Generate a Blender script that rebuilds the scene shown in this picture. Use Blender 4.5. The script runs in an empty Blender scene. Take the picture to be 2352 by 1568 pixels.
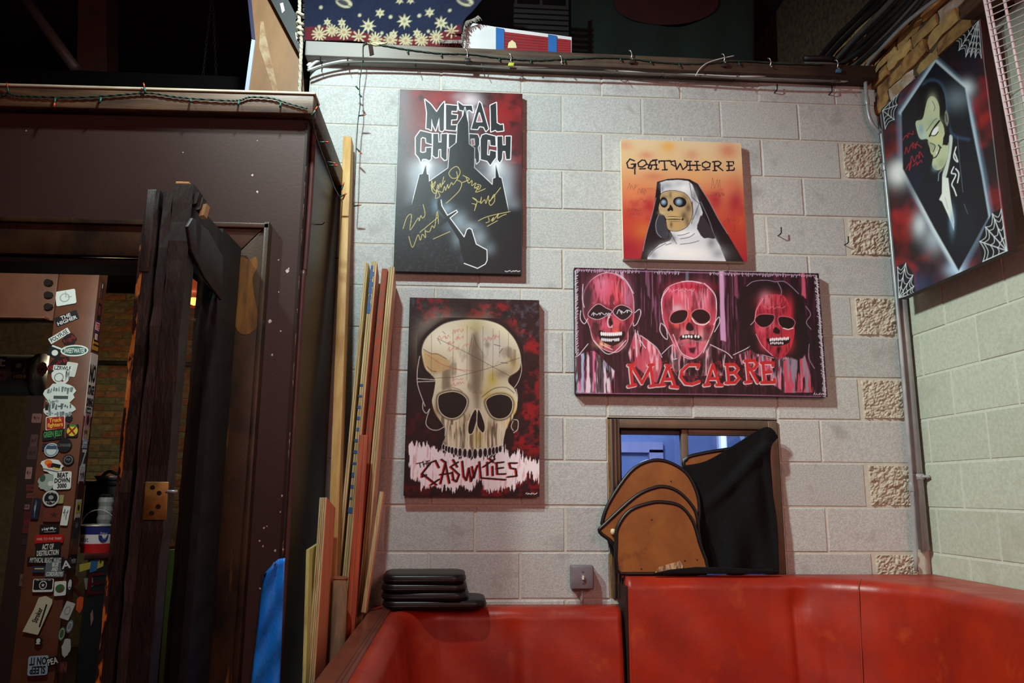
import bpy, math, random
import numpy as np
from mathutils import Vector, Matrix

scene = bpy.context.scene
col = scene.collection
random.seed(7)

# ------------------------------------------------------------------ camera
# World: back wall face is y = 0, x to the right, z up, floor z = 0 (metres).
FPX = 1776.1682                       # focal length in pixels of the 2352 x 1568 frame
YAW, PITCH, ROLL = 0.0618, 0.1921, 0.006
CAM = Vector((-0.4664, -3.5764, 1.4839))
FWD = Vector((math.sin(YAW) * math.cos(PITCH), math.cos(YAW) * math.cos(PITCH), math.sin(PITCH)))
_r = Vector((math.cos(YAW), -math.sin(YAW), 0))
_u = _r.cross(FWD)
RGT = math.cos(ROLL) * _r + math.sin(ROLL) * _u
UPV = -math.sin(ROLL) * _r + math.cos(ROLL) * _u
cam_data = bpy.data.cameras.new('camera')
cam_data.sensor_width = 36.0
cam_data.lens = FPX / 2352 * 36.0
cam_data.clip_start = 0.05
cam = bpy.data.objects.new('camera', cam_data)
col.objects.link(cam)
m = Matrix((RGT, UPV, -FWD)).transposed().to_4x4()
m.translation = CAM
cam.matrix_world = m
scene.camera = cam

# ------------------------------------------------------------------ world, lights, exposure
scene.view_settings.view_transform = 'Standard'
scene.view_settings.look = 'None'
scene.view_settings.gamma = 1.0
scene.view_settings.use_curve_mapping = False
scene.view_settings.exposure = 0.0
world = bpy.data.worlds.new('hall_dimness')
scene.world = world
world.use_nodes = True
world.node_tree.nodes['Background'].inputs[0].default_value = (0.9, 0.45, 0.42, 1)
world.node_tree.nodes['Background'].inputs[1].default_value = 0.012

def add_light(name, kind, loc, energy, color, aim=None, **kw):
    d = bpy.data.lights.new(name, kind)
    d.energy = energy
    d.color = color
    for k, v in kw.items():
        setattr(d, k, v)
    o = bpy.data.objects.new(name, d)
    col.objects.link(o)
    o.location = loc
    if aim is not None:
        o.rotation_euler = (Vector(aim) - Vector(loc)).to_track_quat('-Z', 'Y').to_euler()
    return o

# shaded cool white work lamp hanging just above the frame, close to the top left of the block wall
add_light('work_lamp', 'SPOT', (-1.08, -1.45, 3.8), 162, (0.80, 1.0, 0.98), aim=(-0.6, 0.0, 2.5),
          spot_size=math.radians(140), spot_blend=0.6, shadow_soft_size=0.05)
# hall light hung high on the left, falling towards the right hand corner
add_light('hall_spot', 'SPOT', (-3.3, -2.9, 5.2), 1000, (0.94, 1.0, 0.90), aim=(1.7, -0.3, 1.1),
          spot_size=math.radians(40), spot_blend=1.0, shadow_soft_size=0.12)
# red gelled wash lamps further back in the hall
add_light('red_wash_lamp_right', 'POINT', (1.3, -4.8, 2.9), 165, (1.0, 0.40, 0.34), shadow_soft_size=0.6)
add_light('red_wash_lamp_left', 'POINT', (-1.2, -8.5, 3.6), 180, (1.0, 0.45, 0.36), shadow_soft_size=0.6)
# added lamps without fixtures, to brighten the sticker column and the far bricks
add_light('passage_fill', 'POINT', (-2.25, -0.42, 2.62), 52, (0.95, 1.0, 0.92), shadow_soft_size=0.06)
add_light('far_brick_fill', 'POINT', (-3.2, 2.4, 2.55), 30, (1.0, 0.85, 0.5), shadow_soft_size=0.1)
# cool lamp in the room beyond the window
add_light('side_room_lamp', 'POINT', (0.4, 0.75, 2.25), 70, (0.78, 0.88, 1.0), shadow_soft_size=0.1)

# ------------------------------------------------------------------ measuring: a photo pixel onto a real plane
def _ray(x, y):
    return FWD + RGT * ((x - 1176) / FPX) - UPV * ((y - 784) / FPX)
def at_y(x, y, Y):
    d = _ray(x, y); return CAM + d * ((Y - CAM.y) / d.y)
def at_x(x, y, X):
    d = _ray(x, y); return CAM + d * ((X - CAM.x) / d.x)
def at_z(x, y, Z):
    d = _ray(x, y); return CAM + d * ((Z - CAM.z) / d.z)

# ------------------------------------------------------------------ mesh helpers
class MB:
    def __init__(s):
        s.v = []; s.f = []
    def add(s, vs, fs):
        n = len(s.v)
        s.v += [tuple(p) for p in vs]
        s.f += [tuple(i + n for i in f) for f in fs]
        return s
    def box(s, x0, y0, z0, x1, y1, z1):
        return s.hexa([(x0, y0, z0), (x1, y0, z0), (x1, y1, z0), (x0, y1, z0),
                       (x0, y0, z1), (x1, y0, z1), (x1, y1, z1), (x0, y1, z1)])
    def hexa(s, p):   # bottom ring (ccw from above), top ring
        return s.add(p, [(3, 2, 1, 0), (4, 5, 6, 7), (0, 1, 5, 4), (1, 2, 6, 5), (2, 3, 7, 6), (3, 0, 4, 7)])
    def obox(s, c, ax, ay, az):   # centre and three half-axis vectors
        c = Vector(c); ax = Vector(ax); ay = Vector(ay); az = Vector(az)
        return s.hexa([c - ax - ay - az, c + ax - ay - az, c + ax + ay - az, c - ax + ay - az,
                       c - ax - ay + az, c + ax - ay + az, c + ax + ay + az, c - ax + ay + az])
    def tube(s, pts, r, n=8, cap=True, closed=False):
        pts = [Vector(p) for p in pts]
        k = len(pts); rings = []
        rr = r if isinstance(r, (list, tuple)) else [r] * k
        t0 = (pts[1] - pts[0]).normalized()
        ref = Vector((0, 0, 1)) if abs(t0.z) < 0.9 else Vector((1, 0, 0))
        nrm = (ref - t0 * ref.dot(t0)).normalized()
        base = len(s.v)
        for i in range(k):
            if closed:
                t = (pts[(i + 1) % k] - pts[i - 1]).normalized()
            else:
                t = (pts[min(i + 1, k - 1)] - pts[max(i - 1, 0)]).normalized()
            nrm = nrm - t * nrm.dot(t)
            nrm = nrm.normalized() if nrm.length > 1e-6 else t.orthogonal().normalized()
            b = t.cross(nrm)
            for j in range(n):
                a = 2 * math.pi * j / n
                s.v.append(tuple(pts[i] + (nrm * math.cos(a) + b * math.sin(a)) * rr[i]))
        last = k if closed else k - 1
        for i in range(last):
            i2 = (i + 1) % k
            for j in range(n):
                j2 = (j + 1) % n
                s.f.append((base + i * n + j, base + i * n + j2, base + i2 * n + j2, base + i2 * n + j))
        if cap and not closed:
            s.f.append(tuple(base + j for j in range(n))[::-1])
            s.f.append(tuple(base + (k - 1) * n + j for j in range(n)))
        return s
    def cyl(s, p0, p1, r0, r1=None, n=20):
        return s.tube([p0, p1], [r0, r0 if r1 is None else r1], n)
    def prism(s, pts, ext):       # planar outline pushed along ext
        k = len(pts); ext = Vector(ext)
        vs = [Vector(p) for p in pts]
        vs = vs + [p + ext for p in vs]
        fs = [tuple(range(k))[::-1], tuple(range(k, 2 * k))]
        fs += [(i, (i + 1) % k, k + (i + 1) % k, k + i) for i in range(k)]
        return s.add(vs, fs)
    def lathe(s, prof, c, n=24):  # (r, z) profile about the vertical through c
        c = Vector(c); base = len(s.v)
        for r, z in prof:
            for j in range(n):
                a = 2 * math.pi * j / n
                s.v.append((c.x + r * math.cos(a), c.y + r * math.sin(a), c.z + z))
        for i in range(len(prof) - 1):
            for j in range(n):
                j2 = (j + 1) % n
                s.f.append((base + i * n + j, base + i * n + j2, base + (i + 1) * n + j2, base + (i + 1) * n + j))
        return s
    def grid(s, nu, nv, fn):      # fn(i, j) -> point, (nu+1) x (nv+1)
        base = len(s.v)
        for j in range(nv + 1):
            for i in range(nu + 1):
                s.v.append(tuple(fn(i / nu, j / nv)))
        for j in range(nv):
            for i in range(nu):
                a = base + j * (nu + 1) + i
                s.f.append((a, a + 1, a + nu + 2, a + nu + 1))
        return s
    def mesh(s, name):
        me = bpy.data.meshes.new(name)
        me.from_pydata(s.v, [], s.f)
        me.update()
        return me
    def build(s, name, mt, parent=None, smooth=False, bevel=0.0, seg=2, fix=True):
        me = s.mesh(name)
        if fix:
            import bmesh
            b = bmesh.new(); b.from_mesh(me)
            bmesh.ops.recalc_face_normals(b, faces=b.faces)
            b.to_mesh(me); b.free()
        o = bpy.data.objects.new(name, me)
        me.materials.append(mt)
        col.objects.link(o)
        if parent is not None:
            attach(o, parent)
        if smooth:
            me.polygons.foreach_set('use_smooth', [True] * len(me.polygons))
        if bevel:
            md = o.modifiers.new('bevel', 'BEVEL'); md.width = bevel; md.segments = seg; md.limit_method = 'ANGLE'
            me.polygons.foreach_set('use_smooth', [True] * len(me.polygons))
            md.harden_normals = False
        return o

def attach(o, parent):
    o.parent = parent
    if parent.parent is None:
        o.matrix_parent_inverse = Matrix.Translation(-Vector(parent.location))

def tag(o, label, cat, group=None, kind=None):
    o['label'] = label
    o['category'] = cat
    if group: o['group'] = group
    if kind: o['kind'] = kind
    return o
def thing(name, loc, label, cat, group=None, kind=None):
    o = bpy.data.objects.new(name, None)
    o.empty_display_size = 0.05
    col.objects.link(o)
    o.location = loc
    return tag(o, label, cat, group, kind)

def smooth_path(pts, sub=6, closed=False):
    pts = [Vector(p) for p in pts]; out = []; n = len(pts)
    for i in range(n if closed else n - 1):
        if closed:
            p0, p1, p2, p3 = pts[i - 1], pts[i], pts[(i + 1) % n], pts[(i + 2) % n]
        else:
            p0 = pts[max(i - 1, 0)]; p1 = pts[i]; p2 = pts[i + 1]; p3 = pts[min(i + 2, n - 1)]
        for k in range(sub):
            t = k / sub
            out.append(0.5 * ((2 * p1) + (p2 - p0) * t + (2 * p0 - 5 * p1 + 4 * p2 - p3) * t * t + (3 * p1 - p0 - 3 * p2 + p3) * t ** 3))
    if not closed: out.append(pts[-1])
    return out

# ------------------------------------------------------------------ materials
def lin(c):
    return tuple(((v / 255) / 12.92 if v / 255 <= 0.04045 else ((v / 255 + 0.055) / 1.055) ** 2.4) for v in c)
MATS = {}
def mat(name, c1, c2=None, rough=0.6, metal=0.0, nscale=8.0, stretch=(1, 1, 1), bump=0.0, bscale=60.0,
        lo=0.35, hi=0.65, c3=None, s3=3.0, t3=(0.6, 0.7), st3=(1, 1, 1), objvar=0.0, spec=0.5, detail=5.0, emit=None, coat=0.0, rvar=0.0):
    """procedural noise material; colours are sRGB 0-255 surface colours"""
    if name in MATS: return MATS[name]
    mt = bpy.data.materials.new(name); mt.use_nodes = True
    nt = mt.node_tree; N = nt.nodes; L = nt.links
    b = N['Principled BSDF']
    b.inputs['Roughness'].default_value = rough
    b.inputs['Metallic'].default_value = metal
    b.inputs['Specular IOR Level'].default_value = spec
    if coat: b.inputs['Coat Weight'].default_value = coat; b.inputs['Coat Roughness'].default_value = 0.2
    tc = N.new('ShaderNodeTexCoord')
    def mapped(st):
        mp = N.new('ShaderNodeMapping'); mp.inputs['Scale'].default_value = st
        L.new(tc.outputs['Object'], mp.inputs['Vector'])
        if objvar:
            oi = N.new('ShaderNodeObjectInfo')
            mul = N.new('ShaderNodeVectorMath'); mul.operation = 'SCALE'
            mul.inputs[0].default_value = (13.1, 7.7, 5.3)
            L.new(oi.outputs['Random'], mul.inputs['Scale'])
            L.new(mul.outputs[0], mp.inputs['Location'])
        return mp
    mp = mapped(stretch)
    def noise(sc, vec, det=detail):
        n = N.new('ShaderNodeTexNoise'); n.inputs['Scale'].default_value = sc; n.inputs['Detail'].default_value = det
        n.inputs['Roughness'].default_value = 0.6
        L.new(vec.outputs[0], n.inputs['Vector']); return n
    def ramp(fac, stops):
        r = N.new('ShaderNodeValToRGB'); cr = r.color_ramp
        cr.elements[0].position, cr.elements[1].position = stops[0][0], stops[-1][0]
        cr.elements[0].color = (*stops[0][1], 1); cr.elements[1].color = (*stops[-1][1], 1)
        L.new(fac, r.inputs[0]); return r
    if c2 is None: c2 = c1
    n1 = noise(nscale, mp)
    r1 = ramp(n1.outputs['Fac'], [(lo, lin(c1)), (hi, lin(c2))])
    out = r1.outputs[0]
    def mix(a, bcol, fac, mode='MIX'):
        mx = N.new('ShaderNodeMix'); mx.data_type = 'RGBA'; mx.blend_type = mode
        if isinstance(fac, float): mx.inputs[0].default_value = fac
        else: L.new(fac, mx.inputs[0])
        L.new(a, mx.inputs[6])
        if isinstance(bcol, tuple): mx.inputs[7].default_value = (*bcol, 1)
        else: L.new(bcol, mx.inputs[7])
        return mx.outputs[2]
    if c3 is not None:
        mp3 = mapped(st3)
        n3 = noise(s3, mp3, 6.0)
        r3 = ramp(n3.outputs['Fac'], [(t3[0], (0, 0, 0)), (t3[1], (1, 1, 1))])
        out = mix(out, lin(c3), r3.outputs[0])
    if objvar:
        oi = N.new('ShaderNodeObjectInfo')
        mr = N.new('ShaderNodeMapRange')
        mr.inputs['To Min'].default_value = 1 - objvar; mr.inputs['To Max'].default_value = 1 + objvar
        L.new(oi.outputs['Random'], mr.inputs['Value'])
        vm = N.new('ShaderNodeVectorMath'); vm.operation = 'SCALE'
        L.new(out, vm.inputs[0]); L.new(mr.outputs[0], vm.inputs['Scale'])
        out = vm.outputs[0]
    L.new(out, b.inputs['Base Color'])
    if rvar:
        rr = N.new('ShaderNodeMapRange'); rr.inputs['To Min'].default_value = max(0.02, rough - rvar); rr.inputs['To Max'].default_value = min(1, rough + rvar)
        rr.inputs['From Min'].default_value = 0.3; rr.inputs['From Max'].default_value = 0.7
        L.new(n1.outputs['Fac'], rr.inputs['Value']); L.new(rr.outputs[0], b.inputs['Roughness'])
    if bump:
        nb = noise(bscale, mp, 4.0)
        bp = N.new('ShaderNodeBump'); bp.inputs['Strength'].default_value = bump; bp.inputs['Distance'].default_value = 0.004
        L.new(nb.outputs['Fac'], bp.inputs['Height']); L.new(bp.outputs[0], b.inputs['Normal'])
    if emit:
        b.inputs['Emission Color'].default_value = (*lin(emit[0]), 1); b.inputs['Emission Strength'].default_value = emit[1]
    MATS[name] = mt
    return mt

def glass(name, tint, refl=0.1, rough=0.02):
    if name in MATS: return MATS[name]
    mt = bpy.data.materials.new(name); mt.use_nodes = True
    nt = mt.node_tree; N = nt.nodes; L = nt.links
    N.remove(N['Principled BSDF'])
    tr = N.new('ShaderNodeBsdfTransparent'); tr.inputs[0].default_value = (*lin(tint), 1)
    gl = N.new('ShaderNodeBsdfGlossy'); gl.inputs['Roughness'].default_value = rough
    n = N.new('ShaderNodeTexNoise'); n.inputs['Scale'].default_value = 6.0
    mr = N.new('ShaderNodeMapRange'); mr.inputs['To Min'].default_value = refl * 0.7; mr.inputs['To Max'].default_value = refl * 1.3
    mx = N.new('ShaderNodeMixShader')
    L.new(n.outputs['Fac'], mr.inputs['Value']); L.new(mr.outputs[0], mx.inputs[0])
    L.new(tr.outputs[0], mx.inputs[1]); L.new(gl.outputs[0], mx.inputs[2])
    L.new(mx.outputs[0], N['Material Output'].inputs[0])
    MATS[name] = mt
    return mt

BLOCK = mat('concrete_block', (176, 179, 178), (196, 199, 198), rough=0.85, nscale=120, bump=0.45, bscale=170, objvar=0.07,
            c3=(160, 161, 159), s3=7.0, t3=(0.58, 0.74), lo=0.4, hi=0.6)
SPLIT = mat('split_face_block', (172, 162, 144), (206, 198, 182), rough=0.95, nscale=70, bump=1.0, bscale=120, objvar=0.05)
MORTAR = mat('mortar', (190, 188, 178), (204, 201, 190), rough=0.9, nscale=30, bump=0.4, bscale=120)
RBLOCK = mat('yellowed_block', (176, 182, 166), (192, 198, 182), rough=0.8, nscale=60, bump=0.35, bscale=120, objvar=0.05,
             c3=(170, 172, 148), s3=5.0, t3=(0.55, 0.8))
RMORT = mat('pale_mortar', (194, 198, 184), (206, 210, 197), rough=0.85, nscale=30, bump=0.3)
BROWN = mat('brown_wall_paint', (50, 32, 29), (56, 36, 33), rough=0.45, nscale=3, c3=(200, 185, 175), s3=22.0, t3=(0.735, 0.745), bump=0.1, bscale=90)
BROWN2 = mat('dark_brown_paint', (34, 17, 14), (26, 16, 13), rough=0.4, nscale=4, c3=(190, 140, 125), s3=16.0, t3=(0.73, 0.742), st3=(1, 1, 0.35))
TRIMW = mat('dark_stained_wood', (92, 66, 42), (46, 30, 20), rough=0.5, nscale=7, stretch=(0.5, 5, 9), bump=0.15, c3=(24, 16, 12), s3=4.0, t3=(0.55, 0.7), st3=(0.7, 3, 3))
CASEW = mat('stained_casing_wood', (56, 36, 18), (20, 13, 9), rough=0.4, nscale=3.5, stretch=(1.5, 3, 1.2), bump=0.1, bscale=80, lo=0.42, hi=0.62, c3=(150, 98, 34), s3=2.6, t3=(0.64, 0.74), st3=(6, 3, 0.6))
BLACK = mat('matte_black', (14, 13, 13), (20, 18, 18), rough=0.8)

# ------------------------------------------------------------------ painter: pigments on a canvas, one colour per vertex
def _fade(t): return t * t * (3 - 2 * t)
def vnoise(x, y, seed):
    xi = np.floor(x).astype(np.int64); yi = np.floor(y).astype(np.int64)
    fx = _fade(x - xi); fy = _fade(y - yi)
    def h(a, b):
        n = (a * 374761393 + b * 668265263 + seed * 974634777) & 0xffffffff
        n = ((n ^ (n >> 13)) * 1274126177) & 0xffffffff
        return ((n ^ (n >> 16)) & 0xffff) / 65535.0
    return (h(xi, yi) * (1 - fx) + h(xi + 1, yi) * fx) * (1 - fy) + (h(xi, yi + 1) * (1 - fx) + h(xi + 1, yi + 1) * fx) * fy
def fbm(x, y, seed, o=3):
    r = np.zeros_like(x); a = 0.5; t = 0
    for k in range(o):
        r += a * vnoise(x * 2 ** k, y * 2 ** k, seed + k); t += a; a *= 0.5
    return r / t
def crom(pts, closed=False, sub=5):
    return [(p.x, p.y) for p in smooth_path([(a, b, 0) for a, b in pts], sub, closed)]

class Paint:
    """X, Y: sketch coordinates of every canvas vertex"""
    def __init__(s, X, Y, gain=1.0):
        s.X = X; s.Y = Y; s.C = np.zeros((X.size, 3)); s.g = gain
    def c(s, rgb): return np.minimum(np.array(lin(rgb)) * s.g, 0.92)
    def fill(s, rgb): s.C[:] = s.c(rgb)
    def blend(s, idx, a, rgb):
        a = np.clip(a, 0, 1)[:, None]
        s.C[idx] = s.C[idx] * (1 - a) + s.c(rgb) * a
    def near(s, x0, y0, x1, y1):
        return np.nonzero((s.X > x0) & (s.X < x1) & (s.Y > y0) & (s.Y < y1))[0]
    def sd(s, pts, idx):
        x = s.X[idx]; y = s.Y[idx]; d2 = np.full(x.size, 1e12); ins = np.zeros(x.size, bool)
        n = len(pts)
        for i in range(n):
            ax, ay = pts[i]; bx, by = pts[(i + 1) % n]
            ex, ey = bx - ax, by - ay; L2 = ex * ex + ey * ey + 1e-9
            t = np.clip(((x - ax) * ex + (y - ay) * ey) / L2, 0, 1)
            d2 = np.minimum(d2, (x - ax - t * ex) ** 2 + (y - ay - t * ey) ** 2)
            if ay != by:
                cr = ((ay > y) != (by > y)) & (x < (bx - ax) * (y - ay) / (by - ay) + ax)
                ins ^= cr
        d = np.sqrt(d2)
        return np.where(ins, -d, d)
    def poly(s, pts, rgb, soft=3.0, a=1.0, grow=0.0, smooth=False, rag=None):
        if smooth: pts = crom(pts, True)
        xs = [p[0] for p in pts]; ys = [p[1] for p in pts]; mg = soft + grow + (rag[0] if rag else 0) + 2
        idx = s.near(min(xs) - mg, min(ys) - mg, max(xs) + mg, max(ys) + mg)
        if not idx.size: return
        d = s.sd(pts, idx) - grow
        if rag:   # ragged brush edge: (amplitude, x scale, y scale, seed)
            d = d + rag[0] * (fbm(s.X[idx] / rag[1], s.Y[idx] / rag[2], rag[3]) * 2 - 1)
        s.blend(idx, (0.5 - d / soft) * 1.0 if a == 1.0 else np.clip(0.5 - d / soft, 0, 1) * a, rgb)
    def line(s, pts, w, rgb, soft=2.5, a=1.0, smooth=False):
        if smooth: pts = crom(pts)
        xs = [p[0] for p in pts]; ys = [p[1] for p in pts]; mg = soft + w + 2
        idx = s.near(min(xs) - mg, min(ys) - mg, max(xs) + mg, max(ys) + mg)
        if not idx.size: return
        x = s.X[idx]; y = s.Y[idx]; d2 = np.full(x.size, 1e12)
        for i in range(len(pts) - 1):
            ax, ay = pts[i]; bx, by = pts[i + 1]
            ex, ey = bx - ax, by - ay; L2 = ex * ex + ey * ey + 1e-9
            t = np.clip(((x - ax) * ex + (y - ay) * ey) / L2, 0, 1)
            d2 = np.minimum(d2, (x - ax - t * ex) ** 2 + (y - ay - t * ey) ** 2)
        s.blend(idx, np.clip(0.5 - (np.sqrt(d2) - w / 2) / soft, 0, 1) * a, rgb)
    def lines(s, many, w, rgb, **k):
        for p in many: s.line(p, w, rgb, **k)
    def blob(s, cx, cy, rx, ry, rgb, a=1.0, ang=0.0):
        m = 2.6 * max(rx, ry)
        idx = s.near(cx - m, cy - m, cx + m, cy + m)
        if not idx.size: return
        dx = s.X[idx] - cx; dy = s.Y[idx] - cy
        ca, sa = math.cos(math.radians(ang)), math.sin(math.radians(ang))
        u = (dx * ca + dy * sa) / rx; v = (-dx * sa + dy * ca) / ry
        s.blend(idx, a * np.exp(-(u * u + v * v) * 1.1), rgb)
    def oval(s, cx, cy, rx, ry, rgb, soft=3.0, a=1.0, ang=0.0):
        ca, sa = math.cos(math.radians(ang)), math.sin(math.radians(ang))
        s.poly([(cx + rx * math.cos(t) * ca - ry * math.sin(t) * sa, cy + rx * math.cos(t) * sa + ry * math.sin(t) * ca)
                for t in [k * math.pi / 10 for k in range(20)]], rgb, soft, a)
    def mottle(s, rgb, sx, sy, lo, hi, seed, a=1.0, box=None, poly=None, oct=3):
        if poly:
            xs = [p[0] for p in poly]; ys = [p[1] for p in poly]; box = (min(xs), min(ys), max(xs), max(ys))
        idx = s.near(*box) if box else np.arange(s.X.size)
        if not idx.size: return
        n = fbm(s.X[idx] / sx + 37.1, s.Y[idx] / sy + 11.3, seed, oct)
        al = np.clip((n - lo) / (hi - lo), 0, 1) * a
        if poly: al = al * np.clip(0.5 - s.sd(poly, idx) / 12.0, 0, 1)
        s.blend(idx, al, rgb)
    def scrawl(s, x, y, w, h, n, rgb, lw, seed, tilt=0.0, a=1.0):
        """a handwritten signature: a running looped stroke"""
        r = random.Random(seed); pts = []
        for k in range(n):
            t = k / (n - 1)
            up = (k % 2) * 2 - 1
            px = x + w * t + r.uniform(-0.5, 0.5) * w / n * 2.0
            py = y - up * h * r.uniform(0.25, 1.0) * (1.0 if k < 3 else 0.7) - tilt * w * t
            pts.append((px, py))
        s.line(pts, lw, rgb, smooth=True, a=a)

def homography(src, dst):
    A = []
    for (x, y), (u, v) in zip(src, dst):
        A.append([x, y, 1, 0, 0, 0, -u * x, -u * y, -u]); A.append([0, 0, 0, x, y, 1, -v * x, -v * y, -v])
    return np.linalg.svd(np.array(A))[2][-1].reshape(3, 3)

def paint_material(name, rough=0.42, weave=350.0, bump=0.12):
    mt = bpy.data.materials.new(name); mt.use_nodes = True
    nt = mt.node_tree; N = nt.nodes; L = nt.links; b = N['Principled BSDF']
    at = N.new('ShaderNodeAttribute'); at.attribute_name = 'pigment'
    L.new(at.outputs['Color'], b.inputs['Base Color'])
    b.inputs['Roughness'].default_value = rough
    b.inputs['Specular IOR Level'].default_value = 0.35
    tc = N.new('ShaderNodeTexCoord'); n = N.new('ShaderNodeTexNoise'); n.inputs['Scale'].default_value = weave
    L.new(tc.outputs['Object'], n.inputs['Vector'])
    bp = N.new('ShaderNodeBump'); bp.inputs['Strength'].default_value = bump; bp.inputs['Distance'].default_value = 0.002
    L.new(n.outputs['Fac'], bp.inputs['Height']); L.new(bp.outputs[0], b.inputs['Normal'])
    return mt

def painted_grid(name, nu, nv, P, rgb, mt, parent):
    """P: (nv+1, nu+1, 3) points, rgb: matching linear colours"""
    me = bpy.data.meshes.new(name)
    n = (nu + 1) * (nv + 1)
    ii = np.arange(nu); jj = np.arange(nv)
    a = (jj[:, None] * (nu + 1) + ii[None, :]).ravel()
    quads = np.stack([a, a + 1, a + nu + 2, a + nu + 1], 1).astype(np.int32)
    me.vertices.add(n); me.vertices.foreach_set('co', P.reshape(-1).astype(np.float32))
    me.loops.add(quads.size); me.loops.foreach_set('vertex_index', quads.ravel())
    me.polygons.add(len(quads)); me.polygons.foreach_set('loop_start', np.arange(0, quads.size, 4, dtype=np.int32))
    me.update(calc_edges=True)
    ca = me.color_attributes.new('pigment', 'FLOAT_COLOR', 'POINT')
    c4 = np.ones((n, 4), np.float32); c4[:, :3] = rgb
    ca.data.foreach_set('color', c4.ravel())
    me.materials.append(mt)
    me.polygons.foreach_set('use_smooth', np.ones(len(quads), bool))
    o = bpy.data.objects.new(name, me); col.objects.link(o)
    if parent is not None: attach(o, parent)
    return o

def make_canvas(label, tl, ex, ez, nrm, w, h, thick, corners, art, nu, nv, gain, edge_rgb, mt_rough=0.42):
    """tl: top-left front corner, ex/ez unit vectors right and up, corners: sketch positions of TL TR BR BL"""
    tl = Vector(tl); ex = Vector(ex); ez = Vector(ez); nrm = Vector(nrm)
    root = thing('painting', tl - ez * h + ex * (w / 2) - nrm * thick, label, 'painting')
    H = homography([(0, 0), (1, 0), (1, 1), (0, 1)], corners)
    U, V = np.meshgrid(np.linspace(0, 1, nu + 1), np.linspace(1, 0, nv + 1))
    q = np.stack([U.ravel(), V.ravel(), np.ones(U.size)]); q = H @ q
    pt = Paint(q[0] / q[2], q[1] / q[2], gain)
    art(pt)
    T = np.array(tl); EX = np.array(ex); EZ = np.array(ez)
    P = T + U[..., None] * (w * EX) - V[..., None] * (h * EZ)
    painted_grid('canvas_face', nu, nv, P, pt.C, paint_material('acrylic_paint', mt_rough), root)
    c = tl + ex * (w / 2) - ez * (h / 2) - nrm * (thick / 2 + 0.0006)
    MB().obox(c, ex * (w / 2), nrm * (thick / 2), ez * (h / 2)).build('stretched_canvas_edge', mat('canvas_edge_%d_%d_%d' % edge_rgb, edge_rgb, rough=0.6, nscale=40), root, bevel=0.003)
    return root

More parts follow.
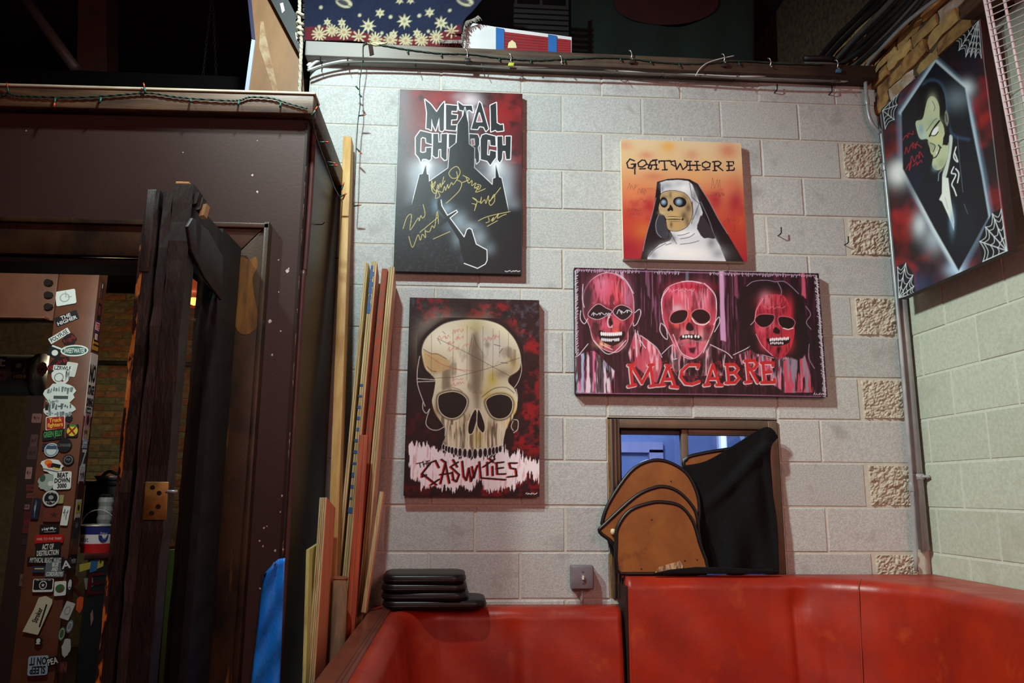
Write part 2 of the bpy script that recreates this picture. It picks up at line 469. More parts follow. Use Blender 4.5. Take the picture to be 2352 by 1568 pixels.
# ------------------------------------------------------------------ the five paintings (sketch coordinates)
WHT = (238, 242, 244)
def art_church(p):
    p.fill((26, 28, 33))
    p.blob(130, 150, 90, 220, (120, 126, 132), 0.75)
    for a in ((330, 200, 220, 200, (112, 26, 30), .95), (250, 480, 150, 260, (110, 28, 36), .8), (480, 120, 200, 90, (120, 22, 26), .8),
              (930, 240, 120, 150, (160, 22, 22), .95), (880, 520, 190, 220, (118, 30, 40), .85), (990, 150, 120, 140, (110, 20, 24), .7),
              (640, 140, 80, 60, (205, 196, 202), .9), (690, 230, 60, 100, (190, 175, 185), .75), (560, 110, 70, 40, (170, 150, 158), .5),
              (400, 130, 80, 60, (150, 26, 30), .6), (990, 780, 80, 240, (60, 22, 28), .8), (120, 560, 60, 300, (52, 40, 48), .7)):
        p.blob(*a)
    p.mottle((18, 16, 18), 90, 70, .55, .8, 5, .75, box=(80, 40, 1070, 640))
    p.mottle((150, 40, 44), 120, 90, .58, .8, 9, .5, box=(150, 60, 1050, 640))
    for a in ((300, 690, 110, 90, (196, 204, 212), .95), (400, 690, 70, 60, (120, 128, 140), .8), (235, 800, 70, 160, (150, 160, 172), .85), (190, 930, 50, 90, (90, 98, 110), .8),
              (845, 690, 110, 90, (196, 204, 212), .95), (740, 690, 70, 60, (96, 100, 110), .8), (920, 840, 70, 170, (150, 160, 172), .85), (975, 970, 60, 70, (110, 118, 128), .8),
              (300, 650, 40, 40, (230, 236, 240), .8), (850, 650, 40, 40, (230, 236, 240), .8)):
        p.blob(*a)
    letters = [
        [(290, 132), (330, 165), (345, 182), (382, 232), (415, 180), (442, 150), (440, 372), (425, 386), (405, 375), (402, 275), (385, 340), (375, 378), (352, 330), (342, 280), (340, 375), (318, 362), (300, 360), (306, 240)],
        [(455, 172), (545, 182), (540, 225), (500, 222), (498, 250), (545, 255), (540, 290), (498, 292), (496, 335), (540, 335), (532, 378), (455, 372)],
        [(548, 150), (590, 180), (660, 182), (668, 235), (640, 215), (622, 220), (628, 330), (585, 330), (590, 220), (560, 215)],
        [(718, 150), (733, 165), (790, 365), (770, 385), (752, 350), (718, 345), (705, 368), (655, 365)],
        [(805, 180), (852, 158), (856, 318), (885, 335), (905, 330), (910, 380), (860, 386), (845, 374), (810, 388), (808, 290)],
        [(255, 378), (345, 400), (345, 485), (302, 472), (298, 436), (272, 428), (258, 440), (255, 545), (275, 552), (300, 545), (300, 512), (343, 510), (340, 600), (325, 612), (300, 600), (272, 600), (262, 628), (245, 590), (220, 560), (218, 430)],
        [(355, 402), (395, 402), (398, 470), (420, 470), (420, 405), (465, 402), (462, 605), (445, 610), (420, 585), (418, 522), (398, 525), (395, 585), (375, 590), (352, 570)],
        [(478, 405), (535, 410), (530, 480), (490, 510), (478, 512)],
        [(640, 405), (705, 410), (718, 440), (718, 490), (706, 512), (716, 560), (716, 620), (695, 640), (690, 600), (640, 590)],
        [(740, 415), (770, 405), (845, 425), (848, 500), (805, 495), (803, 455), (785, 452), (780, 570), (800, 575), (803, 535), (850, 545), (850, 590), (825, 620), (805, 652), (780, 618), (730, 605), (728, 450)],
        [(860, 425), (900, 425), (902, 495), (925, 495), (925, 425), (968, 425), (962, 605), (930, 605), (922, 542), (902, 542), (898, 600), (880, 632), (862, 610)]]
    for L in letters: p.poly(L, WHT, grow=6)
    for L in letters: p.poly(L, (32, 36, 42))
    for h in ([(718, 240), (738, 308), (698, 308)], [(655, 448), (676, 446), (680, 490), (658, 492)]):
        p.poly(h, WHT, grow=5); p.poly(h, (176, 120, 130))
    church = [(605, 195), (618, 260), (632, 322), (636, 484), (680, 516), (678, 670), (822, 806), (825, 755), (845, 750), (847, 640), (875, 745), (893, 752), (945, 1000),
              (945, 1080), (190, 1080), (195, 940), (245, 742), (250, 720), (275, 716), (300, 640), (308, 718), (322, 722), (325, 776), (474, 672), (485, 516), (540, 472), (546, 330), (590, 260)]
    p.poly(church, WHT, grow=4)
    p.poly(church, (22, 25, 30))
    p.poly([(40, 1010), (190, 930), (945, 990), (1070, 1000), (1070, 1520), (40, 1520)], (24, 26, 31), soft=60)
    p.blob(620, 560, 110, 200, (14, 15, 18), .7)
    p.mottle((60, 64, 72), 14, 14, .55, .85, 3, .55, box=(60, 950, 560, 1470))
    for a in ((380, 960, 34, 60, (90, 116, 132), .9), (465, 990, 50, 44, (120, 140, 155), .9), (560, 1090, 66, 76, (130, 146, 158), .95), (480, 1130, 50, 40, (76, 92, 104), .8),
              (545, 1225, 44, 66, (104, 116, 126), .9), (640, 1130, 70, 40, (130, 142, 152), .9), (715, 1215, 60, 70, (130, 142, 152), .9), (795, 1300, 50, 50, (100, 112, 122), .8), (600, 1370, 40, 50, (60, 70, 80), .7)):
        p.blob(*a)
    guitar = [(398, 905), (420, 920), (426, 965), (470, 1040), (540, 1000), (548, 1015), (490, 1060), (600, 1208), (620, 1152), (640, 1140), (660, 1152), (695, 1265), (778, 1310),
              (780, 1390), (765, 1420), (705, 1452), (600, 1412), (580, 1340), (560, 1230), (470, 1085), (420, 1118), (412, 1104), (452, 1058), (395, 990), (388, 940)]
    p.poly(guitar, (24, 27, 32), soft=5)
    p.line([(420, 920), (426, 965), (470, 1040), (540, 1000), (548, 1015), (490, 1060), (600, 1208), (620, 1152), (640, 1140), (660, 1152), (695, 1265), (778, 1310), (780, 1390), (765, 1420), (705, 1452), (600, 1412)], 6, WHT)
    for k in range(7): p.line([(396, 912 + 13 * k), (404, 914 + 13 * k)], 6, (10, 10, 12))
    G = (196, 180, 110)
    S = [[(340, 800), (350, 850), (345, 770), (360, 820), (375, 775), (352, 815), (380, 850), (395, 800), (400, 835), (412, 790), (420, 820), (440, 740), (428, 800), (450, 770)],
         [(350, 850), (372, 870), (390, 840), (375, 905), (410, 890), (395, 850), (430, 860), (445, 815), (455, 845), (470, 800), (478, 830), (500, 785), (515, 800), (560, 730), (565, 690), (540, 660), (500, 680), (480, 715), (505, 750), (545, 745), (540, 700)],
         [(545, 765), (580, 790), (560, 850), (500, 910), (460, 945)],
         [(590, 730), (640, 760), (585, 785)], [(615, 745), (635, 790), (660, 770), (660, 810), (690, 790), (680, 830), (715, 815), (690, 860), (730, 850), (765, 835)], [(700, 800), (730, 810), (715, 840), (690, 825)],
         [(660, 950), (690, 960), (680, 1005), (700, 930), (665, 905), (720, 940), (735, 900), (730, 950), (760, 920), (770, 950), (790, 890), (800, 930), (885, 828)], [(805, 930), (835, 880), (838, 930), (810, 965), (795, 940), (830, 900)],
         [(710, 1085), (790, 1050), (960, 1015)], [(790, 1060), (795, 1090), (770, 1100)], [(810, 1085), (830, 1060), (820, 1090), (850, 1055), (870, 1030), (860, 1065), (900, 1045), (930, 1035)], [(780, 1128), (860, 1085)],
         [(125, 1140), (155, 1050), (190, 1035), (180, 1150), (240, 1060), (250, 1080), (262, 1040), (275, 1060), (295, 1030), (280, 955)],
         [(170, 1200), (200, 1285), (240, 1190), (260, 1230), (275, 1185), (300, 1210), (295, 1150)], [(255, 1170), (395, 1055)], [(300, 1160), (330, 1165), (350, 1120), (370, 1130), (390, 1010), (400, 1105)], [(360, 1222), (490, 1165)]]
    for q in S: p.line(q, 4.5, G, smooth=True, soft=2)
    for k in range(8): p.line([(920 + 15 * k, 1475 + (k % 2) * 5), (930 + 15 * k, 1480 - (k % 3) * 4)], 5, (210, 214, 218))

def art_skull(p):
    p.fill((34, 16, 20))
    p.mottle((126, 16, 22), 70, 60, .48, .72, 21, .9, poly=[(140, 50), (820, 50), (860, 200), (880, 420), (150, 420)])
    p.mottle((136, 14, 20), 70, 60, .42, .68, 22, .9, poly=[(840, 180), (1040, 380), (1060, 1160), (850, 1160), (880, 600)])
    p.mottle((80, 14, 20), 60, 60, .45, .7, 23, .8, poly=[(60, 860), (380, 900), (420, 1490), (60, 1490)])
    p.mottle((120, 14, 20), 50, 60, .46, .68, 24, .9, poly=[(780, 1120), (1060, 1100), (1060, 1490), (600, 1490)])
    p.mottle((60, 66, 78), 40, 40, .5, .8, 25, .7, box=(80, 40, 330, 260)); p.mottle((70, 72, 84), 30, 30, .5, .8, 26, .7, box=(780, 40, 1030, 330))
    p.mottle((14, 10, 14), 26, 22, .55, .7, 27, .85)
    p.blob(70, 700, 60, 500, (12, 8, 12), .9); p.blob(190, 620, 90, 240, (20, 14, 16), .9)
    sk = crom([(185, 430), (205, 360), (255, 300), (340, 238), (440, 210), (540, 202), (650, 210), (745, 242), (825, 315), (872, 395), (893, 480), (880, 560), (812, 612), (808, 655), (850, 700), (872, 765), (866, 850), (832, 905), (800, 970),
               (780, 1060), (770, 1105), (700, 1140), (600, 1152), (500, 1150), (400, 1132), (345, 1100), (362, 1055), (362, 990), (330, 940), (285, 870), (264, 795), (274, 740), (284, 645), (250, 598), (214, 560), (196, 500)], True, 4)
    p.poly(sk, (12, 10, 10), grow=9, soft=6)
    p.poly(sk, (206, 198, 170))
    for a in ((330, 340, 130, 120, (232, 226, 204), .95), (450, 560, 70, 200, (226, 218, 196), .9), (700, 420, 110, 120, (212, 210, 200), .8), (560, 250, 80, 50, (196, 186, 120), .7),
              (260, 500, 70, 60, (198, 166, 116), .9), (575, 560, 46, 260, (120, 104, 84), .85), (560, 400, 30, 120, (124, 110, 92), .7), (640, 380, 40, 150, (200, 196, 184), .8), (360, 620, 26, 100, (128, 112, 92), .85),
              (690, 630, 44, 70, (190, 172, 60), .9), (650, 740, 40, 60, (188, 166, 70), .8), (600, 1050, 50, 70, (190, 168, 76), .8), (840, 520, 40, 60, (190, 170, 96), .8), (840, 860, 30, 60, (196, 160, 50), .8), (810, 950, 30, 30, (210, 170, 40), .7),
              (760, 590, 60, 40, (116, 98, 76), .7), (300, 850, 24, 80, (130, 96, 66), .8), (420, 990, 60, 70, (112, 92, 74), .8), (520, 930, 36, 70, (150, 124, 92), .7), (690, 980, 40, 60, (116, 94, 72), .8), (330, 1080, 40, 40, (24, 16, 16), .8)):
        p.blob(*a)
    idx = p.near(150, 190, 910, 1170)
    d = p.sd(sk, idx)
    bg = np.clip(d / 5.0, 0, 1)   # keep shading inside the skull
    k = idx[(d > 3) & (p.Y[idx] < 1180)]
    dd = d[(d > 3) & (p.Y[idx] < 1180)]
    p.blend(k, np.clip((dd - 3) / 4, 0, 1) * np.clip(1.4 - dd / 60, 0, 1), (22, 14, 16))
    face_low = [(300, 880), (860, 880), (790, 1000), (770, 1110), (600, 1155), (400, 1135), (345, 1095), (362, 1000)]
    p.mottle((84, 66, 52), 16, 120, .5, .66, 28, .85, poly=face_low); p.mottle((222, 210, 182), 14, 140, .56, .7, 29, .8, poly=face_low)
    p.mottle((128, 112, 88), 60, 120, .52, .7, 30, .7, poly=[(200, 420), (520, 250), (860, 420), (860, 600), (620, 740), (300, 700)])
    p.poly([(545, 310), (575, 300), (600, 420), (625, 470), (618, 640), (600, 850), (575, 840), (545, 650), (520, 450)], (112, 98, 80), soft=40, a=.75)
    p.poly([(330, 545), (392, 535), (390, 690), (335, 720)], (120, 106, 86), soft=14, a=.8)
    p.poly([(195, 425), (250, 452), (300, 452), (385, 500), (385, 560), (300, 590), (240, 585), (205, 530)], (190, 158, 110), soft=10, a=.85)
    for a in range(14):
        x = 380 + a * 29
        p.line([(x, 930 + (a * 37) % 60), (x - 6 + (a * 13) % 14, 1040), (x + (a * 7) % 9, 1125)], 7 + (a * 5) % 7, ((96, 78, 62), (226, 216, 190), (150, 122, 84), (62, 48, 42))[a % 4], soft=6, a=.75, smooth=True)
    for x in (405, 250, 505, 618, 690, 735, 800): p.line([(x, 235 + abs(x - 560) * .25), (x + 4, 640 if x < 700 else 470)], 3.5, (86, 74, 60), a=.7)
    p.lines([[(290, 340), (430, 405), (560, 470), (830, 615)], [(160, 635), (420, 620), (640, 560), (885, 475)], [(330, 290), (350, 310)], [(300, 350), (318, 382)], [(550, 310), (580, 390), (622, 450), (620, 560)], [(540, 330), (520, 450)]], 4, (70, 60, 52), a=.8)
    p.lines([[(225, 462), (330, 530), (500, 580)], [(420, 560), (560, 575)]], 4, (180, 60, 40), a=.75)
    p.lines([[(195, 420), (250, 450), (300, 455), (360, 488)], [(225, 545), (255, 575), (290, 580)], [(410, 695), (450, 705), (480, 725)], [(700, 380), (745, 392)], [(760, 410), (740, 440)], [(750, 510), (800, 515)]], 5, (64, 54, 46), smooth=True, a=.85)
    R = (205, 84, 80)
    for k, (x, y, w, h, n) in enumerate(((300, 340, 90, 20, 9), (400, 290, 80, 22, 9), (355, 375, 60, 18, 7), (420, 340, 60, 20, 7), (370, 420, 80, 18, 8), (480, 390, 50, 14, 6), (630, 345, 50, 16, 7), (680, 330, 60, 30, 8), (400, 640, 80, 14, 8), (410, 670, 80, 16, 9))):
        p.scrawl(x, y, w, h, n, R, 4, 60 + k, a=.75, tilt=.15)
    # face: sockets, nose, rims
    eyeL = [(308, 770), (330, 742), (400, 725), (460, 735), (505, 770), (511, 810), (490, 862), (455, 900), (405, 915), (350, 895), (314, 845)]
    eyeR = [(650, 790), (690, 755), (750, 740), (810, 755), (838, 800), (830, 860), (800, 900), (750, 915), (700, 900), (665, 850)]
    for e in (eyeL, eyeR):
        p.poly(e, (96, 78, 58), grow=16, soft=14, smooth=True); p.poly(e, (214, 206, 180), grow=5, smooth=True); p.poly(e, (16, 19, 20), smooth=True)
    p.line(crom([(640, 770), (700, 735), (770, 725), (830, 750), (858, 800), (850, 860)]), 7, (196, 176, 80), a=.8)
    p.line(crom([(620, 760), (700, 700), (790, 690), (850, 730)]), 6, (70, 58, 46), a=.8)
    for q in ([(575, 850), (586, 900), (576, 960), (555, 1020), (530, 1022), (526, 970), (545, 900)], [(595, 850), (630, 920), (644, 980), (630, 1016), (600, 985), (588, 950)]):
        p.poly(q, (214, 206, 184), grow=5, smooth=True); p.poly(q, (12, 12, 13), smooth=True)
    W2 = (206, 198, 190)
    p.lines([[(170, 470), (156, 560), (155, 650), (172, 720), (215, 830)], [(155, 632), (280, 640)], [(158, 655), (280, 650)], [(200, 800), (200, 850), (225, 880), (248, 850), (230, 910), (225, 960), (260, 995), (310, 1000), (355, 975)], [(365, 985), (360, 1040)],
             [(890, 480), (900, 560), (880, 640), (850, 690)], [(850, 920), (880, 930), (878, 990), (850, 1015)], [(862, 700), (874, 760), (866, 830)], [(845, 930), (832, 970), (848, 1000)]], 4.5, W2, smooth=True, a=.9)
    # white brushed band
    band = [(110, 1118), (170, 1100), (260, 1120), (330, 1150), (480, 1190), (700, 1190), (780, 1110), (830, 1190), (890, 1150), (930, 1210), (1000, 1200), (1032, 1240), (1030, 1360), (960, 1300), (880, 1395), (800, 1420), (640, 1425), (610, 1360), (560, 1430), (480, 1400), (420, 1425), (300, 1400), (220, 1425), (170, 1360), (120, 1345)]
    p.poly(band, (232, 220, 226), soft=6, rag=(46, 9, 120, 31))
    p.mottle((200, 120, 140), 10, 90, .62, .75, 33, .6, poly=band)
    for k, x in enumerate((352, 372, 392, 414, 440, 470, 505, 540, 578, 615, 650, 682, 708, 732, 756)):
        hy = 18 + 18 * (1 - abs(k - 8) / 9); cy = 1110 + 60 * (1 - abs(k - 7.5) / 8) ** .6
        p.oval(x, cy, 13 + 5 * (1 - abs(k - 8) / 8), hy + 4, (214, 212, 214)); p.oval(x, cy, 10 + 5 * (1 - abs(k - 8) / 8), hy, (14, 14, 18))
    T = [[(162, 1242), (206, 1232)], [(185, 1238), (192, 1268)], [(208, 1226), (216, 1262)], [(230, 1222), (238, 1256)], [(210, 1246), (234, 1240)], [(240, 1222), (248, 1252)], [(240, 1224), (254, 1220)], [(244, 1238), (256, 1234)], [(248, 1252), (262, 1246)]]
    C = [[(325, 1268), (300, 1218), (268, 1232), (206, 1312), (206, 1336), (235, 1322)], [(215, 1318), (310, 1392)], [(270, 1392), (328, 1352)],
         [(338, 1382), (372, 1232), (342, 1210)], [(368, 1225), (402, 1378)], [(335, 1318), (410, 1308)],
         [(425, 1212), (455, 1262)], [(460, 1228), (408, 1262), (470, 1318), (452, 1368), (425, 1352)], [(420, 1300), (430, 1350)],
         [(490, 1222), (502, 1330), (522, 1358), (538, 1270), (555, 1365), (600, 1250)], [(560, 1260), (575, 1340), (590, 1275)],
         [(612, 1225), (625, 1340), (800, 1352)], [(640, 1262), (720, 1205)], [(682, 1200), (712, 1228)], [(668, 1228), (672, 1320)], [(706, 1258), (710, 1322)],
         [(728, 1232), (785, 1226)], [(735, 1235), (742, 1312), (800, 1310)], [(735, 1272), (782, 1266)],
         [(880, 1232), (825, 1232), (835, 1268), (872, 1275), (880, 1325), (815, 1332)]]
    for q in C: p.line([(x - 9, y + 3) for x, y in q], 12, (190, 20, 26))
    for q in C: p.line(q, 12, (14, 12, 16))
    for q in T: p.line(q, 8, (14, 12, 16))
    for k in range(7): p.line([(946 + 12 * k, 1452 + (k % 2) * 4), (952 + 12 * k, 1446 + (k % 3) * 3)], 5, (214, 206, 206))

def art_nun(p):
    stops = [(60, (226, 204, 168)), (330, (224, 190, 142)), (560, (218, 152, 104)), (800, (206, 104, 76)), (1050, (190, 66, 50)), (1480, (160, 30, 44))]
    ys = np.array([s[0] for s in stops]); cs = np.array([p.c(s[1]) for s in stops])
    p.C = np.stack([np.interp(p.Y, ys, cs[:, k]) for k in range(3)], 1)
    for a in ((660, 180, 90, 70, (226, 170, 70), .8), (180, 170, 90, 60, (214, 140, 110), .6), (1340, 220, 120, 100, (206, 120, 96), .8), (930, 270, 80, 60, (206, 130, 110), .6), (420, 280, 90, 50, (206, 120, 100), .6),
              (300, 700, 120, 90, (222, 130, 84), .7), (400, 1130, 120, 110, (206, 112, 50), .7), (220, 950, 90, 90, (184, 50, 46), .7), (460, 850, 70, 120, (176, 40, 50), .7), (1420, 780, 100, 220, (164, 28, 52), .85), (1200, 780, 80, 120, (170, 40, 60), .8),
              (1350, 640, 110, 90, (216, 120, 96), .6), (1480, 1000, 60, 100, (200, 90, 50), .6), (200, 1350, 130, 120, (150, 20, 50), .7), (1000, 500, 100, 60, (226, 170, 110), .7), (500, 520, 120, 50, (200, 110, 90), .6)):
        p.blob(*a)
    p.mottle((170, 34, 46), 150, 130, .55, .8, 41, .5, box=(160, 650, 1560, 1480))
    K = (28, 22, 34)
    t = [[(285, 345), (235, 325), (200, 370), (215, 425), (270, 430), (290, 385)], [(250, 385), (300, 380), (290, 440), (292, 495)],
         [(370, 335), (325, 370), (335, 410), (375, 415), (425, 380), (405, 340), (370, 335)], [(345, 436), (410, 432)], [(425, 380), (455, 395), (440, 425)],
         [(520, 335), (535, 435)], [(520, 335), (470, 350), (440, 420), (470, 440), (480, 400)], [(450, 392), (540, 388)], [(515, 440), (555, 436)], [(490, 335), (540, 332)],
         [(560, 345), (690, 340), (700, 365)], [(565, 345), (562, 365)], [(622, 345), (628, 440)], [(600, 445), (655, 442)],
         [(690, 352), (740, 340), (760, 440), (800, 370), (830, 440), (875, 400), (880, 350), (850, 335)], [(700, 380), (740, 400)],
         [(905, 345), (912, 440)], [(985, 345), (992, 440)], [(890, 390), (1030, 388)], [(885, 345), (925, 345)], [(965, 345), (1005, 345)], [(890, 445), (935, 443)], [(970, 445), (1012, 443)],
         [(1090, 345), (1050, 365), (1050, 400), (1085, 420), (1130, 405), (1138, 365), (1090, 345)], [(1055, 440), (1130, 436)],
         [(1185, 345), (1190, 445)], [(1165, 348), (1230, 340), (1262, 360), (1240, 390), (1195, 395)], [(1215, 395), (1280, 445)], [(1170, 448), (1210, 446)],
         [(1345, 345), (1350, 440)], [(1325, 345), (1400, 345), (1402, 370)], [(1325, 392), (1390, 388)], [(1325, 445), (1405, 440), (1410, 415)]]
    for q in t: p.line(q, 19, (236, 214, 180), a=.6, soft=5)
    for q in t: p.line(q, 16.5, K)
    veil = [(540, 580), (660, 546), (780, 538), (900, 546), (1000, 600), (1120, 790), (1220, 980), (1330, 1160), (1515, 1475), (1300, 1475), (360, 1475), (362, 1440), (420, 1200), (510, 850)]
    p.poly(veil, (22, 20, 26))
    p.lines([[(1000, 600), (1120, 790), (1220, 980), (1330, 1160)], [(1030, 800), (1120, 1000), (1180, 1170), (1260, 1320)], [(530, 760), (480, 980), (430, 1150), (385, 1360)]], 6, (150, 156, 168), a=.7, smooth=True)
    p.poly([(585, 940), (535, 1000), (520, 1070), (540, 1170), (600, 1212), (655, 1205), (660, 1100), (610, 950)], (52, 58, 68), smooth=True, soft=8)
    p.line([(560, 950), (528, 1050), (540, 1150), (590, 1205)], 5, (170, 178, 188), smooth=True, a=.8)
    coif = [(572, 590), (640, 566), (780, 556), (890, 568), (935, 605), (1010, 800), (1052, 925), (1030, 1010), (1000, 1080), (985, 1100), (1030, 1180), (1065, 1212), (1185, 1200), (1240, 1290), (1315, 1475), (430, 1475), (440, 1420), (475, 1370), (570, 1285), (690, 1238), (715, 1190), (690, 1130), (870, 1090), (930, 1000), (940, 820), (850, 700), (740, 672), (640, 680), (585, 715)]
    p.poly(coif, (216, 220, 228))
    for a in ((650, 620, 70, 40, (150, 158, 172), .8), (790, 600, 50, 30, (180, 186, 196), .7), (850, 650, 60, 40, (240, 244, 246), .9), (960, 740, 40, 90, (110, 116, 128), .8), (600, 660, 20, 40, (110, 116, 128), .8), (990, 920, 40, 90, (130, 136, 148), .8), (950, 1040, 40, 60, (170, 176, 186), .7),
              (720, 1220, 40, 60, (96, 100, 112), .8), (860, 1160, 110, 30, (246, 248, 250), .9), (900, 1380, 260, 90, (250, 250, 252), 1), (700, 1330, 100, 60, (248, 248, 250), .9), (500, 1400, 50, 50, (140, 146, 158), .8), (1150, 1260, 60, 80, (120, 126, 138), .8), (1220, 1380, 70, 60, (150, 156, 168), .8)):
        p.blob(*a)
    p.poly([(1050, 960), (1190, 1195), (1110, 1205), (1040, 1180), (990, 1090), (1005, 1030)], (48, 46, 54), smooth=True, soft=8)
    p.lines([[(580, 600), (575, 700)], [(905, 590), (930, 740)], [(930, 750), (1015, 825)], [(935, 800), (945, 950), (925, 1050)], [(1010, 830), (945, 1000)], [(770, 1180), (830, 1175), (900, 1150)], [(800, 1220), (900, 1200), (960, 1160)], [(800, 1280), (920, 1265), (1010, 1240)], [(640, 1290), (700, 1270)], [(700, 1160), (740, 1240), (760, 1275)], [(450, 1420), (520, 1340), (640, 1270)]], 8, (46, 46, 56), smooth=True, a=.85, soft=5)
    skl = [(582, 725), (640, 688), (740, 680), (850, 710), (915, 790), (935, 900), (920, 1000), (875, 1080), (800, 1124), (720, 1132), (662, 1105), (642, 1010), (622, 962), (572, 925), (560, 870), (575, 800)]
    p.poly(skl, (30, 22, 20), grow=6, smooth=True); p.poly(skl, (182, 158, 118), smooth=True)
    for a in ((740, 720, 60, 30, (206, 176, 128), .8), (690, 730, 20, 40, (90, 66, 44), .7), (850, 760, 40, 40, (120, 90, 56), .7), (890, 870, 36, 60, (86, 60, 40), .85), (840, 960, 40, 50, (56, 40, 30), .8), (740, 940, 60, 40, (206, 170, 108), .8), (600, 930, 40, 20, (206, 184, 140), .7), (760, 1070, 70, 40, (196, 156, 90), .8), (700, 1060, 16, 36, (80, 56, 36), .8), (880, 1030, 26, 60, (90, 64, 42), .7), (620, 750, 40, 20, (110, 84, 56), .6)):
        p.blob(*a)
    p.oval(617, 812, 44, 60, (16, 14, 16), ang=-8); p.oval(795, 806, 76, 58, (16, 14, 16), ang=8)
    for x, y, r in ((616, 812, 32), (786, 806, 40)):
        p.oval(x, y, r, r, (70, 104, 130), soft=10); p.blob(x - 3, y - 4, r * .55, r * .55, (190, 214, 226), .95); p.oval(x, y, r * .18, r * .18, (110, 140, 160))
    p.poly([(690, 835), (720, 880), (715, 912), (695, 900), (668, 912), (655, 890), (675, 870)], (20, 16, 16), smooth=True)
    p.poly([(636, 985), (700, 968), (800, 975), (842, 1000), (800, 1022), (720, 1026), (650, 1015)], (60, 36, 22), smooth=True)
    for k in range(12):
        p.oval(648 + 15 * k, 988 - 4 * math.sin(k / 3.5), 6.5, 10, (224, 202, 150)); p.oval(652 + 14.5 * k, 1012 + 2 * math.sin(k / 3.5), 6, 9, (206, 176, 116))
    for k, (x, y, w, h, n) in enumerate(((215, 640, 100, 45, 8), (320, 690, 110, 60, 7), (345, 790, 70, 20, 4), (215, 900, 160, 28, 9), (235, 945, 110, 20, 8), (1160, 600, 100, 80, 7), (1190, 720, 120, 40, 12), (1300, 1010, 160, 40, 8))):
        p.scrawl(x, y, w, h, n, (92, 60, 56), 4, 80 + k, a=.75)
    p.lines([[(1410, 1060), (1405, 1150)], [(1385, 1135), (1430, 1138)]], 4, (92, 40, 46), a=.8)

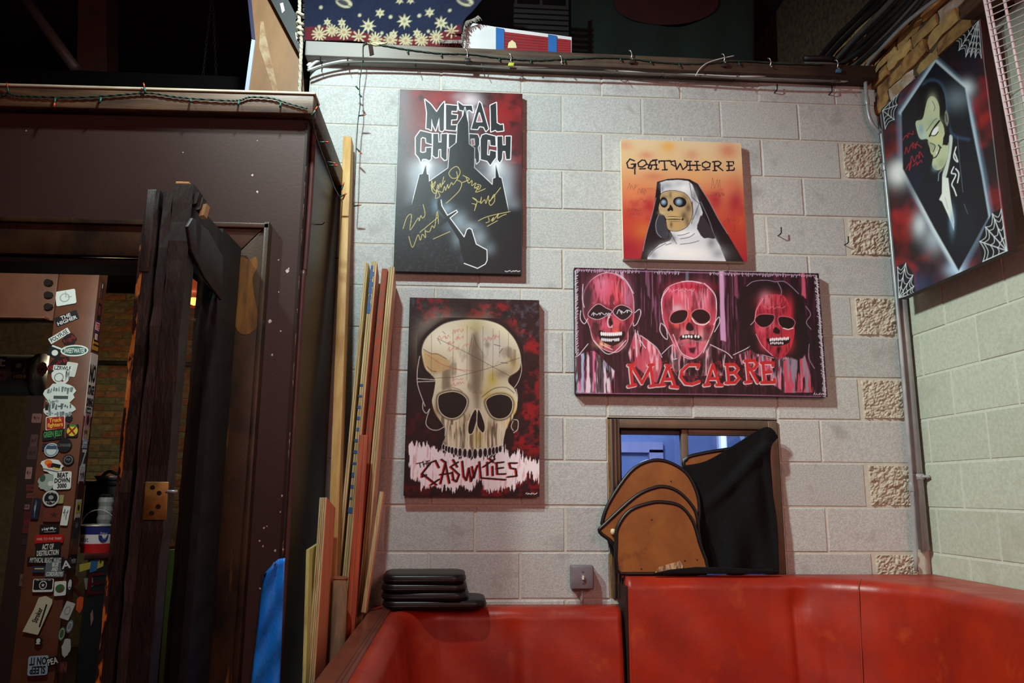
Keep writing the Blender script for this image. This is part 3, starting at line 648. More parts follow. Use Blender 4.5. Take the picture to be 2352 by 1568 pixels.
def art_faces(p):
    p.fill((30, 13, 23))
    p.mottle((78, 30, 50), 18, 260, .52, .78, 51, .8); p.mottle((16, 8, 14), 22, 300, .5, .7, 52, .8)
    p.mottle((150, 90, 128), 12, 220, .6, .78, 53, .55, box=(540, 80, 840, 620)); p.mottle((130, 76, 110), 14, 260, .58, .76, 54, .6, box=(1330, 90, 1520, 860))
    for x, w, c in ((1360, 34, (196, 150, 190)), (2070, 26, (190, 80, 110)), (490, 30, (170, 150, 180)), (720, 16, (110, 70, 96)), (1480, 20, (120, 60, 84)), (1060, 24, (90, 96, 112))):
        p.poly([(x - w / 2, 90), (x + w / 2, 90), (x + w / 2 + 8, 700 if x == 1360 else 330), (x - w / 2, 690 if x == 1360 else 300)], c, soft=10, rag=(9, 30, 200, 55), a=.85)
    PK, RD, DK, LT = (196, 84, 112), (176, 40, 58), (24, 10, 18), (226, 190, 206)
    # shoulders
    def drape(poly, cols, seed):
        p.poly(poly, DK, soft=10, rag=(20, 30, 90, seed))
        for k, c in enumerate(cols): p.mottle(c, 24, 190, .46, .58, seed + 3 + k, .9, poly=poly)
    drape([(80, 830), (150, 800), (240, 780), (420, 960), (420, 1150), (80, 1140)], ((150, 164, 196), (200, 100, 140), (206, 190, 206), DK), 61)
    drape([(540, 800), (600, 620), (700, 680), (800, 780), (830, 900), (780, 1060), (560, 880)], ((206, 100, 124), (226, 160, 176), (170, 60, 80)), 71)
    drape([(900, 700), (960, 740), (1060, 860), (1200, 800), (1260, 730), (1400, 820), (1440, 1000), (960, 1000), (880, 860)], ((190, 70, 90), (206, 170, 186), DK, DK), 81)
    drape([(1500, 820), (1640, 760), (1840, 860), (2060, 780), (2120, 1140), (1900, 1150), (1520, 900)], ((170, 50, 70), (150, 150, 170), (200, 110, 140), DK), 91)
    drape([(1880, 880), (2060, 800), (2150, 1150), (1890, 1150)], ((206, 96, 120), (120, 120, 140), (180, 60, 84)), 97)
    # left face
    f1 = [(150, 380), (165, 260), (230, 160), (330, 105), (420, 110), (510, 170), (575, 270), (590, 400), (580, 520), (540, 600), (530, 700), (460, 780), (400, 790), (320, 760), (240, 690), (205, 560), (160, 480)]
    p.poly(f1, LT, grow=5, smooth=True, a=.8); p.poly(f1, (158, 56, 78), smooth=True)
    p.blob(200, 300, 60, 160, (40, 26, 36), .9)
    for a in ((330, 240, 110, 100, (196, 90, 120), .9), (460, 270, 70, 120, (200, 60, 72), .9), (310, 180, 50, 60, (190, 110, 136), .8), (540, 320, 40, 140, (150, 100, 130), .7), (430, 540, 60, 50, (200, 84, 90), .8), (330, 560, 50, 40, (190, 80, 110), .8), (560, 500, 30, 60, (150, 26, 40), .8), (440, 610, 40, 24, (226, 84, 56), .8), (260, 520, 40, 60, (100, 60, 50), .7), (330, 720, 70, 30, (226, 160, 120), .8), (480, 720, 40, 40, (150, 120, 120), .7)):
        p.blob(*a)
    p.mottle((70, 16, 28), 22, 130, .52, .66, 101, .8, poly=f1)
    p.poly([(150, 300), (205, 190), (235, 260), (215, 400), (190, 500), (155, 450)], (50, 34, 44), soft=40, a=.85); p.poly([(230, 520), (300, 545), (285, 650), (250, 680), (215, 600)], (40, 22, 26), soft=26, a=.85); p.poly([(505, 520), (560, 470), (560, 600), (520, 640)], (60, 14, 24), soft=26, a=.75); p.poly([(240, 400), (300, 340), (400, 400), (470, 350), (550, 400), (400, 450)], (96, 22, 36), soft=30, a=.7)
    p.mottle((214, 130, 150), 14, 150, .6, .75, 102, .6, poly=[(220, 150), (540, 180), (560, 380), (230, 370)])
    eL = [(195, 460), (240, 400), (290, 375), (350, 410), (400, 440), (340, 480), (280, 505), (220, 490)]; eR = [(412, 440), (440, 400), (490, 385), (550, 410), (572, 445), (540, 490), (490, 512), (440, 480)]
    for e in (eL, eR): p.poly(e, (200, 170, 190), grow=5, smooth=True, a=.8); p.poly(e, (20, 14, 20), smooth=True)
    p.scrawl(215, 460, 170, 22, 13, (170, 172, 186), 6, 111); p.scrawl(445, 440, 120, 24, 9, (186, 188, 200), 6, 112)
    p.lines([[(380, 470), (362, 520), (370, 570), (400, 575)], [(370, 480), (395, 520), (398, 570)]], 7, (190, 190, 200), smooth=True); p.poly([(385, 490), (410, 540), (385, 565), (372, 530)], (20, 12, 18), smooth=True)
    mo = [(285, 600), (340, 620), (420, 640), (500, 610), (515, 640), (480, 700), (410, 735), (340, 715), (290, 670)]
    p.poly(mo, (20, 12, 16), smooth=True)
    for k in range(11): p.oval(308 + 17 * k, 632 + 5 * math.sin(k / 3), 8.5, 17, (214, 214, 222), ang=-4 + k)
    for k in range(10): p.oval(312 + 16 * k, 682 + 6 * math.sin(k / 3), 7.5, 14, (200, 200, 210))
    p.poly([(400, 690), (420, 690), (415, 740), (404, 740)], DK)
    p.lines([[(150, 200), (145, 330), (160, 400)], [(240, 690), (340, 800), (420, 790), (520, 690)], [(300, 720), (400, 770)], [(130, 430), (125, 500), (160, 545), (190, 500)], [(600, 450), (640, 420), (650, 460), (620, 540), (590, 565), (585, 540)], [(430, 100), (520, 160), (590, 280)], [(80, 830), (110, 815), (190, 720)], [(600, 600), (610, 830)], [(620, 610), (640, 680), (690, 760), (640, 690), (650, 740)], [(650, 650), (780, 750), (830, 840)], [(830, 810), (930, 730), (945, 850)]], 6, (206, 200, 216), smooth=True, a=.85)
    # middle face
    f2 = [(838, 380), (860, 270), (930, 210), (1060, 180), (1200, 200), (1290, 280), (1310, 400), (1290, 560), (1240, 680), (1170, 800), (1100, 850), (1020, 830), (950, 740), (900, 640), (850, 520)]
    p.poly(f2, LT, grow=6, smooth=True, a=.85); p.poly(f2, (186, 62, 88), smooth=True)
    for a in ((1000, 300, 90, 90, (206, 90, 110), .9), (1180, 330, 70, 120, (214, 120, 144), .85), (1100, 230, 160, 40, (180, 30, 56), .85), (970, 420, 60, 40, (196, 170, 180), .8), (1060, 480, 30, 60, (206, 80, 40), .8), (1220, 500, 50, 60, (206, 110, 90), .8), (950, 560, 60, 40, (200, 80, 50), .8), (1080, 640, 100, 50, (206, 150, 150), .8), (980, 740, 50, 70, (206, 110, 130), .8), (1150, 760, 60, 60, (206, 110, 130), .8), (1200, 650, 40, 60, (220, 160, 160), .8), (880, 400, 30, 120, (90, 24, 40), .8), (1280, 350, 30, 120, (60, 24, 36), .8)):
        p.blob(*a)
    p.mottle((90, 18, 32), 22, 140, .53, .68, 121, .75, poly=f2); p.poly([(900, 560), (990, 590), (985, 690), (950, 700), (905, 620)], (70, 26, 34), soft=24, a=.8); p.poly([(1190, 580), (1275, 560), (1240, 690), (1190, 700)], (80, 26, 36), soft=24, a=.8); p.poly([(960, 760), (1010, 700), (1040, 800), (1010, 830)], (110, 30, 48), soft=24, a=.7); p.mottle((226, 160, 180), 12, 160, .6, .76, 122, .6, poly=[(930, 230), (1260, 240), (1280, 420), (920, 430)])
    e3 = [(905, 500), (930, 455), (990, 430), (1050, 435), (1055, 480), (1020, 530), (950, 545), (912, 530)]; e4 = [(1092, 470), (1130, 430), (1190, 425), (1240, 455), (1255, 500), (1220, 540), (1160, 545), (1115, 510)]
    for e in (e3, e4): p.poly(e, (206, 120, 130), grow=7, soft=8, smooth=True, a=.8); p.poly(e, (22, 10, 14), smooth=True)
    p.line([(1095, 500), (1130, 545), (1200, 558), (1245, 530)], 7, (230, 224, 230), smooth=True)
    p.poly([(1068, 535), (1100, 560), (1108, 600), (1080, 612), (1045, 600), (1045, 565)], (24, 12, 16), smooth=True)
    p.poly([(985, 690), (1000, 650), (1060, 640), (1160, 650), (1182, 690), (1150, 700), (1060, 680)], (34, 14, 20), smooth=True)
    for k, x in enumerate((1018, 1042, 1066, 1090, 1124, 1150)): p.oval(x, 658 + (k % 2) * 3, 9, 13, (214, 214, 220))
    p.line([(985, 680), (1000, 740), (1060, 700), (1150, 700), (1190, 670)], 10, (120, 110, 118), smooth=True, a=.7)
    p.poly([(1060, 760), (1130, 750), (1110, 810), (1075, 800)], (50, 16, 26), soft=14)
    p.lines([[(840, 460), (835, 330), (900, 235)], [(1210, 195), (1300, 300), (1310, 420)], [(1010, 180), (1090, 175), (1180, 195)], [(825, 540), (815, 600), (845, 660), (880, 680), (870, 590), (835, 545)], [(1280, 560), (1330, 490), (1335, 540), (1290, 620)], [(930, 640), (1000, 800), (1100, 850)], [(1240, 690), (1190, 800)], [(1250, 730), (1390, 800), (1440, 850)], [(1450, 820), (1590, 750), (1575, 700)], [(920, 740), (925, 850), (960, 850)], [(1640, 640), (1640, 780)], [(1665, 730), (1665, 830)]], 6, (214, 206, 220), smooth=True, a=.85)
    p.scrawl(905, 255, 220, 18, 18, (206, 130, 150), 5, 131)
    # right face with long dark hair
    hair = [(1500, 330), (1580, 200), (1720, 165), (1830, 180), (1920, 190), (2030, 270), (2080, 420), (2090, 600), (2120, 780), (2000, 860), (1900, 840), (1700, 830), (1600, 760), (1520, 600), (1490, 460)]
    p.poly(hair, (20, 12, 18), soft=16, smooth=True, rag=(24, 40, 60, 141))
    p.lines([[(1580, 220), (1640, 180), (1750, 170), (1830, 185)], [(1830, 185), (1900, 180), (1960, 220), (2030, 290)], [(1850, 190), (1880, 260), (1870, 330)], [(2090, 400), (2130, 470), (2090, 540), (2130, 600)], [(2110, 730), (2105, 850), (2150, 940)]], 6, (150, 130, 160), smooth=True, a=.7)
    f3 = [(1640, 520), (1660, 400), (1720, 310), (1800, 295), (1900, 310), (1950, 400), (1980, 520), (1985, 640), (1950, 760), (1890, 840), (1830, 850), (1750, 800), (1690, 720), (1650, 620)]
    p.poly(f3, (164, 40, 58), smooth=True)
    for a in ((1800, 360, 100, 60, (196, 66, 80), .9), (1740, 330, 50, 60, (190, 120, 140), .7), (1700, 600, 50, 40, (200, 80, 100), .8), (1780, 560, 50, 40, (206, 90, 110), .7), (1950, 430, 30, 100, (180, 40, 60), .8), (1840, 640, 80, 30, (150, 40, 56), .8), (1920, 720, 50, 70, (190, 50, 60), .8), (1720, 720, 40, 60, (190, 60, 80), .8)):
        p.blob(*a)
    p.mottle((70, 14, 28), 16, 110, .52, .68, 151, .7, poly=f3)
    for e in ([(1645, 520), (1680, 475), (1750, 470), (1810, 480), (1800, 530), (1750, 575), (1690, 575)], [(1850, 500), (1900, 490), (1970, 510), (1990, 550), (1950, 595), (1890, 590), (1855, 550)]):
        p.poly(e, (200, 110, 130), grow=5, soft=6, smooth=True, a=.7); p.poly(e, (16, 8, 12), smooth=True)
    p.line([(1890, 590), (1930, 602), (1975, 590)], 7, (226, 206, 214)); p.poly([(1820, 580), (1860, 610), (1850, 640), (1800, 625)], (18, 8, 12), smooth=True)
    p.poly([(1740, 680), (1830, 690), (1940, 675), (1930, 720), (1850, 745), (1770, 735)], (24, 8, 12), smooth=True)
    for k in range(10): p.oval(1775 + 17 * k, 692 - (k % 2) * 4 - k, 8, 14, (210, 210, 216)); 
    for k in range(7): p.oval(1778 + 17 * k, 722 - (k % 2) * 4, 7, 10, (190, 190, 198))
    p.poly([(1830, 760), (1860, 755), (1850, 810), (1835, 810)], DK, soft=8)
    p.lines([[(1720, 330), (1660, 430), (1640, 520), (1605, 560)], [(1650, 640), (1700, 740), (1790, 830)], [(1700, 820), (1800, 850)]], 6, (206, 150, 170), smooth=True, a=.8)
    p.scrawl(1720, 410, 180, 18, 12, (196, 90, 110), 5, 152)
    # the name
    RL, OUT = (176, 32, 38), (186, 182, 190)
    w = [[(555, 905), (572, 1080)], [(565, 905), (655, 1060), (738, 905)], [(730, 905), (752, 1085)], [(540, 905), (585, 905)], [(715, 905), (755, 903)], [(538, 1088), (600, 1075)], [(722, 1088), (772, 1080)],
         [(880, 915), (820, 1075)], [(885, 915), (940, 1090)], [(835, 1030), (920, 1028)], [(790, 1080), (850, 1075)], [(905, 1092), (965, 1098)], [(868, 908), (905, 915)],
         [(1150, 905), (1060, 905), (1000, 960), (990, 1010), (1030, 1065), (1090, 1072), (1150, 1050)], [(1148, 905), (1140, 930)],
         [(1270, 905), (1215, 1075)], [(1272, 905), (1325, 1078)], [(1230, 1025), (1310, 1025)], [(1195, 1080), (1240, 1075)], [(1300, 1080), (1350, 1080)],
         [(1395, 905), (1405, 1065)], [(1380, 905), (1460, 905), (1490, 940), (1460, 975), (1405, 978)], [(1460, 978), (1495, 1020), (1460, 1060), (1380, 1062)],
         [(1565, 875), (1580, 1055)], [(1550, 875), (1630, 870), (1655, 905), (1630, 940), (1580, 950)], [(1600, 950), (1655, 1058)], [(1550, 1058), (1600, 1052)],
         [(1705, 890), (1715, 1060)], [(1690, 890), (1790, 890), (1792, 915)], [(1710, 975), (1770, 970)], [(1690, 1062), (1800, 1060), (1800, 1035)]]
    for q in w: p.line([(x - 5, y + 5) for x, y in q], 33, OUT, soft=4)
    for q in w: p.line(q, 27, RL, soft=4)
    p.mottle((206, 70, 60), 20, 30, .6, .75, 161, .25, box=(530, 870, 1810, 1100))
    # stitched border
    r = random.Random(5)
    for k in range(120):
        y = 80 + k * 9; x = 82 + (y - 52) * .002; p.line([(x + r.uniform(-4, 8), y), (x + r.uniform(8, 26), y - r.uniform(4, 14))], 4, (206, 200, 214), a=.85) if y < 820 else None
        x2 = 2192 + (y - 112) * .044; p.line([(x2 - r.uniform(2, 22), y + 66), (x2 + r.uniform(2, 16), y + 74 + r.uniform(0, 8))], 4, (206, 200, 214), a=.85)
    for k in range(190):
        x = 100 + k * 11; y = 68 + (x - 75) * .028
        if not 640 < x < 780 and not 1000 < x < 1250: p.line([(x, y + r.uniform(-8, 4)), (x + r.uniform(-8, 8), y + r.uniform(6, 26))], 4, (206, 190, 210), a=.8)
    p.line([(90, 72), (900, 94), (2180, 130)], 8, (150, 110, 150), a=.7); p.line([(2190, 130), (2240, 1170)], 7, (196, 190, 206), a=.7); p.line([(84, 80), (84, 800)], 7, (196, 190, 206), a=.7)
    p.line([(90, 1146), (1200, 1160), (2200, 1185)], 9, (150, 90, 130), a=.6)
    for k in range(6): p.line([(2140 + 16 * k, 1168), (2146 + 16 * k, 1154 + 5 * (k % 3))], 5, (206, 200, 214))

def art_vampire(p):
    p.fill((52, 20, 24))
    p.mottle((140, 28, 26), 110, 130, .45, .7, 171, .95); p.mottle((16, 14, 20), 120, 120, .5, .72, 172, .9)
    for a in ((130, 600, 90, 150, (20, 22, 34), .9), (300, 340, 90, 90, (34, 44, 66), .9), (600, 300, 70, 200, (26, 24, 36), .85), (700, 900, 60, 220, (30, 22, 28), .7), (590, 1250, 150, 110, (26, 30, 38), .9), (260, 1430, 120, 60, (40, 70, 110), .7),
              (330, 1130, 36, 60, (190, 200, 206), .85), (230, 870, 60, 60, (220, 226, 228), .95), (400, 1200, 50, 70, (160, 170, 180), .8), (200, 480, 60, 60, (60, 70, 90), .6)):
        p.blob(*a)
    coffin = [(412, 308), (560, 450), (590, 640), (640, 900), (672, 1110), (520, 1370), (400, 1150), (246, 845), (240, 560)]
    p.poly(coffin, (120, 150, 178), grow=14, soft=40, a=.7); p.line([(240, 560), (412, 308), (560, 450)], 20, (190, 212, 228), soft=18, a=.9); p.line([(560, 450), (600, 660), (672, 1110)], 15, (170, 196, 214), soft=16, a=.9); p.line([(246, 845), (400, 1150), (520, 1370)], 22, (206, 218, 226), soft=24, a=.95)
    p.blob(565, 450, 40, 40, (200, 214, 224), .9); p.blob(240, 850, 50, 44, (226, 230, 232), .9); p.blob(505, 1360, 50, 40, (170, 196, 220), .8)
    p.poly(coffin, (14, 18, 26), soft=8)
    p.blob(520, 500, 70, 60, (150, 170, 186), .35); p.blob(300, 900, 50, 120, (14, 26, 44), .8); p.blob(560, 1150, 60, 120, (22, 30, 36), .8)
    blue = (84, 130, 178)
    p.line([(350, 420), (390, 400), (440, 425), (462, 500), (470, 620), (500, 690), (575, 715)], 7, blue, smooth=True, soft=22, a=.3)
    hairp = [(318, 590), (312, 520), (335, 450), (380, 412), (430, 425), (458, 490), (466, 600), (480, 640), (470, 720), (440, 740), (420, 640), (330, 610)]
    p.poly(hairp, (10, 11, 15), smooth=True)
    SK = (176, 184, 150)
    face = [(312, 610), (345, 598), (360, 540), (372, 500), (392, 484), (415, 500), (430, 540), (432, 600), (450, 640), (455, 690), (445, 740), (470, 700), (475, 760), (462, 820), (440, 855), (410, 860), (392, 835), (398, 790), (385, 770), (372, 705), (335, 700), (318, 660)]
    p.poly(face, SK, smooth=True)
    for a in ((338, 650, 14, 30, (120, 150, 178), .8), (352, 685, 12, 12, (150, 190, 216), .7), (395, 520, 20, 40, (196, 200, 170), .8), (420, 700, 30, 30, (196, 190, 120), .6), (440, 830, 24, 30, (140, 150, 120), .8), (405, 850, 14, 18, (110, 130, 140), .7), (400, 620, 40, 26, (150, 160, 130), .7)):
        p.blob(*a)
    p.poly([(448, 700), (470, 650), (485, 690), (470, 740), (445, 735)], (10, 11, 15), soft=4)
    p.poly([(465, 560), (476, 600), (470, 640), (458, 620), (457, 580)], (120, 126, 110), smooth=True, soft=4); p.line([(462, 580), (468, 620)], 4, (20, 20, 20))
    p.line([(380, 688), (400, 650), (430, 612)], 9, (14, 14, 16), smooth=True); p.lines([[(365, 660), (400, 612), (418, 600)], [(395, 510), (408, 540), (402, 560)]], 4, (60, 76, 96), smooth=True, a=.8)
    p.poly([(388, 682), (402, 652), (424, 640), (420, 668), (400, 684)], (232, 232, 220), smooth=True); p.line([(388, 684), (408, 686), (424, 668)], 5, (14, 14, 16), smooth=True)
    p.poly([(372, 710), (384, 720), (410, 735), (398, 770), (388, 762), (375, 730)], (150, 160, 130), smooth=True, soft=4); p.line([(384, 722), (408, 738), (398, 768)], 4, (30, 30, 30), smooth=True)
    p.line([(396, 800), (415, 790), (432, 752), (424, 735), (438, 750)], 6, (16, 14, 16), smooth=True); p.poly([(412, 770), (420, 765), (416, 786)], (230, 230, 220))
    p.poly([(495, 700), (490, 760), (478, 830), (460, 900), (442, 890), (462, 830), (476, 760), (480, 690)], (186, 196, 190), smooth=True, soft=4)
    p.poly([(442, 895), (472, 905), (482, 1000), (500, 1120), (498, 1168), (470, 1090), (440, 1020), (426, 1010), (440, 980)], (206, 212, 204), soft=4); p.blob(490, 1120, 14, 60, (120, 160, 190), .7)
    p.lines([[(512, 750), (500, 800), (520, 825), (505, 780)], [(500, 850), (488, 880), (510, 890), (490, 935), (500, 960), (512, 995)], [(510, 860), (525, 885), (518, 930)]], 6, (206, 214, 214), smooth=True)
    p.lines([[(520, 700), (530, 830), (545, 980)], [(550, 1040), (568, 1090)], [(470, 1060), (455, 1000)]], 3, (90, 110, 126), a=.6)
    p.poly([(424, 880), (442, 870), (440, 900), (424, 915)], (16, 18, 24)); p.line([(440, 860), (425, 880), (422, 915)], 4, (140, 160, 176), a=.7)
    for k, (x, y, w_, h, n) in enumerate(((250, 690, 55, 22, 6), (255, 760, 75, 34, 7), (262, 840, 30, 30, 4), (290, 800, 55, 26, 7), (300, 830, 40, 12, 5), (290, 730, 30, 18, 4))):
        p.scrawl(x, y, w_, h, n, (150, 30, 40), 4, 180 + k, tilt=.5)
    WB = (196, 206, 212)
    def web(cx, cy, ends, rings, wdt):
        p.poly([(cx, cy)] + ends, (16, 18, 22), soft=6, grow=3)
        for e in ends: p.line([(cx, cy), e], wdt, WB)
        for t in rings:
            for a, b in zip(ends[:-1], ends[1:]):
                A = (cx + (a[0] - cx) * t, cy + (a[1] - cy) * t); B = (cx + (b[0] - cx) * t, cy + (b[1] - cy) * t)
                mid = ((A[0] + B[0]) / 2 + (cx - (A[0] + B[0]) / 2) * .14, (A[1] + B[1]) / 2 + (cy - (A[1] + B[1]) / 2) * .14)
                p.line([A, mid, B], wdt * .8, WB, smooth=True, a=.85)
    web(632, 96, [(500, 205), (530, 255), (565, 290), (590, 290), (614, 296), (645, 300)], (.3, .5, .7, .88, .98), 3)
    web(146, 545, [(228, 460), (220, 520), (205, 595), (160, 640)], (.5, .75, .97), 3)
    web(760, 1285, [(735, 1075), (690, 1095), (655, 1160), (625, 1230), (640, 1330)], (.35, .6, .85, .99), 4)
    web(226, 1482, [(220, 1330), (260, 1315), (295, 1375), (300, 1430), (305, 1465)], (.35, .6, .85, .99), 3)
    p.line([(640, 100), (655, 300), (700, 720), (735, 1060), (765, 1285)], 4, (150, 140, 150), a=.6)

# ------------------------------------------------------------------ structure: floor, block walls, brick
FLOORM = mat('worn_dark_floor', (52, 40, 34), (40, 31, 27), rough=0.6, nscale=5)
o = MB().box(-6.5, -10, -0.1, 3.2, 5.2, 0).build('floor', FLOORM)
tag(o, 'worn dark floor of the hall', 'floor', kind='structure')
DARKC = mat('dark_ceiling_paint', (26, 22, 22), (20, 18, 18), rough=0.9)
o = MB().box(-6.5, -10, 7.2, 3.2, 0.2, 7.3).build('ceiling', DARKC)
tag(o, 'dark high ceiling of the hall', 'ceiling', kind='structure')

B = 0.2032
TOPZ = 3.4544
XL, XR = -1.259, 1.70
def block_mesh(w, h, d=0.05, ch=0.003, cache={}):
    k = (round(w, 3), round(h, 3))
    if k not in cache:
        b = MB(); x, z = w / 2, h / 2
        vs = [(-x + ch, 0, -z + ch), (x - ch, 0, -z + ch), (x - ch, 0, z - ch), (-x + ch, 0, z - ch),
              (-x, ch, -z), (x, ch, -z), (x, ch, z), (-x, ch, z), (-x, d, -z), (x, d, -z), (x, d, z), (-x, d, z)]
        fs = [(0, 1, 2, 3)]
        for i in range(4):
            j = (i + 1) % 4
            fs += [(4 + i, 4 + j, j, i), (8 + i, 8 + j, 4 + j, 4 + i)]
        b.add(vs, fs)
        me = b.mesh('block'); me.materials.append(BLOCK)
        cache[k] = me
    return cache[k]

HX0, HX1, HZ0, HZ1 = 0.2032, 1.016, TOPZ - 12 * B, TOPZ - 8 * B     # window hole
sl = MB()
sl.box(XL, 0.0035, 0, HX0, 0.2, TOPZ + B); sl.box(HX1, 0.0035, 0, XR + 0.12, 0.2, TOPZ + B)
sl.box(HX0, 0.0035, 0, HX1, 0.2, HZ0); sl.box(HX0, 0.0035, HZ1, HX1, 0.2, TOPZ + B)
wall_back = sl.build('wall_back', MORTAR)
tag(wall_back, 'pale grey concrete block wall behind the paintings', 'wall', kind='structure')
J = 0.008
rb = random.Random(3)
def put_block(u0, u1, k):
    z1 = TOPZ - B * (k - 1); z0 = z1 - B
    x0, x1 = u0 * B + J / 2, u1 * B - J / 2
    if x1 - x0 < 0.03: return
    o = bpy.data.objects.new('block', block_mesh(x1 - x0, B - J))
    o.location = ((x0 + x1) / 2 + rb.uniform(-.0015, .0015), rb.uniform(-0.0015, 0.0015), (z0 + z1) / 2 + rb.uniform(-.001, .001))
    o.rotation_euler = (rb.uniform(-.004, .004), rb.uniform(-.003, .003), rb.uniform(-.004, .004))
    col.objects.link(o); o.parent = wall_back
def split_face(u0, x1, k):
    z1 = TOPZ - B * (k - 1) - J / 2; z0 = z1 - B + J
    x0 = u0 * B + 0.013
    r = np.random.RandomState(k)
    n = 24
    H = r.rand(n + 1, n + 1) * 0.010 + np.kron(r.rand(9, 9), np.ones((3, 3)))[:n + 1, :n + 1] * 0.009
    def fn(a, c):
        i, j = int(round(a * n)), int(round(c * n))
        e = 0 if (i in (0, n) or j in (0, n)) else 1
        return (x0 + (x1 - x0) * a, 0.006 - e * H[j, i] + (1 - e) * 0.012, z0 + (z1 - z0) * c)
    MB().grid(n, n, fn).build('split_face_block', SPLIT, wall_back)
for k in range(0, 14):
    par = 1 if k % 2 == 0 else 0
    us = [u for u in range(-8, 9) if (u % 2) == par]
    cuts = [-6.19] + [u for u in us if -6.1 < u < 8] + [8.1]
    for a, b2 in zip(cuts[:-1], cuts[1:]):
        if a == 7 and par == 1 and k >= 2:
            split_face(7, 1.645, k); continue
        if 9 <= k <= 12:
            if a >= 1 and b2 <= 5: continue
            if a < 1 < b2: put_block(a, 1, k); continue
            if a < 5 < b2: put_block(5, b2, k); continue
        put_block(a, b2, k)

# right wall
rw = MB().box(XR + 0.003, -3.0, 0, XR + 0.16, 0.006, 3.405).box(XR + 0.003, -3.0, 3.405, XR + 0.16, -0.93, 4.4)
wall_right = rw.build('wall_right', RMORT)
tag(wall_right, 'yellowed concrete block side wall on the right', 'wall', kind='structure')
for k in range(-2, 14):
    z1 = TOPZ - B * (k - 1) - J / 2; z0 = z1 - B + J
    ph = -0.0845 if k % 2 else -0.2877
    ys = [-0.004] + [ph - 0.4064 * n for n in range(0, 6)]
    for a, b2 in zip(ys[:-1], ys[1:]):
        y0, y1 = a - J / 2, b2 + J / 2
        zt = z1
        if k <= 1:
            if k == 1: zt = 3.400
            if k < 1 and y1 > -0.95: continue
            if k < 1 and y0 > -0.95: y0 = -0.95
        if y0 - y1 < 0.03 or zt - z0 < 0.03: continue
        key_w, key_h = y0 - y1, zt - z0
        me = block_mesh(key_w, key_h)
        me2 = bpy.data.meshes.get('side_block_%.3f_%.3f' % (key_w, key_h))
        if me2 is None:
            me2 = me.copy(); me2.name = 'side_block_%.3f_%.3f' % (key_w, key_h)
            me2.materials.clear(); me2.materials.append(RBLOCK)
        o = bpy.data.objects.new('block', me2)
        o.location = (XR + rb.uniform(-.001, .001), (y0 + y1) / 2, (z0 + zt) / 2)
        o.rotation_euler = (rb.uniform(-.003, .003), 0, -math.pi / 2 + rb.uniform(-.003, .003))
        col.objects.link(o); o.parent = wall_right

# old rough brickwork above the right wall
BRK = [mat('buff_brick', (190, 146, 86), (140, 98, 58), rough=0.95, nscale=18, bump=0.8, bscale=50, objvar=0.2, c3=(92, 52, 36), s3=8, t3=(.55, .7)),
       mat('sandy_brick', (200, 166, 106), (164, 124, 76), rough=0.95, nscale=14, bump=0.8, bscale=50, objvar=0.2, c3=(206, 196, 180), s3=9, t3=(.64, .74)),
       mat('limed_brick', (214, 208, 198), (170, 134, 98), rough=0.95, nscale=12, bump=0.9, bscale=45, objvar=0.15, c3=(110, 60, 40), s3=10, t3=(.6, .7))]
DIRTM = mat('crumbling_mortar', (62, 44, 32), (98, 80, 62), rough=1.0, nscale=30, bump=1.0, bscale=60)
def rough_brick(L, Hh, D, seed):
    r = np.random.RandomState(seed); b = MB()
    nx, nz = 4, 2
    def fn(a, c):
        e = (a in (0.0, 1.0)) or (c in (0.0, 1.0))
        return ((a - .5) * L * (1 + r.uniform(-.03, .03)), (0.006 if e else 0) + r.uniform(-.006, .006), (c - .5) * Hh * (1 + r.uniform(-.12, .12)))
    b.grid(nx, nz, fn)
    n = len(b.v); ring = [0, 1, 2, 3, 4, 9, 14, 13, 12, 11, 10, 5]
    for i in ring: x, y, z = b.v[i]; b.v.append((x, D, z))
    for q in range(len(ring)):
        q2 = (q + 1) % len(ring); b.f.append((ring[q], n + q, n + q2, ring[q2]))
    return b
brick_meshes = []
for s in range(9):
    b = rough_brick(0.195, 0.062, 0.05, s); me = b.mesh('brick'); me.materials.append(BRK[(0, 1, 2, 0, 1, 2, 0, 1, 1)[s]]); brick_meshes.append(me)
wu = MB().box(1.637, -0.93, 3.42, XR + 0.16, 3.0, 4.75).build('wall_right_upper', DIRTM)
tag(wu, 'old rough buff brickwork above the block side wall', 'wall', kind='structure')
rr = random.Random(11)
for i in range(8):
    z = 3.405 + 0.036 + i * 0.072
    y = 0.9 + (i % 2) * 0.1
    while y > -0.85:
        L = rr.uniform(0.17, 0.23)
        yc = y - L / 2
        if yc < -0.84: break
        if not (i > 0 and rr.random() < 0.05):
            o = bpy.data.objects.new('brick', rr.choice(brick_meshes))
            o.location = (1.622 + rr.uniform(-.012, .010), yc, z + rr.uniform(-.006, .006))
            o.rotation_euler = (rr.uniform(-.05, .05) * (i > 0), 0, -math.pi / 2 + rr.uniform(-.06, .06))
            o.scale = (L / 0.2, 1, rr.uniform(.95, 1.1))
            col.objects.link(o); o.parent = wu
        y -= L + rr.uniform(.004, .014)
# timber at the end of the brickwork
tb = MB().obox((1.60, -1.02, 3.43), (0.05, 0, 0), (0, 0.2, 0), (0, 0, 0.025)).build('timber_lintel', mat('old_timber', (96, 66, 38), (60, 40, 24), rough=0.8, nscale=9, stretch=(4, 1, 6), bump=.4), bevel=.004)
tag(tb, 'short brown timber stub under the end of the rough brickwork', 'timber')
tb = MB().box(1.64, -1.3, 3.46, 1.70, -0.84, 3.62).build('recess_shade', BLACK)  # solid black box, its colour stands for the shade inside a recess
tag(tb, 'black strip put in as the shade of a recess above the timber stub', 'trim', kind='structure')

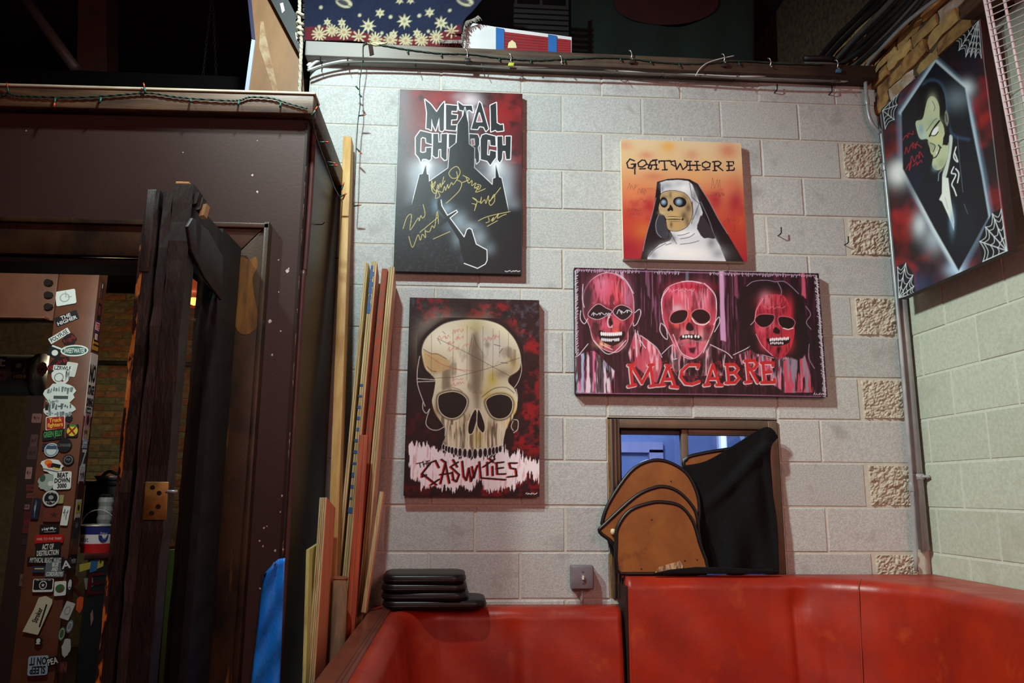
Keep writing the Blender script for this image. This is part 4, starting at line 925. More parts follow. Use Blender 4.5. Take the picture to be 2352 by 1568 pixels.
# mezzanine above the block wall: floor, dark back wall, ceiling edge
mz = MB().box(-6.3, 0.2, 3.50, 1.637, 4.7, 3.60).build('floor_mezzanine', mat('mezzanine_gloom_black', (9, 8, 8), (7, 6, 6), rough=.95, spec=.1))  # near-black colour stands for gloom, hiding the lamplight that falls on this slab
tag(mz, 'dark mezzanine floor above the block wall', 'floor', kind='structure')
mz = MB().box(-6.3, 3.0, 3.60, 1.637, 3.1, 4.75).build('wall_mezzanine', mat('dark_mezzanine_wall', (30, 22, 22), (18, 15, 16), rough=0.9, nscale=3))
tag(mz, 'dark back wall of the mezzanine', 'wall', kind='structure')
mz = MB().box(-6.5, 0.22, 4.75, 1.86, 3.1, 4.85).build('ceiling_mezzanine', DARKC)
tag(mz, 'dark ceiling of the mezzanine', 'ceiling', kind='structure')

# top beam of the block wall
BEAMW = mat('weathered_beam_wood', (104, 86, 68), (66, 50, 38), rough=0.65, nscale=6, stretch=(0.6, 6, 16), bump=.3, bscale=40, c3=(44, 30, 22), s3=1.1, t3=(.38, .6), st3=(1, .1, .1))
bm_ = MB()
a0, a1 = at_y(703, 93, -.09), at_y(703, 126, -.09); b0, b1 = at_y(1985, 150, -.09), at_y(1985, 178, -.09)
bm_.hexa([(-1.27, -.09, a1.z), (1.60, -.09, b1.z), (1.60, .03, b1.z), (-1.27, .03, a1.z), (-1.27, -.09, a0.z), (1.60, -.09, b0.z), (1.60, .03, b0.z), (-1.27, .03, a0.z)])
# the left end of the beam is bleached pale: wood colour shifts along its length
_n = BEAMW.node_tree.nodes; _l = BEAMW.node_tree.links
_b = _n['Principled BSDF']; _src = _b.inputs['Base Color'].links[0].from_socket
_tc = _n.new('ShaderNodeTexCoord'); _sx = _n.new('ShaderNodeSeparateXYZ'); _mr = _n.new('ShaderNodeMapRange')
_mr.inputs['From Min'].default_value = -0.55; _mr.inputs['From Max'].default_value = -1.0
_l.new(_tc.outputs['Object'], _sx.inputs[0]); _l.new(_sx.outputs['X'], _mr.inputs['Value'])
_mx = _n.new('ShaderNodeMix'); _mx.data_type = 'RGBA'; _mx.inputs[7].default_value = (*lin((168, 166, 162)), 1)
_sc = _n.new('ShaderNodeMath'); _sc.operation = 'MULTIPLY'; _sc.inputs[1].default_value = 0.8
_l.new(_mr.outputs[0], _sc.inputs[0]); _l.new(_sc.outputs[0], _mx.inputs[0]); _l.new(_src, _mx.inputs[6]); _l.new(_mx.outputs[2], _b.inputs['Base Color'])
beam = bm_.build('trim_1', BEAMW, bevel=.004)
tag(beam, 'long weathered timber beam capping the block wall', 'beam', kind='structure')
MB().obox(at_y(852, 112, -.092), (.010, 0, .004), (0, .004, 0), (-.006, 0, .034)).build('splintered_gouge', mat('torn_wood', (58, 26, 20), (24, 14, 12), rough=.9, nscale=40), beam)
MB().prism([at_y(838, 98, -.10), at_y(882, 97, -.10), at_y(884, 100, -.10), at_y(862, 104, -.10)], (0, .012, 0)).build('splinter', mat('pale_splinter', (214, 206, 150), rough=.7), beam)

# ------------------------------------------------------------------ brown enclosure on the left
XE, YF = -1.08, -0.80
OPX0, OPX1, OPZ = -2.75, -1.312, 2.305
fw = MB().box(OPX1, YF, 0, XE, YF + .14, 2.90).box(-3.4, YF, OPZ, OPX1, YF + .14, 2.90).box(-3.4, YF, 0, OPX0, YF + .14, OPZ)
wall_left = fw.build('wall_left', BROWN)
tag(wall_left, 'glossy brown painted front wall around the folding door', 'wall', kind='structure')
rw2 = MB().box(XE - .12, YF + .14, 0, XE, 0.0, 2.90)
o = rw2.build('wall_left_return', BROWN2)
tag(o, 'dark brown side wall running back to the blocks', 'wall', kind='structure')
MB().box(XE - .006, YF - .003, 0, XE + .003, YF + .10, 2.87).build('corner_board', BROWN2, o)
# L-shaped nails and the brown cable on the side wall
NAIL = mat('rusty_nail', (70, 44, 36), (40, 28, 26), rough=.6, metal=.6)
c = [Vector((XE + .012, -.735, 2.865)), Vector((XE + .012, -.73, 2.6)), Vector((XE + .010, -.74, 2.3)), Vector((XE + .006, -.75, 2.1)), Vector((XE + .006, -.75, 0.4))]
cab = MB().tube(smooth_path(c, 6), .010, 8).build('brown_cable', mat('brown_cable_sheath', (84, 42, 40), (60, 32, 30), rough=.5), smooth=True)
tag(cab, 'dark red brown cable running down the enclosure side wall', 'cable')
for i, (x, y) in enumerate(((728, 516), (772, 593))):
    q = at_x(x, y, XE + .004)
    n = MB().tube([q + Vector((-.02, 0, 0)), q + Vector((.022, 0, .002)), q + Vector((.03, 0, .012))], .0022, 6).build('nail', NAIL)
    tag(n, ('bent nail in the dark side wall beside the brown cable', 'bent nail in the dark side wall beside the upright stud')[i], 'nail', 'nails in the enclosure side wall')
# trims along the top
zl0, zl1, zr0, zr1 = 2.845, 2.935, 2.872, 2.957
t = MB().hexa([(-3.4, YF - .045, zl0), (XE + .03, YF - .045, zr0), (XE + .03, YF, zr0), (-3.4, YF, zl0), (-3.4, YF - .045, zl1), (XE + .03, YF - .045, zr1), (XE + .03, YF + .05, zr1), (-3.4, YF + .05, zl1)])
o = t.build('trim_2', TRIMW, bevel=.006); tag(o, 'dark stained timber rail along the top of the brown front wall', 'trim', kind='structure')
MB().hexa([(-3.4, YF - .050, zl1 - .007), (XE + .034, YF - .050, zr1 - .007), (XE + .034, YF + .04, zr1 - .007), (-3.4, YF + .04, zl1 - .007), (-3.4, YF - .050, zl1 + .004), (XE + .034, YF - .050, zr1 + .004), (XE + .034, YF + .05, zr1 + .004), (-3.4, YF + .05, zl1 + .004)]).build('edge_highlight_strip', mat('painted_edge_highlight', (190, 178, 156), (150, 132, 108), rough=.5, nscale=12, stretch=(.6, 4, 4)), o, bevel=.003)  # pale strip added to paint the light caught by the rail's top edge
t = MB().box(XE, YF, zr0, XE + .03, -.002, zr1)
o = t.build('trim_3', TRIMW, bevel=.004); tag(o, 'dark stained timber rail along the top of the enclosure side', 'trim', kind='structure')
o = MB().box(-6.0, YF + .05, 2.90, XE, 0.15, 2.955).build('ceiling_passage', mat('passage_ceiling', (40, 32, 30), (30, 26, 24), rough=.9)); tag(o, 'brown flat roof over the passage', 'ceiling', kind='structure')
# door casing
cs = MB().prism([(OPX1, YF - .03, 0), (-1.205, YF - .03, 0), (-1.205, YF - .03, 2.427), (OPX1, YF - .03, OPZ)], (0, .03, 0))
cs_o = cs.build('trim_4', CASEW, bevel=.003); tag(cs_o, 'stained brown wooden casing up the right side of the doorway', 'trim', kind='structure')
MB().box(-1.205, YF - .042, 0, -1.185, YF, 2.445).build('backband', CASEW, cs_o, bevel=.003)
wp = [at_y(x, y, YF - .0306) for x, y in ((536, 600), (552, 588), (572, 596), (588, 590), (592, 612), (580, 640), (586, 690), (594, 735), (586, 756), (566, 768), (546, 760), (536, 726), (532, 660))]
MB().prism(smooth_path(wp, 3, True), (0, .001, 0)).build('yellow_brown_patch', mat('yellow_brown_wood', (128, 84, 30), (66, 42, 18), rough=.45, nscale=5, stretch=(6, 3, .8), c3=(40, 25, 14), s3=9, t3=(.6, .68)), cs_o)  # separate yellow-brown patch on the upper part of the casing
cs = MB().prism([(-3.0, YF - .03, OPZ), (OPX1 - .002, YF - .03, OPZ), (-1.207, YF - .03, 2.427), (-3.0, YF - .03, 2.418)], (0, .03, 0))
cs_o = cs.build('trim_5', CASEW, bevel=.003); tag(cs_o, 'stained brown wooden casing across the head of the doorway', 'trim', kind='structure')
MB().box(-3.0, YF - .042, 2.42, -1.186, YF, 2.44).build('backband', CASEW, cs_o, bevel=.003)
jb = MB().box(OPX0, YF, OPZ - .02, OPX1 + .012, YF + .16, OPZ).box(OPX1 - .008, YF, 0, OPX1 + .012, YF + .16, OPZ)
o = jb.build('trim_6', mat('dark_jamb', (24, 17, 14), (16, 12, 10), rough=.6)); tag(o, 'dark wooden jamb lining inside the doorway', 'trim', kind='structure')

# ------------------------------------------------------------------ window in the block wall
FR = mat('bronze_aluminium', (108, 92, 76), (98, 84, 70), rough=.45, metal=.3, nscale=20)
FRD = mat('dark_window_channel', (34, 22, 20), (26, 18, 17), rough=.5)
win = thing('window_1', (0.61, .02, HZ0), 'bronze framed sliding window with two blue-grey panes', 'window', kind='structure')
wx0, wx1, wz0, wz1 = .212, 1.008, HZ0 + .004, HZ1 - .008
fr = MB().box(wx0, -.012, wz0, wx0 + .045, .10, wz1).box(wx1 - .045, -.012, wz0, wx1, .10, wz1).box(wx0 + .045, -.012, wz1 - .042, wx1 - .045, .10, wz1).box(wx0 + .045, -.012, wz0, wx1 - .045, .10, wz0 + .045)
fr.build('window_frame', FR, win, bevel=.003)
MB().box(wx0 + .010, -.018, wz0, wx0 + .016, -.012, wz1).box(wx0 + .028, -.018, wz0, wx0 + .032, -.012, wz1).build('frame_groove', FRD, win)
MB().box(wx0 + .045, .03, wz0 + .045, wx0 + .060, .09, wz1 - .042).box(wx0 + .045, .03, wz1 - .066, .575, .09, wz1 - .042).build('dark_channel', FRD, win)
MB().box(wx0 - .008, .0, wz0, wx0, .10, wz1).build('foam_strip', mat('aged_foam', (150, 112, 52), (96, 66, 34), rough=.9, nscale=30), win)
sash = MB().box(.553, .008, wz0 + .045, .585, .05, wz1 - .042).box(.585, .008, wz1 - .07, wx1 - .045, .05, wz1 - .042).box(.585, .008, wz0 + .045, wx1 - .045, .05, wz0 + .08).box(wx1 - .075, .008, wz0 + .08, wx1 - .045, .05, wz1 - .07)
sash.build('sliding_sash', FR, win, bevel=.003)
GLW = glass('window_glass', (205, 215, 235), .10)
MB().box(wx0 + .06, .07, wz0 + .045, .56, .074, wz1 - .066).build('pane', GLW, win)
MB().box(.585, .03, wz0 + .08, wx1 - .075, .034, wz1 - .07).build('pane', GLW, win)
sil = MB().box(HX0, -.004, HZ0 - .02, HX1, .2, HZ0 + .003).build('trim_7', MORTAR); tag(sil, 'painted sill under the sliding window', 'sill', kind='structure')
# room beyond the window
SR = mat('blue_grey_plaster', (150, 164, 196), (128, 144, 182), rough=.8, nscale=3, c3=(170, 180, 206), s3=2.5, t3=(.5, .7))
sr = MB().box(-.6, 2.0, 0, 2.2, 2.1, 2.6).box(-.7, .2, 0, -.6, 2.1, 2.6).box(2.2, .2, 0, 2.3, 2.1, 2.6).box(-.7, .2, 2.6, 2.3, 2.1, 2.7)
o = sr.build('wall_beyond', SR); tag(o, 'pale blue-grey plaster of the room beyond the window', 'wall', kind='structure')
dw = MB()
p0, p1 = at_y(1425, 1015, 1.97), at_y(1505, 1033, 1.97)
dw.box(p0.x - .25, 1.94, p1.z - .02, p1.x + .05, 2.0, p0.z).box(p1.x - .05, 1.94, 0, p1.x + .05, 2.0, p1.z)
o = dw.build('trim_8', mat('lilac_door_trim', (196, 186, 206), (186, 176, 198), rough=.6)); tag(o, 'pale lilac door trim beyond the window glass', 'trim', kind='structure')
lt = thing('ceiling_batten_light', at_y(1662, 1010, 1.6), 'white strip light hanging upright seen through the right window pane', 'lamp')
q = at_y(1662, 1000, 1.6)
MB().cyl((q.x, 1.6, q.z - .28), (q.x, 1.6, q.z + .22), .018, n=12).build('tube', mat('lit_tube', (240, 244, 255), rough=.4, emit=((230, 238, 255), 2.2)), lt)
MB().box(q.x - .03, 1.62, q.z - .30, q.x + .03, 1.66, q.z + .24).build('batten', mat('white_enamel', (220, 222, 226), rough=.4), lt)
q = at_y(1705, 1005, 1.7)
MB().obox((q.x, 1.7, q.z), (.012, 0, .004), (0, .012, 0), (-.03, 0, .12)).build('bracket_arm', mat('white_enamel', (220, 222, 226)), lt)

# chips in the brown paint
CHIP = mat('chipped_plaster', (206, 192, 184), (180, 150, 140), rough=.9, nscale=40)
rp = random.Random(8)
for x, y, r in ((580, 402, 3), (591, 440, 3.5), (640, 597, 2), (660, 622, 4), (663, 617, 2.5), (620, 737, 5), (625, 815, 2.5), (640, 670, 2), (584, 700, 1.5), (645, 760, 2), (648, 1138, 2.5), (652, 1150, 2), (644, 1175, 2), (606, 1212, 2), (613, 1208, 1.8), (596, 1242, 2), (604, 1254, 2), (632, 1264, 2.6), (650, 1262, 2), (60, 300, 1.5), (420, 350, 1.5)):
    q = at_y(x, y, YF - .0006); s_ = r / 640
    MB().prism([(q.x + s_ * rp.uniform(.6, 1.2) * math.cos(a), q.y, q.z + s_ * rp.uniform(.6, 1.5) * math.sin(a)) for a in [k * math.pi / 3 for k in range(6)]], (0, .0012, 0)).build('paint_chip', CHIP, wall_left)
for k in range(24):
    z = rp.uniform(.9, 2.7); w_ = rp.uniform(.002, .005); h_ = rp.uniform(.006, .03)
    MB().prism([(XE + .0034, YF + .004 + w_, z - h_), (XE + .0034, YF + .004 + 2 * w_, z), (XE + .0034, YF + .004 + w_, z + h_), (XE + .0034, YF + .001, z + h_ * .3)], (-.0012, 0, 0)).build('paint_chip', CHIP, wall_left)

# ------------------------------------------------------------------ paintings on the walls
EX, EZ, NB = (1, 0, 0), (0, 0, 1), (0, -1, 0)
TH = 0.038
make_canvas('black and red canvas of a church silhouette lettered METAL CHURCH with gold signatures', (-0.809, -.041, 3.430), EX, EZ, NB, .606, .930, TH,
            [(93, 50), (1060, 88), (1050, 1500), (52, 1465)], art_church, 280, 420, 1.0, (20, 18, 22))
make_canvas('canvas of a large cream skull on dark red lettered THE CASUALTIES', (-0.728, -.041, 2.374), EX, EZ, NB, .608, .910, TH,
            [(90, 48), (1018, 55), (1042, 1472), (75, 1472)], art_skull, 290, 430, 1.15, (24, 12, 16))
make_canvas('square orange canvas of a skeletal nun lettered GOATWHORE', (0.288, -.041, 3.206), EX, EZ, NB, .608, .618, TH,
            [(132, 98), (1487, 130), (1550, 1470), (172, 1445)], art_nun, 280, 285, 1.02, (226, 206, 180))
make_canvas('wide pink and black canvas of three ghoulish faces lettered MACABRE', (0.048, -.041, 2.538), EX, EZ, NB, 1.20, .606, TH,
            [(75, 52), (2210, 112), (2258, 1190), (78, 1150)], art_faces, 560, 284, 1.3, (40, 20, 40))
make_canvas('coffin canvas of a grinning vampire in a black suit hanging on the side wall', (1.590, -.122, 3.372), (0, -1, 0), EZ, (-1, 0, 0), .757, .978, TH,
            [(138, 540), (641, 95), (768, 1287), (224, 1490)], art_vampire, 250, 460, 1.25, (48, 18, 20))

# ------------------------------------------------------------------ red booths
VINYL = mat('red_vinyl', (166, 42, 18), (140, 30, 13), rough=.4, nscale=5, bump=.25, bscale=14, c3=(190, 76, 28), s3=7, t3=(.58, .92), spec=.5, rvar=.08, detail=6)
BORDER = mat('brown_vinyl_border', (118, 52, 34), (94, 38, 26), rough=.35, nscale=8, bump=.1)
SEAM = mat('dark_stitching', (70, 30, 22), rough=.6)
def arc(cx, cy, r, a0, a1, n):
    return [(cx + r * math.cos(math.radians(a0 + (a1 - a0) * k / n)), cy + r * math.sin(math.radians(a0 + (a1 - a0) * k / n))) for k in range(n + 1)]
def resample(path, step):
    out = [path[0]]
    for a, b in zip(path[:-1], path[1:]):
        L = math.dist(a, b); n = max(1, int(L / step))
        if L < 1e-6: continue
        out += [(a[0] + (b[0] - a[0]) * k / n, a[1] + (b[1] - a[1]) * k / n) for k in range(1, n + 1)]
    return out
def sweep(path, prof, side, disp=None):
    b = MB(); n = len(path); m_ = len(prof)
    for i, (x, y) in enumerate(path):
        x0, y0 = path[max(i - 1, 0)]; x1, y1 = path[min(i + 1, n - 1)]
        L = math.hypot(x1 - x0, y1 - y0); nx, ny = -(y1 - y0) / L * side, (x1 - x0) / L * side
        for s_, z in prof:
            d = disp(x, y, z) if disp else 0
            b.v.append((x + nx * (s_ + d), y + ny * (s_ + d), z))
    for i in range(n - 1):
        for j in range(m_ - 1):
            a = i * m_ + j; b.f.append((a, a + 1, a + m_ + 1, a + m_))
    b.f.append(tuple(range(m_))); b.f.append(tuple((n - 1) * m_ + j for j in range(m_))[::-1])
    return b
def profile(top, lean, seat):
    pr = [(-.03, top - .02), (0, top)]
    pr += [(.012 + .055 * math.sin(math.radians(a)), top - .055 * (1 - math.cos(math.radians(a)))) for a in range(0, 91, 10)]
    n = 16
    for k in range(1, n + 1):
        t_ = k / n; pr.append((.067 + lean * t_, top - .055 - (top - .055 - seat) * t_))
    pr += [(-.03, seat)]
    return pr
def gauss(d, w): return math.exp(-(d / w) ** 2)
# low booth
low = thing('booth', (-.2, -.5, 0), 'low red vinyl booth with brown border carrying the black seat pads', 'booth', 'red corner booths')
pl = resample([(-.752, -2.3)] + [(-.752, -1.2), (-.752, -.33)] + arc(-.502, -.33, .25, 180, 90, 10) + [(.222, -.08)], .02)
def dlow(x, y, z):
    d = 0
    if y > -.2: d -= .022 * gauss(x + .243, .03) * .6 * min(1, max(0, (0.98 - z) / .12)); d += .010 * gauss(x + .19, .05) * min(1, max(0, (.93 - z) / .1))
    d += .004 * math.sin(x * 21 + z * 13) * math.sin(y * 17 + z * 9)
    return d
sweep(pl, profile(1.0, .07, .46), -1, dlow).build('backrest', VINYL, low, smooth=True)
MB().prism([(x, y, .985) for x, y in pl] + [(.222, -.016, .985), (-.84, -.016, .985), (-.84, -2.3, .985)], (0, 0, .012)).build('top_panel', VINYL, low)
MB().box(-.838, -2.3, .99, -.752, -.20, 1.006).build('border', BORDER, low, bevel=.006)
for xx in (-.778, -.766): MB().tube([(xx, -2.3, 1.006), (xx, -.21, 1.006)], .0016, 6).build('stitched_seam', SEAM, low)
MB().box(-.842, -2.3, 0, -.826, -.19, .985).build('outer_panel', BORDER, low, bevel=.004)
MB().box(-.66, -1.9, .1, .22, -.2, .46).build('seat', VINYL, low, bevel=.03, seg=4)
sp = [at_y(925, 1402, -.13), at_y(965, 1440, -.16), at_y(990, 1490, -.17), at_y(1008, 1570, -.175)]
MB().tube(smooth_path(sp, 6), .0022, 6).build('piping', mat('pale_piping', (196, 104, 74), rough=.4), low, smooth=True)
# high booth
high = thing('booth', (1.0, -.5, 0), 'taller red vinyl corner booth under the window and side wall', 'booth', 'red corner booths')
ph = resample([(.248, -.10), (.86, -.10)] + arc(.86, -.66, .56, 90, 0, 14) + [(1.42, -2.3)], .018)
def dhigh(x, y, z):
    d = 0
    if x > .8 and y > -.6:
        s_ = (x - .99) + .25 * (z - 1.03)
        d -= .034 * gauss(x - .985, .022) * min(1, max(0, (1.09 - z) / .10)) * .5 ; d += .014 * gauss(x - 1.06, .045) * min(1, max(0, (1.07 - z) / .1))
        d -= .016 * gauss(x - 1.0, .05) * gauss(z - 1.02, .05)
    d += .004 * math.sin(x * 19 + z * 11) * math.sin(y * 15 + z * 12)
    return d
sweep(ph, profile(1.128, .07, .47), -1, dhigh).build('backrest', VINYL, high, smooth=True)
MB().prism([(x, y, 1.114) for x, y in ph] + [(1.69, -2.3, 1.114), (1.69, -.03, 1.114), (.248, -.03, 1.114)], (0, 0, .012)).build('top_panel', VINYL, high)
MB().box(.27, -1.9, .1, 1.36, -.2, .47).build('seat', VINYL, high, bevel=.03, seg=4)
MB().box(.238, -.165, .0, .248, -.006, 1.09).build('end_panel', mat('dark_booth_end', (40, 16, 14), (26, 12, 12), rough=.6), high)
ia = min(range(len(ph)), key=lambda i: math.hypot(ph[i][0] - 1.24, ph[i][1] + .26))
pxx, pyy = ph[ia]; tx, ty = ph[ia + 1][0] - ph[ia - 1][0], ph[ia + 1][1] - ph[ia - 1][1]; L_ = math.hypot(tx, ty); nx_, ny_ = ty / L_, -tx / L_
MB().tube([(pxx + nx_ * (s_ + .0035), pyy + ny_ * (s_ + .0035), z_) for s_, z_ in profile(1.128, .07, .47)[2:-1]], .0028, 6).build('piping', mat('worn_piping', (150, 60, 44), rough=.4), high, smooth=True)

# ------------------------------------------------------------------ stack of black stool pads
PAD = mat('black_vinyl_pad', (12, 11, 11), (16, 14, 14), rough=.36, spec=.35, nscale=6, bump=.06, bscale=30)
def pad(cx, cy, z, w, d, h, label, yaw=0, tilt=0.0, slope=0.0):
    root = thing('stool_pad', (cx, cy, z), label, 'cushion', 'black stool pads on the low booth')
    def ring(ins, zz):
        r = .055; out = []
        hw, hd = w / 2 - ins, d / 2 - ins; r = max(.02, r - ins)
        for sx_, sy_, a in ((1, 1, 0), (-1, 1, 90), (-1, -1, 180), (1, -1, 270)):
            for k in range(6):
                t_ = math.radians(a + 18 * k)
                x = sx_ * (hw - r) + r * math.cos(t_); y = sy_ * (hd - r) + r * math.sin(t_)
                X = cx + x * math.cos(yaw) - y * math.sin(yaw); Y = cy + x * math.sin(yaw) + y * math.cos(yaw)
                out.append((X, Y, z + zz + tilt * y + slope * x))
        return out
    lv = [(.006, 0), (.001, .003), (0, h * .3), (.001, h * .7), (.005, h * .88), (.014, h * .97), (.05, h)]
    b = MB(); n = 24
    for ins, zz in lv: b.v += ring(ins, zz)
    for i in range(len(lv) - 1):
        for j in range(n): b.f.append((i * n + j, i * n + (j + 1) % n, (i + 1) * n + (j + 1) % n, (i + 1) * n + j))
    b.f.append(tuple((len(lv) - 1) * n + j for j in range(n)))
    b.build('cover', PAD, root, smooth=True)
    base = MB(); rg = ring(.006, -.001)
    base.v = rg + [(x, y, zz + .004) for x, y, zz in rg]
    base.f = [tuple(range(n))[::-1]] + [(j, (j + 1) % n, n + (j + 1) % n, n + j) for j in range(n)]
    base.build('base_board', BLACK, root)
    MB().tube([(x, y, zz + .010) for x, y, zz in ring(-.001, 0)], .0022, 6, closed=True).build('welt', PAD, root, smooth=True)
pad(-.575, -.125, 1.0140, .43, .20, .032, 'bottom black vinyl pad of the stack, jutting out to the right', 0.03, .05)
pad(-.615, -.125, 1.0470, .36, .20, .0325, 'second lowest black vinyl pad of the stack on the low booth', -.02, .05)
pad(-.62, -.125, 1.0805, .355, .20, .0325, 'second highest black vinyl pad of the stack on the low booth', .02, .05)
pad(-.62, -.125, 1.1145, .345, .20, .034, 'topmost black vinyl pad of the stack beside the plywood', 0, .05)

# ------------------------------------------------------------------ junction box below the paintings
JB = mat('grey_box_paint', (124, 116, 124), (106, 100, 108), rough=.5, nscale=16, c3=(206, 206, 160), s3=16, t3=(.66, .70))
jb_ = thing('junction_box', (.07, -.03, 1.0), 'small grey paint-spattered switch box on the block wall', 'switch box')
MB().box(.020, -.055, 1.064, .120, .0, 1.166).build('housing', JB, jb_, bevel=.006, seg=3)
MB().box(.024, -.060, 1.068, .116, -.055, 1.162).build('cover_plate', JB, jb_, bevel=.003)
MB().box(.066, -.072, 1.108, .074, -.060, 1.124).build('toggle', mat('ivory_toggle', (226, 222, 210), rough=.4), jb_)
for zz in (1.094, 1.142): MB().cyl((.070, -.060, zz), (.070, -.063, zz), .004, n=10).build('screw', mat('bright_steel', (190, 190, 190), rough=.3, metal=.9), jb_)
STEEL = mat('galvanised_conduit', (172, 176, 180), (150, 154, 160), rough=.32, metal=.25, nscale=10)
MB().cyl((.070, -.03, 1.001), (.070, -.03, 1.066), .008, n=12).build('conduit', STEEL, jb_, smooth=True)
# bent nails on the blocks
for i, (x, y, lb) in enumerate(((1778, 214, 'bent black nail in the blocks above the orange nun canvas, nearer the middle'), (1903, 218, 'bent black nail high in the blocks nearest the corner conduit'), (1787, 541, 'bent black nail in the blocks right of the nun canvas'), (1940, 562, 'bent black nail beside the lower split-faced block'))):
    q = at_y(x, y, 0)
    n = MB().tube([q + Vector((0, .02, 0)), q + Vector((0, -.028, -.002)), q + Vector((.003, -.034, .004)), q + Vector((.004, -.034, .032))], .003, 6).build('nail', mat('black_nail', (24, 24, 30), rough=.5, metal=.6))
    tag(n, lb, 'nail', 'bent nails in the block wall')

# ------------------------------------------------------------------ chair back boards and black cloth in front of the window
TAN = mat('stained_tan_board', (150, 92, 40), (128, 72, 30), rough=.5, nscale=7, c3=(84, 42, 18), s3=5, t3=(.6, .72), bump=.1)
EDG = mat('black_edging', (14, 14, 16), (20, 20, 22), rough=.4)
def chair_board(pts, Y, label, extra=None, lean=0.0):
    out = smooth_path([at_y(x, y, Y) for x, y in pts], 4, True)
    zb = min(p.z for p in out)
    for p in out: p.z = max(p.z, 1.138)
    zb = 1.129
    root = thing('chair_back', (sum(p.x for p in out) / len(out), Y, zb), label, 'chair back', 'upholstered chair backs on the tall booth')
    MB().prism(out, (0, .012, 0)).build('board', TAN, root)
    MB().tube([p + Vector((0, .004, 0)) for p in out], .009, 8, closed=True).build('edging', EDG, root, smooth=True)
    if extra: extra(root, Y)
    return root
def front_bits(root, Y):
    q = [at_y(x, y, Y - .004) for x, y in ((1503, 1318), (1512, 1303), (1535, 1296), (1562, 1288), (1569, 1300), (1566, 1314), (1540, 1318))]
    MB().prism(q, (0, .003, 0)).build('torn_label', mat('torn_paper_label', (206, 170, 130), (110, 72, 44), rough=.8, nscale=30, stretch=(3, 1, .6), lo=.42, hi=.58), root)
    for x, y in ((1497, 1193), (1573, 1287), (1601, 1285), (1473, 1306)): MB().cyl(at_y(x, y, Y - .002), at_y(x, y, Y) + Vector((0, .004, 0)), .003, n=8).build('screw_hole', BLACK, root)
def mid_bits(root, Y):
    q = at_y(1408, 1221, Y - .006)
    MB().lathe([(0, -.014), (.009, -.012), (.012, 0), (.009, .012), (0, .014)], q, 10).build('plastic_stud', mat('cream_plastic', (214, 200, 160), rough=.4), root, smooth=True)
def back_bits(root, Y):
    MB().cyl(at_y(1541, 1105, Y - .002), at_y(1541, 1105, Y) + Vector((0, .004, 0)), .003, n=8).build('screw_hole', BLACK, root)
chair_board([(1426, 1324), (1416, 1240), (1422, 1205), (1448, 1172), (1490, 1156), (1522, 1153), (1562, 1162), (1590, 1195), (1606, 1245), (1621, 1318), (1520, 1324)], -.116, 'nearest tan chair back board, arched with a torn label', front_bits)
chair_board([(1378, 1221), (1392, 1202), (1458, 1142), (1500, 1121), (1530, 1118), (1562, 1132), (1592, 1165), (1603, 1200), (1604, 1250), (1600, 1312), (1440, 1312), (1411, 1250)], -.094, 'middle tan chair back board with a pointed left tip', mid_bits)
chair_board([(1384, 1198), (1402, 1150), (1448, 1084), (1490, 1059), (1532, 1060), (1576, 1086), (1600, 1130), (1606, 1170), (1604, 1210), (1600, 1312), (1440, 1312), (1392, 1216)], -.072, 'hindmost tan chair back board, tallest of the three by the window', back_bits)
hid = chair_board([(1574, 1085), (1576, 1056), (1592, 1046), (1656, 1034), (1710, 1030), (1750, 1050), (1768, 1120), (1768, 1306), (1625, 1306)], -.030, 'pale tan board mostly hidden under the black cloth')
CLOTH = mat('black_fleece', (13, 13, 14), (18, 18, 20), rough=.95, nscale=60, bump=.3, bscale=200, spec=.2)
Lb = crom([(1567, 1069), (1592, 1115), (1604, 1180), (1610, 1250), (1618, 1334)]); Rb = crom([(1787, 1004), (1768, 1035), (1774, 1120), (1786, 1210), (1790, 1334)]); Tp = crom([(1567, 1069), (1622, 1058), (1690, 1019), (1745, 985), (1770, 983), (1787, 1004)])
def samp(c, t):
    k = t * (len(c) - 1); i = min(int(k), len(c) - 2); f = k - i
    return (c[i][0] + (c[i + 1][0] - c[i][0]) * f, c[i][1] + (c[i + 1][1] - c[i][1]) * f)
def cloth_pt(u, v):
    l, r, tq = samp(Lb, v), samp(Rb, v), samp(Tp, u)
    lx = l[0] + (r[0] - l[0]) * u; ly = l[1] + (r[1] - l[1]) * u
    t0 = (Lb[0][0] + (Rb[0][0] - Lb[0][0]) * u, Lb[0][1] + (Rb[0][1] - Lb[0][1]) * u)
    w = 1 - v
    x = lx + (tq[0] - t0[0]) * w; y = ly + (tq[1] - t0[1]) * w
    fold = .016 * math.sin(9 * u + 5 * v) * v + .014 * math.sin(17 * u - 7 * v + 1) * (.3 + v) * .6 + .02 * math.exp(-((v - .22 - .25 * (1 - u)) / .05) ** 2)
    q = at_y(x, y, -.048 - (fold + .012) * min(1, u * 3)); q.z = max(q.z, 1.1335); return q
cl = thing('black_cloth', (.76, -.06, 1.13), 'black fleece cloth draped over boards in front of the window', 'cloth')
c_ = MB().grid(40, 40, cloth_pt).build('drape', CLOTH, cl, smooth=True)
sd_ = c_.modifiers.new('thick', 'SOLIDIFY'); sd_.thickness = .005; sd_.offset = 1
hem = [at_y(x, y, -.147) for x, y in ((1500, 1317), (1540, 1308), (1600, 1302), (1660, 1303), (1720, 1306), (1790, 1310), (1790, 1318), (1620, 1318))]
MB().prism([Vector((p.x, p.y, max(p.z, 1.129))) for p in hem], (0, .015, 0)).build('gathered_hem', CLOTH, cl, bevel=.004)

